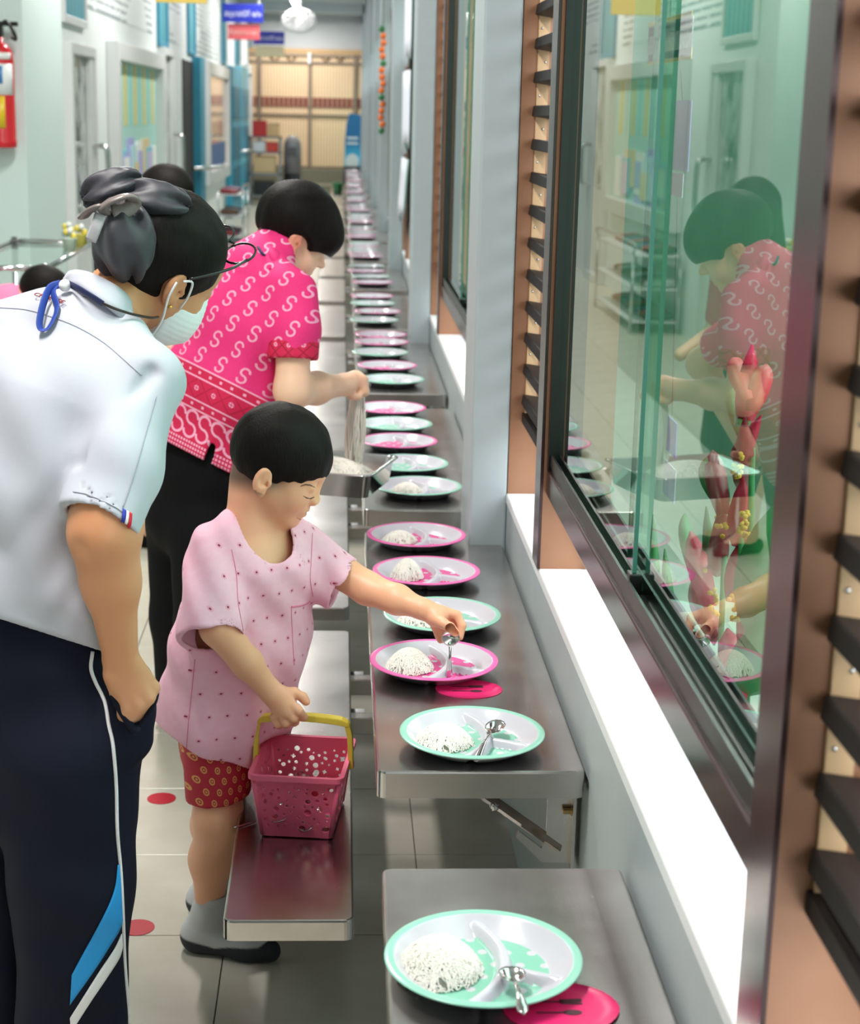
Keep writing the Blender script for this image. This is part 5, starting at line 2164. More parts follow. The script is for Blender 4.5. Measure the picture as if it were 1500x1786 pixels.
    ax = (rSe - rS) / np.linalg.norm(rSe - rS)

    def solid(P):
        d = sd_loft(P, shp, lat, 0.05)
        sl = sd_chain(P, [rS + np.array([-0.01, 0.01, 0]), rS * 0.4 + rSe * 0.6, rSe + 0.03 * ax], [0.062, 0.062, 0.0585], 0.02)
        sl = smax(sl, (P - rSe) @ ax.astype(np.float32), 0.004)
        d = smin(d, sl, 0.03)
        d = smin(d, sd_cone(P, lS, lE * 0.75 + lS * 0.25, 0.062, 0.058), 0.03)
        d = smin(d, sd_cone(P, A(458, 470, 4.10), neckb + np.array([0.004, 0, 0.018]), 0.075, 0.058), 0.03)
        d = d + 0.004 * wobble(P, 20, 9) + 0.003 * np.sin(P[..., 0] * 60 - P[..., 2] * 25)
        for a_, b_, wd_, dp_ in ((A(468, 470, 3.99), A(476, 560, 3.98), 0.010, 0.007), (A(470, 560, 3.99), A(440, 600, 4.0), 0.010, 0.006)):
            d = d + dp_ * np.exp(-(sd_cone(P, a_, b_, 0.001, 0.001) / wd_) ** 2)
        return d

    def fs(P):
        d0 = solid(P)
        d = np.maximum(d0, -(d0 + 0.011))
        d = smax(d, -((P - hemc) @ hn.astype(np.float32)), 0.004)
        cyl = np.maximum(sd_cone(P, rSe - 0.1 * ax, rSe + 0.1 * ax, 0.050, 0.050), np.abs((P - rSe) @ ax.astype(np.float32)) - 0.022)
        d = smax(d, -cyl, 0.004)
        d = smax(d, -sd_cone(P, neckb + np.array([0.0, 0, -0.01]), hc, 0.054, 0.066), 0.004)
        slit = sd_cone(P, A(377, 752, 3.97), A(358, 830, 3.94), 0.002, 0.018)
        d = smax(d, -slit, 0.003)
        return d
    sh = organic('shirt', fs, (-0.70, 3.80, 0.62), (0.0, 4.55, 1.36), 0.0052, M_BATIK, t, 2)
    # cuff band on the near sleeve
    M_CUFF = mat('batik_cuff', deep, 0.75)
    (x, y, z), vec = coords(M_CUFF)
    u, v = (x - y * 0.2) / 0.034, z / 0.034
    du, dv = u.fract() - 0.5, (v + 0.2).fract() - 0.5
    dia = ((du.abs() + dv.abs()) - 0.5).abs().lt(0.06)
    flo = (du.abs() + dv.abs()).lt(0.2) * (du.abs().gt(0.02)) * (dv.abs().gt(0.02))
    setcol(M_CUFF, mixc(M_CUFF, flo, mixc(M_CUFF, dia, deep, srgb(170, 10, 50)), lite))

    def fc(P):
        d0 = sd_chain(P, [rS * 0.4 + rSe * 0.6, rSe + 0.03 * ax], [0.0640, 0.0605], 0.0)
        d = np.maximum(d0, -(d0 + 0.012))
        tt = (P - rSe) @ ax.astype(np.float32)
        return smax(smax(d, tt - 0.012, 0.003), -tt - 0.030, 0.003)
    organic('sleeve_cuff', fc, rSe - 0.1, rSe + 0.1, 0.0045, M_CUFF, t, 1)
    M_LINE = mat('pink_trim', srgb(248, 176, 206), 0.7)
    # collar and lanyard
    I = catmull([A(440, 437, 4.17), A(447, 426, 4.13), A(462, 424, 4.07), A(480, 433, 4.04), A(494, 448, 4.05), A(500, 470, 4.10)], 5)
    O = catmull([A(432, 447, 4.16), A(440, 442, 4.10), A(458, 446, 4.04), A(478, 458, 4.00), A(494, 474, 4.01), A(502, 490, 4.07)], 5)
    V, F = [], []
    for a_, b_ in zip(I, O):
        V += [tuple(a_), tuple((a_ + b_) / 2 + np.array([0, -0.004, 0.003])), tuple(b_)]
    for i in range(len(I) - 1):
        for j in range(2):
            F.append([i * 3 + j, i * 3 + j + 1, (i + 1) * 3 + j + 1, (i + 1) * 3 + j])
    co = pydata('collar', V, F, M_BATIK, t)
    so = co.modifiers.new('thickness', 'SOLIDIFY')
    so.thickness = 0.006
    # trousers and shoes
    M_BLK = mat('black_cloth', srgb(16, 15, 18), 0.85, 0.0, Specular_IOR_Level=0.15)

    def ft(P):
        d = sd_loft(P, [(A(338, 900, 4.13), 0.160, 0.115), (A(350, 800, 4.12), 0.150, 0.106), (A(365, 740, 4.11), 0.145, 0.102)], lat, 0.05)
        for hx, fx in ((A(362, 930, 4.04), np.array([-0.33, 4.02, 0.07])), (A(318, 930, 4.20), np.array([-0.41, 4.22, 0.07]))):
            d = smin(d, sd_chain(P, [hx, hx * 0.5 + fx * 0.5, fx], [0.092, 0.080, 0.068], 0.03), 0.03)
        d = d + 0.003 * wobble(P, 18, 11)
        return smax(d, 0.05 - P[..., 2], 0.004)
    organic('trousers', ft, (-0.68, 3.86, 0.03), (-0.12, 4.42, 0.86), 0.008, M_BLK, t, 2)
    for fx in (np.array([-0.33, 4.02, 0]), np.array([-0.41, 4.22, 0])):
        def fsh(P, fx=fx):
            d = sd_chain(P, [fx + np.array([-0.03, -0.01, 0.045]), fx + np.array([0.06, 0.04, 0.036]), fx + np.array([0.14, 0.085, 0.028])], [0.044, 0.042, 0.030], 0.02)
            return smax(d, 0.001 - P[..., 2], 0.004)
        organic('shoe', fsh, fx + np.array([-0.09, -0.08, -0.006]), fx + np.array([0.20, 0.16, 0.10]), 0.006, M_BLK, t, 1)
    # identity card on its cord
    M_CORD = mat('cord_navy', srgb(40, 40, 90), 0.6)
    tubeo('lanyard', [tuple(p) for p in catmull([A(432, 434, 4.16), A(446, 428, 4.06), A(456, 440, 4.02), A(462, 446, 4.02)], 5)], 0.0035, M_CORD, t, 6)
    tubeo('lanyard', [tuple(p) for p in catmull([A(500, 560, 4.24), A(480, 640, 4.25), A(466, 670, 4.24), A(464, 690, 4.235)], 5)], 0.0035, M_CORD, t, 6)
    cc = A(463, 712, 4.235)
    cd = boxo('card_holder', -0.024, 0.024, -0.002, 0.002, -0.032, 0.032, M_WHITE, t, 0.002)
    cd.location = tuple(cc)
    ph = boxo('card_photo', -0.016, 0.016, -0.0028, -0.0022, -0.026, 0.026, mat('card_red', srgb(140, 40, 56), 0.5), cd)
    return settle(t)


TEACHER = build_teacher()

# ================================================================== TRAY AND HANGING NOODLES
TRZ = 0.70
nr, fr_ = Vector(atz(645, 832, 0.735)), Vector(atz(692, 797, 0.735))
ey = (fr_ - nr)
LY = ey.length
ey.normalize()
ex = Vector((ey.y, -ey.x, 0))
tray = empty('steel_tray', (nr.x, nr.y, 0.735 - 0.058))
tray.rotation_euler = (0, 0, math.atan2(ex.y, ex.x))
tag(tray, 'shallow steel tray of rice noodles held over the bench', 'tray')
TW, TL, TH = 0.30, max(LY, 0.24), 0.058
bm = bmesh.new()
def _ring(x0, x1, y0, y1, r_, z):
    return [bm.verts.new((p[0], p[1], z)) for p in rrect(x0, x1, y0, y1, r_)]
rings = [_ring(-TW + 0.012, -0.012, 0.012, TL - 0.012, 0.02, 0.0), _ring(-TW + 0.003, -0.003, 0.003, TL - 0.003, 0.022, TH), _ring(-TW - 0.008, 0.008, -0.008, TL + 0.008, 0.028, TH + 0.001),
         _ring(-TW - 0.008, 0.008, -0.008, TL + 0.008, 0.028, TH + 0.003), _ring(-TW + 0.005, -0.005, 0.005, TL - 0.005, 0.022, TH + 0.0025), _ring(-TW + 0.014, -0.014, 0.014, TL - 0.014, 0.02, 0.002)]
for i in range(len(rings) - 1):
    for j in range(len(rings[0])):
        bm.faces.new((rings[i][j], rings[i][(j + 1) % len(rings[0])], rings[i + 1][(j + 1) % len(rings[0])], rings[i + 1][j]))
bm.faces.new(rings[0][::-1])
bm.faces.new(rings[-1])
bmesh.ops.recalc_face_normals(bm, faces=bm.faces)
bm_obj('pan', bm, M_CHROME, tray, True)
# noodles filling the tray
nd = bpy.data.objects.new('noodle_bed', heap_mesh('noodle_bed', 0.132, 0.098, 0.040, 620, 31, 0.0012))
C.objects.link(nd)
nd.location = tray.location + Matrix.Rotation(tray.rotation_euler.z, 4, 'Z') @ Vector((-TW * 0.52, TL * 0.5, 0.030))
nd.rotation_euler = tray.rotation_euler
tag(nd, 'bed of rice noodles filling the steel tray', 'noodles')
# hank of noodles hanging from the fist
rr = random.Random(5)
bm = bmesh.new()
top, bot = A(624, 690, 4.165), A(618, 812, 4.165)
for i in range(150):
    a_, q = rr.uniform(0, 6.28), rr.random() ** 0.6
    r0, r1 = 0.016 * q, 0.024 * q
    e = rr.uniform(0.6, 1.04)
    off = rr.uniform(-0.008, 0.008)
    pts = []
    for k in range(9):
        tt = k / 8 * e
        rad = r0 + (r1 - r0) * math.sin(min(1, tt * 1.3) * math.pi * 0.75)
        p = top * (1 - tt) + bot * tt
        pts.append((p[0] + rad * math.cos(a_) + off * math.sin(tt * 3 + a_), p[1] + rad * math.sin(a_) * 0.7, p[2] + 0.004 * math.sin(tt * 9 + i)))
    tube(bm, pts, 0.0013, 4, False)
hk = bm_obj('noodle_hank', bm, M_NOOD, None, True)
tag(hk, 'long hank of rice noodles hanging from the teacher\'s fist', 'noodles')

# ================================================================== WOMAN AND CHILD FARTHER BACK
def build_back_woman():
    t = tag(empty('person', (-0.66, 6.12, 0)), 'long-haired woman mostly hidden behind the teacher, facing the window', 'person')
    hc = A(292, 342, 6.05)
    Fm = frame((0.84, -0.5, -0.2), (0.1, 0, 1))
    base = np.array([-0.66, 6.12, 0])

    def f(P):
        d = head_sdf(P, hc, Fm, 1.02, True)
        nb = np.array([hc[0] - 0.03, hc[1] + 0.02, hc[2] - 0.17])
        d = smin(d, sd_cone(P, hc + np.array([-0.02, 0.01, -0.06]), nb, 0.048, 0.05), 0.02)
        d = smin(d, sd_loft(P, [(nb + np.array([0, 0, -0.04]), 0.12, 0.06), (base + np.array([0, 0, 0.95]), 0.13, 0.09), (base + np.array([0, 0, 0.75]), 0.14, 0.1)], (0.5, 0.84, 0), 0.04), 0.03)
        for sg in (1, -1):
            s0 = nb + np.array([0.075 * sg, 0.12 * sg, -0.05])
            d = smin(d, sd_chain(P, [s0, s0 + np.array([0.03, 0, -0.25]), s0 + np.array([0.17, -0.06, -0.33])], [0.045, 0.036, 0.024], 0.02), 0.02)
            l0 = base + np.array([0.04 * sg, 0.07 * sg, 0.7])
            l1 = base + np.array([0.03 * sg, 0.06 * sg, 0.07])
            d = smin(d, sd_chain(P, [l0, (l0 + l1) / 2, l1, l1 + np.array([0.09, -0.04, -0.045])], [0.08, 0.055, 0.034, 0.026], 0.03), 0.02)
        return smax(d, 0.002 - P[..., 2], 0.004)
    v, q = surface(f, (-1.0, 5.75, -0.01), (-0.3, 6.45, 1.5), 0.0085)
    body = sd_obj('body', [(relax(v, q, 1), q)], M_SKINT, t)

    def col(P):
        L = ((P - hc) @ Fm) / 1.02
        c = np.tile(np.asarray(srgb(226, 178, 148)[:3])[None], (len(P), 1))
        lp = np.exp(-((L[:, 2] + 0.073) / 0.008) ** 2 - (L[:, 1] / 0.02) ** 2) * (L[:, 0] > 0.06)
        eb = np.exp(-((L[:, 2] - 0.008) / 0.004) ** 2) * (np.abs(np.abs(L[:, 1]) - 0.03) < 0.016) * (L[:, 0] > 0.05) * 0.8
        c = c * (1 - lp[:, None]) + np.asarray(srgb(196, 90, 90)[:3])[None] * lp[:, None]
        return c * (1 - eb[:, None]) + np.asarray(srgb(60, 44, 40)[:3])[None] * eb[:, None]
    vcol(body, col)

    def fh(P):
        L = ((P - hc) @ Fm.astype(np.float32)) / 1.02
        d = sd_ell(L, (-0.006, 0, 0.02), (0.100, 0.086, 0.092))
        for sg in (1, -1):
            d = smin(d, sd_chain(L, [(-0.01, 0.075 * sg, 0.0), (0.01, 0.085 * sg, -0.09), (0.02, 0.08 * sg, -0.17)], [0.03, 0.028, 0.012], 0.02), 0.02)
        d = smin(d, sd_chain(L, [(-0.06, 0, 0.0), (-0.075, 0, -0.15)], [0.06, 0.05], 0.02), 0.03)
        return smax(d, -sd_ell(L, (0.09, 0, -0.05), (0.075, 0.062, 0.088)), 0.008) * 1.02
    organic('hair', fh, hc - 0.24, hc + 0.2, 0.007, M_HAIR, t, 1)
    M_ROSE = mat('rose_shirt', srgb(222, 84, 120), 0.8)

    def fs(P):
        nb = np.array([hc[0] - 0.03, hc[1] + 0.02, hc[2] - 0.17])
        d = sd_loft(P, [(nb + np.array([0, 0, -0.05]), 0.135, 0.075), (base + np.array([0, 0, 0.95]), 0.150, 0.11), (base + np.array([0, 0, 0.72]), 0.165, 0.125)], (0.5, 0.84, 0), 0.04)
        for sg in (1, -1):
            s0 = nb + np.array([0.075 * sg, 0.12 * sg, -0.05])
            d = smin(d, sd_cone(P, s0, s0 + np.array([0.02, 0, -0.19]), 0.056, 0.052), 0.03)
        d = d + 0.003 * wobble(P, 24, 13)
        d = smax(d, 0.70 - P[..., 2], 0.004)
        return smax(d, -sd_cone(P, nb + np.array([0, 0, -0.02]), hc, 0.052, 0.06), 0.004)
    organic('shirt', fs, (-1.0, 5.75, 0.66), (-0.3, 6.45, 1.3), 0.0085, M_ROSE, t, 1)

    def fk(P):
        d = sd_loft(P, [(base + np.array([0, 0, 0.80]), 0.150, 0.11), (base + np.array([0, 0, 0.42]), 0.17, 0.14)], (0.5, 0.84, 0), 0.04)
        d = d + 0.004 * np.sin(np.arctan2(P[..., 1] - base[1], P[..., 0] - base[0]) * 9)
        return smax(d, 0.30 - P[..., 2], 0.004)
    organic('skirt', fk, (-1.0, 5.75, 0.27), (-0.3, 6.45, 0.95), 0.009, mat('black_cloth', None), t, 1)
    for sg in (1, -1):
        c = base + np.array([0.03 * sg, 0.06 * sg, 0])
        def fsh(P, c=c):
            d = sd_chain(P, [c + np.array([-0.03, 0.01, 0.03]), c + np.array([0.05, -0.02, 0.03]), c + np.array([0.12, -0.055, 0.022])], [0.036, 0.034, 0.025], 0.02)
            d = smax(d, P[..., 2] - 0.05, 0.004)
            return smax(d, 0.001 - P[..., 2], 0.004)
        organic('shoe', fsh, c + np.array([-0.08, -0.12, -0.006]), c + np.array([0.16, 0.07, 0.08]), 0.006, mat('black_cloth', None), t, 1)
    return settle(t)


def build_far_child():
    t = tag(empty('person', (-1.12, 6.05, 0)), 'dark-haired child in a pink shirt bending over behind the woman in white', 'person')
    hc = A(76, 515, 6.0)
    Fm = frame((0.8, 0.1, -0.6), (0.5, 0, 0.85))
    hip = np.array([-1.40, 6.05, 0.86])

    def f(P):
        d = head_sdf(P, hc, Fm, 0.95)
        nb = hc + np.array([-0.10, 0.0, -0.055])
        d = smin(d, sd_cone(P, hc + np.array([-0.03, 0, -0.03]), nb, 0.045, 0.05), 0.02)
        d = smin(d, sd_cone(P, nb, hip, 0.08, 0.09), 0.03)
        for sg in (1, -1):
            d = smin(d, sd_chain(P, [nb + np.array([0, 0.10 * sg, -0.02]), nb + np.array([0.05, 0.13 * sg, -0.2]), nb + np.array([0.18, 0.09 * sg, -0.28])], [0.036, 0.03, 0.022], 0.02), 0.02)
            d = smin(d, sd_chain(P, [hip + np.array([0, 0.06 * sg, 0]), np.array([-1.36, 6.05 + 0.07 * sg, 0.42]), np.array([-1.40, 6.05 + 0.07 * sg, 0.06]), np.array([-1.30, 6.05 + 0.07 * sg, 0.03])], [0.07, 0.05, 0.035, 0.03], 0.03), 0.02)
        return smax(d, 0.002 - P[..., 2], 0.004)
    v, q = surface(f, (-1.6, 5.8, -0.01), (-0.8, 6.3, 1.2), 0.009)
    body = sd_obj('body', [(relax(v, q, 1), q)], M_SKINB, t)
    vcol(body, lambda P: np.tile(np.asarray(srgb(226, 172, 138)[:3])[None], (len(P), 1)))

    def fh(P):
        L = ((P - hc) @ Fm.astype(np.float32)) / 0.95
        d = sd_ell(L, (-0.006, 0, 0.022), (0.100, 0.084, 0.092))
        return smax(d, -sd_ell(L, (0.09, 0, -0.06), (0.09, 0.085, 0.085)), 0.008) * 0.95
    organic('hair', fh, hc - 0.14, hc + 0.14, 0.006, M_HAIR, t, 1)

    def fs(P):
        nb = hc + np.array([-0.12, 0.0, -0.06])
        d = sd_cone(P, nb, hip + np.array([-0.02, 0, -0.04]), 0.098, 0.115)
        for sg in (1, -1):
            d = smin(d, sd_cone(P, nb + np.array([0, 0.09 * sg, -0.01]), nb + np.array([0.03, 0.13 * sg, -0.14]), 0.05, 0.048), 0.03)
        return d + 0.003 * wobble(P, 24, 15)
    organic('shirt', fs, (-1.65, 5.8, 0.6), (-0.95, 6.3, 1.15), 0.009, mat('pink_child_shirt', srgb(236, 120, 158), 0.8), t, 1)

    def fp(P):
        d = sd_ell(P, hip + np.array([-0.01, 0, -0.03]), (0.118, 0.125, 0.12))
        for sg in (1, -1):
            d = smin(d, sd_cone(P, hip + np.array([0, 0.06 * sg, -0.05]), np.array([-1.36, 6.05 + 0.07 * sg, 0.40]), 0.085, 0.068), 0.02)
        return smax(d, 0.42 - P[..., 2], 0.004)
    organic('shorts', fp, (-1.65, 5.8, 0.38), (-1.15, 6.3, 1.05), 0.009, mat('red_child_shorts', srgb(176, 40, 58), 0.8), t, 1)
    for sg in (1, -1):
        c = np.array([-1.40, 6.05 + 0.07 * sg, 0])
        def fk(P, c=c):
            d = sd_chain(P, [c + np.array([0, 0, 0.13]), c + np.array([0, 0, 0.05]), c + np.array([0.11, 0, 0.03])], [0.044, 0.042, 0.036], 0.02)
            return smax(smax(d, P[..., 2] - 0.14, 0.004), 0.001 - P[..., 2], 0.004)
        organic('sock', fk, c + np.array([-0.07, -0.07, -0.006]), c + np.array([0.17, 0.07, 0.16]), 0.008, mat('grey_sock', srgb(190, 190, 194), 0.85), t, 1)
    return settle(t)


build_back_woman()
build_far_child()
# ================================================================== LEFT WALL FITTINGS
WL = XL + 0.002


def yz(px, py, x=XL):
    p = atx(px, py, x)
    return p.y, p.z


def wall_panel(name, pxa, pxb, z0, z1, m, parent, d0=0.0, d1=0.02, bev=0.0):
    ya, yb = yz(pxa, 200)[0], yz(pxb, 200)[0]
    return boxo(name, WL + d0, WL + d1, ya, yb, z0, z1, m, parent, bev)


def frame4(parent, ya, yb, z0, z1, w, d0, d1, m, name='frame'):
    boxo(name, WL + d0, WL + d1, ya, ya + w, z0, z1, m, parent, 0.004)
    boxo(name, WL + d0, WL + d1, yb - w, yb, z0, z1, m, parent, 0.004)
    boxo(name, WL + d0, WL + d1, ya + w, yb - w, z1 - w, z1, m, parent, 0.004)
    boxo(name, WL + d0, WL + d1, ya + w, yb - w, z0, z0 + w, m, parent, 0.004)


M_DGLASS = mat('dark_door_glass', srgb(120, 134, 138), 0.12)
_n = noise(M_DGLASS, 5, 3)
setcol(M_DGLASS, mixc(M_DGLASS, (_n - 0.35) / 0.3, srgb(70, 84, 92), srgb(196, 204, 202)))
M_CURT = mat('teal_curtain', srgb(52, 140, 158), 0.6)
(_x, _y, _z), _v = coords(M_CURT)
setcol(M_CURT, mixc(M_CURT, ((_y * 46.0).sin() * 0.5 + 0.5), srgb(40, 118, 140), srgb(86, 170, 182)))


def door(n, pxa, pxb, ztop, label, glass):
    ya, yb = yz(pxa, 200)[0], yz(pxb, 200)[0]
    d = struct(empty('door_%d' % n, (0, 0, 0)), label)
    frame4(d, ya, yb, 0.0, ztop, 0.07, 0.0, 0.07, M_ALU)
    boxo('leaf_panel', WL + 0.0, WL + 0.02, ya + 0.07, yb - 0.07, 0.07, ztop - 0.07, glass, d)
    boxo('leaf_stile', WL + 0.02, WL + 0.055, yb - 0.2, yb - 0.08, 0.07, ztop - 0.07, M_ALU, d, 0.004)
    boxo('kick_plate', WL + 0.02, WL + 0.03, ya + 0.07, yb - 0.2, 0.07, 0.9, M_ALU, d)
    tubeo('pull_handle', [tuple(p) for p in catmull([(WL + 0.05, yb - 0.14, 1.34), (WL + 0.13, yb - 0.14, 1.33), (WL + 0.15, yb - 0.14, 1.27), (WL + 0.15, yb - 0.14, 1.0), (WL + 0.13, yb - 0.14, 0.94), (WL + 0.05, yb - 0.14, 0.93)], 5)], 0.018, M_CHROME, d, 8)
    return d


z_d1 = yz(130, 78)[1]
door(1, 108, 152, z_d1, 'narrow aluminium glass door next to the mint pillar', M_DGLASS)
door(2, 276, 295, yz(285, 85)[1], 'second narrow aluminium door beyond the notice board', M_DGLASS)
# transoms with teal curtains
for i, (a, b, zb) in enumerate(((109, 149, yz(130, 46)[1]), (275, 291, yz(282, 82)[1]), (327, 339, yz(333, 96)[1]), (386, 392, yz(389, 112)[1]), (410, 416, yz(413, 112)[1]), (434, 440, yz(436, 112)[1]))):
    w_ = struct(empty('window_%d' % (60 + i)), 'high window strip with teal curtain')
    ya, yb = yz(a, 200)[0], yz(b, 200)[0]
    frame4(w_, ya, yb, zb, 3.2, 0.05, 0.0, 0.03, M_ALU if i < 1 else M_TEAL)
    boxo('curtain', WL, WL + 0.012, ya + 0.05, yb - 0.05, zb + 0.05, 3.15, M_CURT, w_)
# notice board with coloured sheets
nb = tag(empty('notice_board', (0, 0, 0)), 'framed notice board with striped and lavender sheets beside the first door', 'notice board')
ya, yb = yz(187, 200)[0], yz(272, 200)[0]
zt, zb = yz(230, 84)[1], 0.75
frame4(nb, ya, yb, zb, zt, 0.13, 0.0, 0.09, M_ALU)
boxo('backing', WL, WL + 0.015, ya + 0.12, yb - 0.12, zb + 0.12, zt - 0.12, mat('board_mint', srgb(176, 222, 214), 0.4), nb)
rr = random.Random(4)
for i in range(9):
    y0 = ya + 0.2 + i * (yb - ya - 0.4) / 9
    boxo('stripe', WL + 0.015, WL + 0.019, y0, y0 + 0.16, zt - 0.62, zt - 0.14, mat('board_stripe%d' % (i % 2), srgb(*((222, 206, 120), (150, 214, 206))[i % 2]), 0.5), nb)
for i in range(26):
    y0 = rr.uniform(ya + 0.2, yb - 0.6)
    z0 = rr.uniform(zb + 0.15, zt - 1.05)
    if i < 7:
        y0, z0 = ya + 0.25 + (i % 4) * 0.62, zt - 1.02 - 0.10 * (i // 4) - rr.uniform(0, 0.1)
    c = ((176, 176, 228), (176, 176, 228), (188, 224, 232), (226, 204, 160), (244, 244, 240), (130, 196, 214), (206, 190, 226))[i % 7 if i > 6 else i % 2]
    boxo('sheet', WL + 0.015, WL + 0.020 + 0.0008 * i, y0, y0 + rr.uniform(0.3, 0.5), z0, z0 + rr.uniform(0.22, 0.36), mat('sheet_%d_%d_%d' % c, srgb(*c), 0.45), nb)
# doorway left open, the shade inside it put in as a dark sheet
dw = struct(boxo('door_3', WL, WL + 0.012, yz(318, 200)[0], yz(335, 200)[0], 0.0, yz(326, 106)[1], M_DARK), 'dark sheet standing in for a shaded open doorway')
boxo('jamb', WL, WL + 0.10, yz(335, 200)[0], yz(343, 200)[0], 0.0, yz(338, 100)[1], M_TEAL, dw)
tubeo('door_bolt', [(WL + 0.05, yz(330, 200)[0], 0.92), (WL + 0.30, yz(345, 200)[0], 0.92), (WL + 0.25, yz(352, 200)[0], 0.92)], 0.022, M_CHROME, dw, 8)


def glass_board(pxa, pxb, pyt, lab):
    b = tag(empty('display_board', (0, 0, 0)), lab, 'display board')
    ya, yb = yz(pxa, 200)[0], yz(pxb, 200)[0]
    zt, zb = yz((pxa + pxb) / 2, pyt)[1], yz((pxa + pxb) / 2, 315)[1]
    frame4(b, ya, yb, zb, zt, 0.16, 0.0, 0.08, M_ALU)
    boxo('pane', WL, WL + 0.03, ya + 0.16, yb - 0.16, zb + 0.16, zt - 0.16, mat('board_glass_reflection', srgb(214, 190, 176), 0.08), b)  # tan reflection of the gate put into the pane's own colour
    boxo('sheet', WL + 0.03, WL + 0.036, ya + 0.4, yb - 0.5, zb + 0.2, zb + 0.5, mat('sheet_blue', srgb(60, 96, 150), 0.4), b)
    return b


glass_board(355, 392, 113, 'grey framed glass display board before the teal doors')
glass_board(425, 433, 113, 'grey framed glass display board beyond the teal doors')
for i, (a, b, lab) in enumerate(((393, 409, 'nearer tall teal door leaf on the left wall'), (410, 424, 'farther tall teal door leaf on the left wall'), (446, 452, 'teal door leaf next to the end gate'))):
    ya, yb = yz(a, 200)[0], yz(b, 200)[0]
    d = struct(boxo('door_%d' % (4 + i), WL, WL + 0.10, ya, yb, 0.02, yz((a + b) / 2, 118)[1], M_TEAL if i != 1 else mat('teal_light', srgb(96, 184, 206), 0.4)), lab)
    for zz in (0.25, 0.85, 1.45):
        boxo('door_panel', WL + 0.10, WL + 0.112, ya + 0.15, yb - 0.15, zz, zz + 0.48, M_TEALD if i != 1 else M_TEAL, d)
    tubeo('door_bolt', [(WL + 0.1, yb - 0.3, 0.95), (WL + 0.32, yb - 0.1, 0.95)], 0.022, M_CHROME, d, 8)
# printed text lines on the wall
M_TXT = mat('wall_print', srgb(226, 232, 232), 0.5)
(_x, _y, _z), _v = coords(M_TXT)
_row = (_z / 0.062).fract()
_n = noise(M_TXT, 1.0, 3, scaled(M_TXT, 1, 9, 40))
_par = noise(M_TXT, 1.0, 1, scaled(M_TXT, 1, 0.35, 2.2))
setcol(M_TXT, mixc(M_TXT, ((_row - 0.5).abs().lt(0.20)) * (_n.gt(0.42)) * _par.gt(0.42), srgb(228, 234, 234), srgb(140, 150, 156)))
tx = boxo('trim_90', WL, WL + 0.003, 11.85, 15.9, 2.25, 3.15, M_TXT)
struct(tx, 'wall area printed with small grey lines of writing')
struct(boxo('trim_91', WL, WL + 0.003, 17.5, 18.6, 2.25, 3.15, M_TXT), 'narrow wall area with small grey writing')
struct(boxo('trim_92', WL, WL + 0.003, 20.5, 24.0, 2.25, 3.15, M_TXT), 'farther wall area with small grey writing')

# ================================================================== HANGING SIGNS
M_WT = mat('sign_white', srgb(236, 236, 244), 0.5)


def sign(name, pa, pb, y, m, text, tm, label, size, hang=True, tw=0.9):
    a, b = aty(pa[0], pa[1], y), aty(pb[0], pb[1], y)
    s_ = tag(empty(name, ((a.x + b.x) / 2, y, b.z)), label, 'sign')
    w, h = b.x - a.x, a.z - b.z
    boxo('board', -w / 2, w / 2, 0.0, 0.02, 0.0, h, m, s_, 0.003)
    if text:
        text_mesh('lettering', text, h * size, tm, s_, (0, -0.002, h * 0.46), (math.radians(90), 0, 0), 0.001, 'CENTER', w * tw)
    if hang:
        for sx in (-0.4, 0.4):
            boxo('hanger', sx * w - 0.006, sx * w + 0.006, 0.006, 0.014, h, 3.35 - b.z, M_ALU, s_)
    return s_


M_BLUE = mat('sign_blue', srgb(34, 48, 176), 0.5)
sign('room_sign', (388, 6), (459, 40), 20.0, M_BLUE, 'อนุบาลปีที่ ๒/๑', M_WT, 'blue hanging room sign with white Thai writing, nearer one', 0.44)
sign('room_sign', (442, 54), (496, 78), 26.0, M_BLUE, 'อนุบาลปีที่ ๒/๒', M_WT, 'blue hanging room sign with white Thai writing, farther one', 0.44)
sign('notice_sign', (397, 41), (453, 70), 20.03, mat('sign_red', srgb(236, 104, 112), 0.5), 'ห้องปลอดฝุ่น', mat('sign_pale', srgb(240, 206, 196), 0.5), 'salmon red sign hung under the nearer blue sign', 0.42, False)
sign('notice_sign', (446, 79), (495, 100), 26.03, mat('sign_cream', srgb(226, 214, 176), 0.5), None, None, 'cream sign hung under the farther blue sign', 0.4, False)
sign('yellow_sign', (270, -60), (361, 6), 11.0, mat('sign_yellow', srgb(232, 200, 92), 0.5), None, None, 'yellow hanging sign at the top left, only its lower edge in view', 0.4)
for o_ in [o for o in C.objects if o.name.startswith('notice_sign') and o.parent is None]:
    for sx in (-0.15, 0.15):
        boxo('link', sx - 0.006, sx + 0.006, 0.006, 0.014, [c for c in o_.children][0].dimensions.z if False else 0.20, 0.30, M_ALU, o_)

# ================================================================== END GATE
M_GATE = mat('gate_sheet', srgb(228, 192, 150), 0.6)
(_x, _y, _z), _v = coords(M_GATE)
setcol(M_GATE, mixc(M_GATE, ((_x / 0.055).fract() - 0.5).abs().gt(0.40), srgb(246, 216, 178), srgb(200, 158, 116)))
bump(M_GATE, ((_x / 0.055).fract() - 0.5).abs(), 0.6, 0.01)
M_BRICK = mat('brick_band', srgb(128, 66, 60), 0.7)
(_x, _y, _z), _v = coords(M_BRICK)
setcol(M_BRICK, mixc(M_BRICK, ((_x / 0.09).fract() - 0.5).abs().gt(0.36), srgb(124, 60, 56), srgb(196, 150, 122)))
g = tag(empty('gate', (-0.65, Y_END, 0.55)), 'tall tan sheet-metal double gate closing the far end of the corridor', 'gate')
GY = 0.0
gp = lambda px, py: (aty(px, py, Y_END).x + 0.65, aty(px, py, Y_END).z - 0.55)
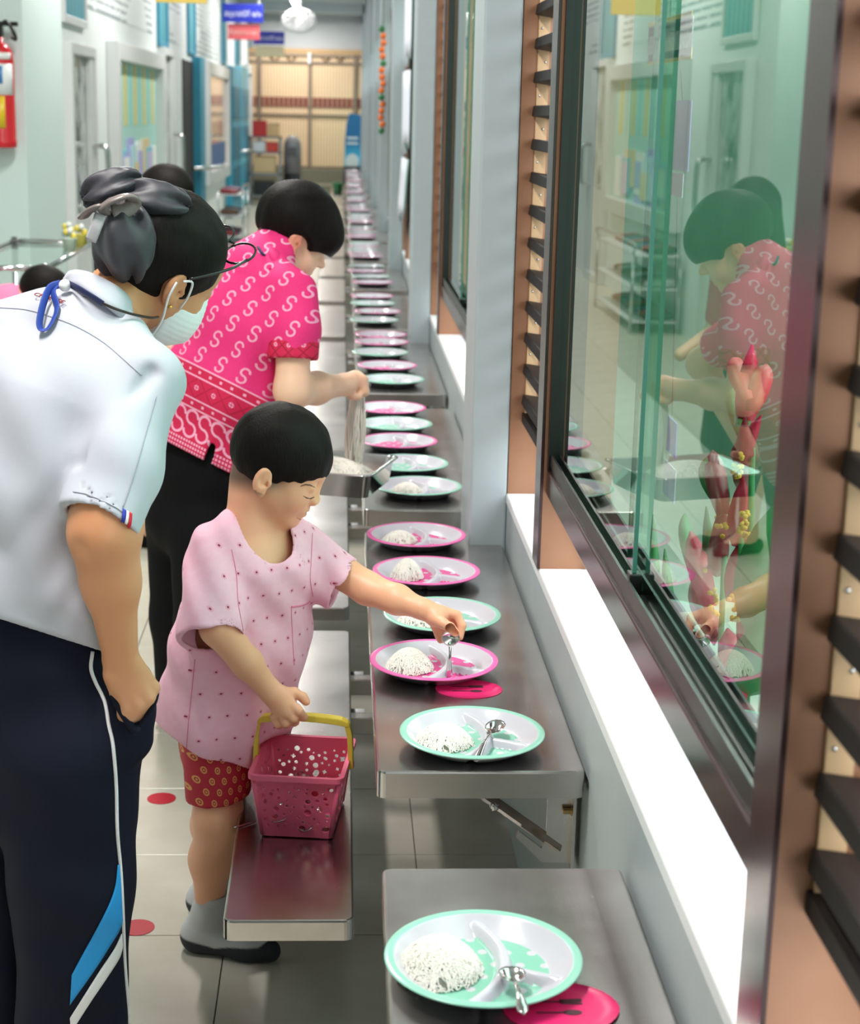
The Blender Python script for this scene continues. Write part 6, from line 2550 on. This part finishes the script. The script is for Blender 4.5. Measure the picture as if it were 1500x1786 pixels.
xl, xr = -1.09, 1.03
zT = gp(540, 93)[1]
boxo('gate_leaf', xl, gp(540.4, 200)[0], 0.0, 0.03, 0.0, zT, M_GATE, g)
boxo('gate_leaf', gp(540.6, 200)[0], xr, 0.0, 0.03, 0.0, zT, M_GATE, g)
M_GST = mat('gate_steel', srgb(150, 134, 120), 0.4, 0.5)
for px in (453, 540.5, 619):
    x_ = gp(px, 200)[0]
    boxo('gate_post', x_ - 0.03, x_ + 0.03, -0.05, 0.0, 0.0, zT, M_GST, g, 0.005)
for py, h_ in ((109, 0.035), (201, 0.035), (97, 0.03), (291, 0.03)):
    z_ = gp(540, py)[1]
    boxo('gate_rail', xl, xr, -0.04, -0.001, z_ - h_ / 2, z_ + h_ / 2, M_GST, g)
boxo('brick_band', xl, xr, -0.02, 0.0, gp(540, 187)[1], gp(540, 170)[1], M_BRICK, g)
for px in (480, 508, 568, 592):
    x_, z_ = gp(px, 104)
    bm = bmesh.new()
    prism(bm, [(x_ - 0.10, z_ + 0.05), (x_ - 0.05, z_ + 0.05), (x_, z_ - 0.02), (x_ + 0.05, z_ + 0.05), (x_ + 0.10, z_ + 0.05), (x_, z_ - 0.06)], 'y', -0.03, -0.001)
    bm_obj('chevron', bm, mat('gate_brown', srgb(120, 88, 52), 0.6), g)
boxo('gate_lamp', gp(538, 0)[0], gp(543, 0)[0], -0.12, -0.05, gp(540, 112)[1], gp(540, 92)[1], M_WHITE, g, 0.01)
boxo('gate_header', xl, xr, -0.02, 0.04, zT, zT + 0.08, mat('header_tan', srgb(206, 170, 124), 0.6), g)

# ================================================================== FAN
fn = tag(empty('ceiling_fan', tuple(aty(522, 36, 20.0))), 'white caged fan hanging from the ceiling far down the corridor', 'fan')
for k in range(5):
    rr_ = 0.19 * math.cos(k / 5 * 1.2)
    ring = [(rr_ * math.cos(a), -0.03 - 0.05 * math.sin(k / 5 * 1.5), rr_ * math.sin(a) * 0.72) for a in [2 * math.pi * j / 24 for j in range(25)]]
    tubeo('cage_ring', ring, 0.006, M_WHITE, fn, 5)
for j in range(12):
    a = 2 * math.pi * j / 12
    tubeo('cage_wire', [(0.02 * math.cos(a), -0.09, 0.02 * math.sin(a)), (0.15 * math.cos(a), -0.07, 0.11 * math.sin(a)), (0.19 * math.cos(a), -0.03, 0.137 * math.sin(a))], 0.004, M_WHITE, fn, 4)
for j in range(3):
    a = 2 * math.pi * j / 3 + 0.3
    bm = bmesh.new()
    prism(bm, [(0.03 * math.cos(a), 0.02 * math.sin(a)), (0.15 * math.cos(a - 0.4), 0.11 * math.sin(a - 0.4)), (0.165 * math.cos(a + 0.2), 0.12 * math.sin(a + 0.2)), (0.03 * math.cos(a + 0.8), 0.02 * math.sin(a + 0.8))], 'y', -0.035, -0.028)
    bm_obj('blade', bm, mat('fan_blade', srgb(206, 206, 208), 0.4), fn)
boxo('motor', -0.05, 0.05, -0.02, 0.10, -0.05, 0.05, M_WHITE, fn, 0.02)
boxo('rod', -0.014, 0.014, 0.03, 0.06, 0.04, 3.35 - fn.location.z, M_WHITE, fn)

# ================================================================== SHOES AND RACKS
def shoe_mesh():
    def f(P):
        d = sd_chain(P, [np.array([0, 0, 0.04]), np.array([0.09, 0, 0.035]), np.array([0.16, 0, 0.026])], [0.038, 0.036, 0.027], 0.02)
        d = smax(d, P[..., 2] - 0.065 + 0.12 * np.clip(P[..., 0] - 0.03, 0, 1), 0.006)
        d = smax(d, -sd_ell(P, (-0.003, 0, 0.07), (0.04, 0.022, 0.04)), 0.004)
        return smax(d, 0.0 - P[..., 2], 0.004)
    v, q = surface(f, (-0.06, -0.06, -0.01), (0.21, 0.06, 0.09), 0.009)
    me = sd_obj('shoe', [(v, q)], None).data
    bpy.data.objects.remove(bpy.data.objects['shoe'] if False else [o for o in C.objects if o.data is me][0])
    return me


SHOE = shoe_mesh()
SH_NAME = ['black', 'navy', 'red', 'pale grey', 'blue', 'brown']
SH_COL = [(24, 24, 28), (40, 44, 60), (150, 50, 54), (200, 200, 206), (60, 80, 120), (110, 80, 60)]


def rack(x, y, w, d, h, tiers, label, per):
    t = tag(empty('shoe_rack', (x, y, 0)), label, 'rack')
    for sx in (0, w):
        for sy in (0, d):
            tubeo('post', [(sx, sy, 0), (sx, sy, h)], 0.012, M_CHROME, t, 6)
    for k in range(tiers):
        z = 0.08 + k * (h - 0.12) / (tiers - 1)
        boxo('tier', 0, w, 0, d, z, z + 0.015, M_ALU, t, 0.003)
        for j in range(per):
            me = SHOE.copy()
            c = SH_COL[(k * 3 + j * 2 + int(y)) % 6]
            me.materials.append(mat('shoe_%d_%d_%d' % c, srgb(*c), 0.5))
            o = bpy.data.objects.new('shoe', me)
            C.objects.link(o)
            o.location = (x + 0.05, y + 0.09 + j * (d - 0.12) / per, z + 0.0155)
            o.rotation_euler = (0, 0, 0)
            tag(o, '%s shoe on the %s tier of the %s rack' % (SH_NAME[(k * 3 + j * 2 + int(y)) % 6], ['bottom', 'middle', 'top'][k], label.split(' rack')[0].replace('steel ', '')), 'shoe', 'shoes on the ' + label.split(' rack')[0] + ' rack')
    tubeo('top_rail', [tuple(p) for p in catmull([(w, 0, h), (w, 0.03, h + 0.06), (w, d - 0.03, h + 0.06), (w, d, h)], 5)], 0.012, M_CHROME, t, 6)
    return t


rack(-1.50, 20.6, 0.30, 1.1, 0.62, 3, 'far steel shoe rack by the teal doors', 5)
rack(-1.71, 12.6, 0.34, 1.8, 0.62, 3, 'long steel shoe rack below the notice board', 8)
# grey shelf unit with goods by the gate
sf = tag(empty('shelf_unit', (-1.62, 29.6, 0)), 'grey shelf unit holding boxes beside the gate', 'shelf')
for sx in (0.0, 0.52):
    boxo('upright', sx, sx + 0.04, 0, 0.4, 0, 1.15, M_GST2 := mat('shelf_grey', srgb(140, 144, 148), 0.5), sf)
for z in (0.12, 0.5, 0.86, 1.12):
    boxo('shelf_board', 0.0, 0.56, 0, 0.4, z, z + 0.03, mat('shelf_grey', None), sf)
for nm, x0, x1, z0, z1, c, lab in (('red_crate', 0.06, 0.30, 1.1505, 1.42, (206, 52, 52), 'red crate on top of the shelf unit'), ('tan_box', 0.32, 0.52, 1.1505, 1.38, (222, 178, 130), 'tan box beside the red crate'),
                                   ('storage_tub', 0.07, 0.28, 0.891, 1.08, (226, 226, 230), 'white tub on the shelf unit'), ('red_box', 0.30, 0.5, 0.891, 1.06, (214, 70, 60), 'small red box on the shelf unit'),
                                   ('carton', 0.08, 0.46, 0.531, 0.82, (214, 184, 138), 'brown carton in the middle of the shelf unit'), ('dark_bag', 0.08, 0.44, 0.151, 0.40, (34, 34, 38), 'dark bag at the bottom of the shelf unit')):
    o = empty(nm, (-1.62 + (x0 + x1) / 2, 29.62, z0))
    hw = (x1 - x0) / 2
    boxo('body', -hw, hw, 0.03, 0.33, 0, z1 - z0 - 0.02, mat(nm + '_paint', srgb(*c), 0.5), o, 0.012)
    boxo('lid', -hw - 0.004, hw + 0.004, 0.026, 0.334, z1 - z0 - 0.02, z1 - z0, mat(nm + '_lid', srgb(*[int(v * 0.85) for v in c]), 0.5), o, 0.006)
    tag(o, lab, 'box' if 'bag' not in nm else 'bag')
# litter bin
bn = tag(empty('litter_bin', (-0.88, 30.0, 0)), 'dome-topped grey litter bin beside the shelf unit', 'bin')
bm = bmesh.new()
lathe(bm, [(0.13, 0.0), (0.15, 0.02), (0.15, 0.52)], 18)
bm_obj('body', bm, mat('bin_black', srgb(26, 26, 30), 0.5), bn, True)
bm = bmesh.new()
lathe(bm, [(0.155, 0.52), (0.155, 0.95), (0.145, 1.05), (0.11, 1.13), (0.05, 1.17), (0.005, 1.18)], 18)
bm_obj('dome_lid', bm, mat('bin_grey', srgb(128, 126, 130), 0.4), bn, True)
boxo('flap', -0.08, 0.08, -0.165, -0.14, 0.82, 0.98, mat('bin_flap', srgb(84, 84, 90), 0.4), bn, 0.01)
# blue display stand at the end of the plate row
bs_ = tag(empty('display_stand', (0.18, 31.0, 0)), 'blue printed display stand at the far end of the plate row', 'stand')
M_BP = mat('stand_print', srgb(40, 120, 180), 0.5)
(_x, _y, _z), _v = coords(M_BP)
_t = ((_z - 0.78) / 0.30).mx(0.0).mn(1.0)
_c = mixc(M_BP, _t, srgb(70, 190, 232), srgb(36, 112, 170))
_txt = ((_z - 1.14).abs().lt(0.02)).mx((_z - 1.05).abs().lt(0.018)) * (_x.abs().lt(0.10))
_mound = ((_x * _x) * 14.0 + (_z - 0.72) * (_z - 0.72) * 10.0).lt(0.20)
setcol(M_BP, mixc(M_BP, _txt.mx(_mound), _c, srgb(226, 232, 236)))
bm = bmesh.new()
prism(bm, [(-0.14, 0.64), (0.15, 0.64), (0.15, 1.55), (-0.06, 1.58), (-0.11, 1.4), (-0.14, 1.1)], 'y', -0.05, 0.05)
bm_obj('panel', bm, M_BP, bs_)
boxo('plinth', -0.16, 0.17, -0.09, 0.09, 0.0, 0.64, mat('plinth_dark', srgb(60, 60, 64), 0.5), bs_, 0.01)
# green bucket on a far bench
bm = bmesh.new()
lathe(bm, [(0.07, 0.0), (0.085, 0.16), (0.092, 0.165), (0.085, 0.17), (0.078, 0.16), (0.065, 0.01)], 16)
gb = bm_obj('bucket', bm, mat('green_plastic', srgb(20, 130, 74), 0.4), None, True)
gb.location = (-0.07, 27.2, BZ + 0.001)
tag(gb, 'small green bucket on a far bench end', 'bucket')

# ================================================================== PILLAR FITTINGS
ex_ = tag(empty('fire_extinguisher', (-1.595, 8.095, 1.40)), 'red fire extinguisher with white and yellow labels on the mint pillar', 'extinguisher')
M_RED = mat('extinguisher_red', srgb(206, 34, 44), 0.25)
bm = bmesh.new()
lathe(bm, [(0.060, 0.0), (0.066, 0.006), (0.066, 0.03), (0.064, 0.035), (0.064, 0.40), (0.058, 0.44), (0.035, 0.47), (0.022, 0.475), (0.022, 0.50)], 28)
cyl = bm_obj('cylinder', bm, M_RED, ex_, True)
for z0, z1, a0, a1, c in ((0.24, 0.38, -150, -20, (232, 234, 236)), (0.29, 0.37, -118, -70, (66, 128, 190)), (0.09, 0.235, -135, -64, (232, 196, 40)), (0.40, 0.43, -130, -30, (236, 236, 236))):
    V, F = [], []
    for i in range(11):
        a = math.radians(a0 + (a1 - a0) * i / 10)
        rad = 0.0655 if c[2] != 190 else 0.0665
        if z0 > 0.39:
            rad = 0.0665
        V += [(rad * math.cos(a), rad * math.sin(a), z0), (rad * math.cos(a), rad * math.sin(a), z1)]
    for i in range(10):
        F.append([2 * i, 2 * i + 2, 2 * i + 3, 2 * i + 1])
    lb = pydata('label', V, F, mat('ext_label_%d_%d_%d' % c, srgb(*c), 0.4), cyl)
    so = lb.modifiers.new('thickness', 'SOLIDIFY')
    so.thickness = 0.0008
boxo('valve', -0.02, 0.02, -0.02, 0.02, 0.50, 0.55, M_BLACK, ex_, 0.004)
boxo('lever', -0.01, 0.09, -0.012, 0.012, 0.55, 0.57, M_BLACK, ex_, 0.003)
tubeo('hose', [tuple(p) for p in catmull([(0.0, -0.02, 0.53), (0.04, -0.03, 0.57), (0.075, -0.03, 0.52), (0.08, -0.02, 0.49), (0.06, -0.02, 0.5)], 6)], 0.008, M_BLACK, ex_, 8)
boxo('bracket', -0.05, 0.05, 0.06, 0.083, 0.2, 0.26, M_ALU, ex_)

# glass-topped trolley behind the bending child
tr = tag(empty('trolley', (-1.47, 6.35, 0)), 'steel trolley with glass top in front of the mint pillar', 'trolley')
for sx in (0.0, 0.36):
    for sy in (0.0, 1.3):
        tubeo('leg', [(sx, sy, 0), (sx, sy, 1.02)], 0.016, M_CHROME, tr, 8)
for sx in (0.0, 0.36):
    tubeo('rail', [(sx, 0, 1.0), (sx, 1.3, 1.0)], 0.012, M_CHROME, tr, 6)
for sy in (0.0, 1.3):
    tubeo('rail', [(0, sy, 1.0), (0.36, sy, 1.0)], 0.012, M_CHROME, tr, 6)
boxo('glass_top', 0.014, 0.346, 0.014, 1.286, 0.985, 0.993, M_CLEAR, tr)
boxo('lower_shelf', 0.01, 0.35, 0.01, 1.29, 0.4, 0.415, M_ALU, tr)
for i, (x_, y_, c, nm, lab) in enumerate(((-1.15, 7.50, (214, 200, 90), 'flower_pot', 'yellow flower pot on the glass trolley'), (-1.22, 7.60, (206, 222, 232), 'flower_pot', 'pale blue flower pot on the glass trolley'), (-1.16, 7.25, (200, 214, 200), 'flower_pot', 'pale green flower pot on the glass trolley'))):
    p = tag(empty(nm, (x_, y_, 0.9935)), lab, 'pot')
    p.scale = (0.75, 0.75, 0.75)
    bm = bmesh.new()
    lathe(bm, [(0.03, 0.0), (0.042, 0.07), (0.046, 0.075), (0.04, 0.07)], 14)
    bm_obj('pot', bm, mat('pot_%d' % i, srgb(*c), 0.4), p, True)
    for j in range(5):
        a = 1.25 * j
        bm = bmesh.new()
        bmesh.ops.create_icosphere(bm, subdivisions=1, radius=0.02, matrix=Matrix.Translation((0.022 * math.cos(a), 0.022 * math.sin(a), 0.085 + 0.008 * j)))
        bm_obj('blossom', bm, mat('blossom_%d' % (j % 3), srgb(*((236, 214, 90), (240, 240, 236), (120, 170, 120))[j % 3]), 0.6), p, True)

# ================================================================== RED FLOOR DOTS
for i, (x_, y_) in enumerate(((-0.414, 3.717), (-0.394, 3.072))):
    bm = bmesh.new()
    lathe(bm, [(0.034, 0.0), (0.034, 0.0008), (0.0335, 0.001)], 32)
    d = bm_obj('floor_sticker', bm, mat('sticker_red', srgb(190, 28, 48), 0.4), None)
    d.location = (x_, y_, 0.0004)
    tag(d, ['round red floor sticker farther from the camera', 'round red floor sticker half hidden by the navy trousers'][i], 'sticker')

# ================================================================== THINGS BEHIND THE GLASS
M_BR = mat('bract_red', srgb(206, 30, 66), 0.4)
M_BR2 = mat('bract_dark', srgb(150, 24, 44), 0.4)
M_BR3 = mat('bract_orange', srgb(206, 66, 60), 0.45)
M_LEAF = mat('leaf_green', srgb(46, 120, 62), 0.45)
M_YEL = mat('stamen_yellow', srgb(226, 164, 40), 0.6)
hp = tag(empty('flower_arrangement', (0.75, 2.05, 0.0)), 'red and yellow heliconia flowers with green leaves behind the window', 'flowers')
rr = random.Random(9)


def bract(pa, pb, w, m, name):
    a, b = Vector(pa), Vector(pb)
    t = (b - a).normalized()
    sd = t.cross(Vector((0.25, 0.95, -0.1))).normalized()
    nn = t.cross(sd)
    V, F = [], []
    n = 7
    for i in range(n):
        q = i / (n - 1)
        ww = w * math.sin(math.pi * min(1, 0.15 + q * 0.85)) ** 0.8
        c = a + (b - a) * q + nn * 0.02 * math.sin(q * 3)
        V += [tuple(c - sd * ww), tuple(c + nn * ww * 0.5), tuple(c + sd * ww)]
    for i in range(n - 1):
        F += [[3 * i, 3 * i + 1, 3 * i + 4, 3 * i + 3], [3 * i + 1, 3 * i + 2, 3 * i + 5, 3 * i + 4]]
    o = pydata(name, V, F, m, hp)
    so = o.modifiers.new('thickness', 'SOLIDIFY')
    so.thickness = 0.003
    return o


def hp_at(px, py, dx=0.0):
    return atx(px, py, 0.62 + dx)


for (ax_, ay_), (bx_, by_), w_, m_, nm in (
        ((1300, 740), (1312, 600), 0.028, M_BR, 'bract'), ((1310, 720), (1336, 640), 0.024, M_BR3, 'bract'), ((1305, 700), (1282, 630), 0.022, M_BR3, 'bract'),
        ((1296, 850), (1300, 720), 0.026, M_BR2, 'bract'), ((1285, 800), (1330, 720), 0.022, M_BR, 'bract'), ((1262, 900), (1244, 790), 0.026, M_BR2, 'bract'),
        ((1290, 950), (1296, 830), 0.032, M_BR, 'bract'), ((1250, 1000), (1262, 870), 0.026, M_BR2, 'bract'), ((1240, 1060), (1206, 930), 0.030, M_BR, 'bract'), ((1280, 1050), (1300, 940), 0.034, M_BR, 'bract'),
        ((1255, 1120), (1212, 1010), 0.030, M_BR2, 'bract'), ((1300, 1130), (1320, 1000), 0.030, M_BR, 'bract'), ((1290, 1230), (1270, 1100), 0.032, M_BR, 'bract'),
        ((1330, 1100), (1350, 880), 0.05, M_LEAF, 'leaf'), ((1310, 1200), (1345, 1060), 0.045, M_LEAF, 'leaf'), ((1262, 880), (1236, 800), 0.022, M_LEAF, 'leaf'), ((1298, 760), (1285, 680), 0.018, M_LEAF, 'leaf'),
        ((1210, 1000), (1196, 900), 0.012, M_LEAF, 'leaf'), ((1240, 1000), (1232, 880), 0.010, M_LEAF, 'leaf'), ((1180, 1180), (1160, 960), 0.012, M_LEAF, 'leaf'), ((1150, 1150), (1140, 900), 0.010, M_LEAF, 'leaf'), ((1210, 1250), (1180, 1060), 0.02, M_LEAF, 'leaf')):
    bract(hp_at(ax_, ay_, rr.uniform(-0.02, 0.03)), hp_at(bx_, by_, rr.uniform(-0.02, 0.03)), w_ * (0.95 if m_ is M_LEAF else 0.62), m_, nm)
for px, py, n_ in ((1287, 810, 26), (1258, 915, 14), (1298, 915, 30), (1224, 1000, 22), (1245, 1050, 14), (1280, 1060, 16)):
    bm = bmesh.new()
    for i in range(n_):
        c = hp_at(px + rr.uniform(-9, 9), py + rr.uniform(-22, 22), rr.uniform(-0.02, 0.0))
        bmesh.ops.create_icosphere(bm, subdivisions=1, radius=0.0045, matrix=Matrix.Translation(c))
    bm_obj('stamens', bm, M_YEL, hp, True)
for px in (1296, 1264, 1240, 1312):
    tubeo('stem', [tuple(hp_at(px, 780 if px > 1290 else 960, 0.01)), tuple(hp_at(px - 6, 1100, 0.01)), tuple(hp_at(px - 10, 1250, 0.02))], 0.005, M_LEAF, hp, 6)
bm = bmesh.new()
lathe(bm, [(0.06, 0.0), (0.075, 0.3), (0.085, 0.56), (0.07, 0.57), (0.06, 0.54)], 16)
vs_ = bm_obj('vase', bm, mat('vase_green', srgb(70, 110, 92), 0.4), hp, True)
vs_.location = tuple(atx(1290, 1300, 0.66).xy) + (0.0,)
for ch in hp.children:
    ch.location = Vector(ch.location) - hp.location
# dangling card mobile
mb = tag(empty('hanging_card', tuple(atx(1165, 40, 0.72))), 'white lettered card with lavender ribbon hanging outside the window', 'card')
mp = lambda px, py, x=0.72: atx(px, py, x) - mb.location
def card(name, pa, pb, m):
    a, b = mp(*pa), mp(*pb)
    return boxo(name, min(a.x, b.x) - 0.001, max(a.x, b.x) + 0.001, min(a.y, b.y), max(a.y, b.y), min(a.z, b.z), max(a.z, b.z), m, mb)
M_CARD = mat('card_print', srgb(226, 226, 238), 0.5)
(_x, _y, _z), _v = coords(M_CARD)
setcol(M_CARD, mixc(M_CARD, (((_y / 0.016).fract() - 0.5).abs().lt(0.15)) * noise(M_CARD, 60, 2).gt(0.45), srgb(230, 230, 240), srgb(130, 130, 150)))
card('card', (1132, 48), (1206, 96), M_CARD)
M_YB = mat('yellow_border', srgb(232, 196, 90), 0.5)
card('border', (1132, 40), (1206, 48), M_YB)
card('border', (1132, 96), (1206, 103), M_YB)
card('ribbon', (1180, 175), (1200, 300), mat('lavender', srgb(140, 142, 222), 0.5))
card('ribbon', (1172, 300), (1190, 345), mat('lavender_pale', srgb(206, 200, 226), 0.5))
card('ribbon', (1166, 725), (1178, 800), mat('lavender', None))
card('ribbon', (1160, 800), (1176, 880), mat('lavender_pale', None))
tubeo('string', [tuple(mp(1168, 42)), (mp(1168, 42).x, mp(1168, 42).y, 3.35 - mb.location.z)], 0.0012, M_BLACK, mb, 5)
for a, b in (((1186, 103), (1190, 175)), ((1182, 345), (1178, 470)), ((1178, 470), (1172, 725))):
    tubeo('string', [tuple(mp(*a)), tuple(mp(*b))], 0.0012, M_BLACK, mb, 5)

# garland and papers hanging in far bays
gl = tag(empty('garland', (0.386, 14.35, 1.45)), 'orange and green garland hanging beside a far column', 'garland')
for k in range(16):
    bm = bmesh.new()
    bmesh.ops.create_icosphere(bm, subdivisions=1, radius=0.03)
    o = bm_obj('blossom' if k % 5 else 'leaf_tuft', bm, mat('marigold', srgb(244, 120, 40), 0.6) if k % 5 else M_LEAF, gl, True)
    o.location = (-0.06 + 0.008 * math.sin(k * 2), 0.02 * math.cos(k * 3), 0.055 * k)
tubeo('string', [(-0.06, 0, 0.8), (-0.06, 0, 1.9)], 0.003, M_LEAF, gl, 5)
for k, (z0, z1) in enumerate(((0.99, 1.34), (1.40, 1.84), (1.90, 2.4))):
    V, F = [], []
    for i in range(9):
        for j in range(5):
            y_ = 9.75 + 0.09 * i
            V.append((0.372 + 0.012 * math.sin(i * 1.7 + k) - 0.02 * (1 - j / 4) * (k == 0), y_, z0 + (z1 - z0) * j / 4 + (0.04 * math.sin(i) if j == 0 else 0)))
    for i in range(8):
        for j in range(4):
            F.append([i * 5 + j, (i + 1) * 5 + j, (i + 1) * 5 + j + 1, i * 5 + j + 1])
    o = pydata('hanging_cloth', V, F, mat('pale_cloth', srgb(226, 228, 240), 0.8), None)
    so = o.modifiers.new('thickness', 'SOLIDIFY')
    so.thickness = 0.004
    tag(o, ['lowest', 'middle', 'topmost'][k] + ' of the three pale cloths hanging between the second and third columns', 'cloth')
# thin wire by the boy's knee
wr = tubeo('wire', [tuple(p) for p in catmull([atz(408, 1443, 0.3235), atz(430, 1437, 0.3225), atz(446, 1432, 0.3225)], 4)], 0.0012, M_CHROME, None, 5)
tag(wr, 'thin wire lying on the bench beside the pink basket', 'wire')
print('script done', len(bpy.data.objects))
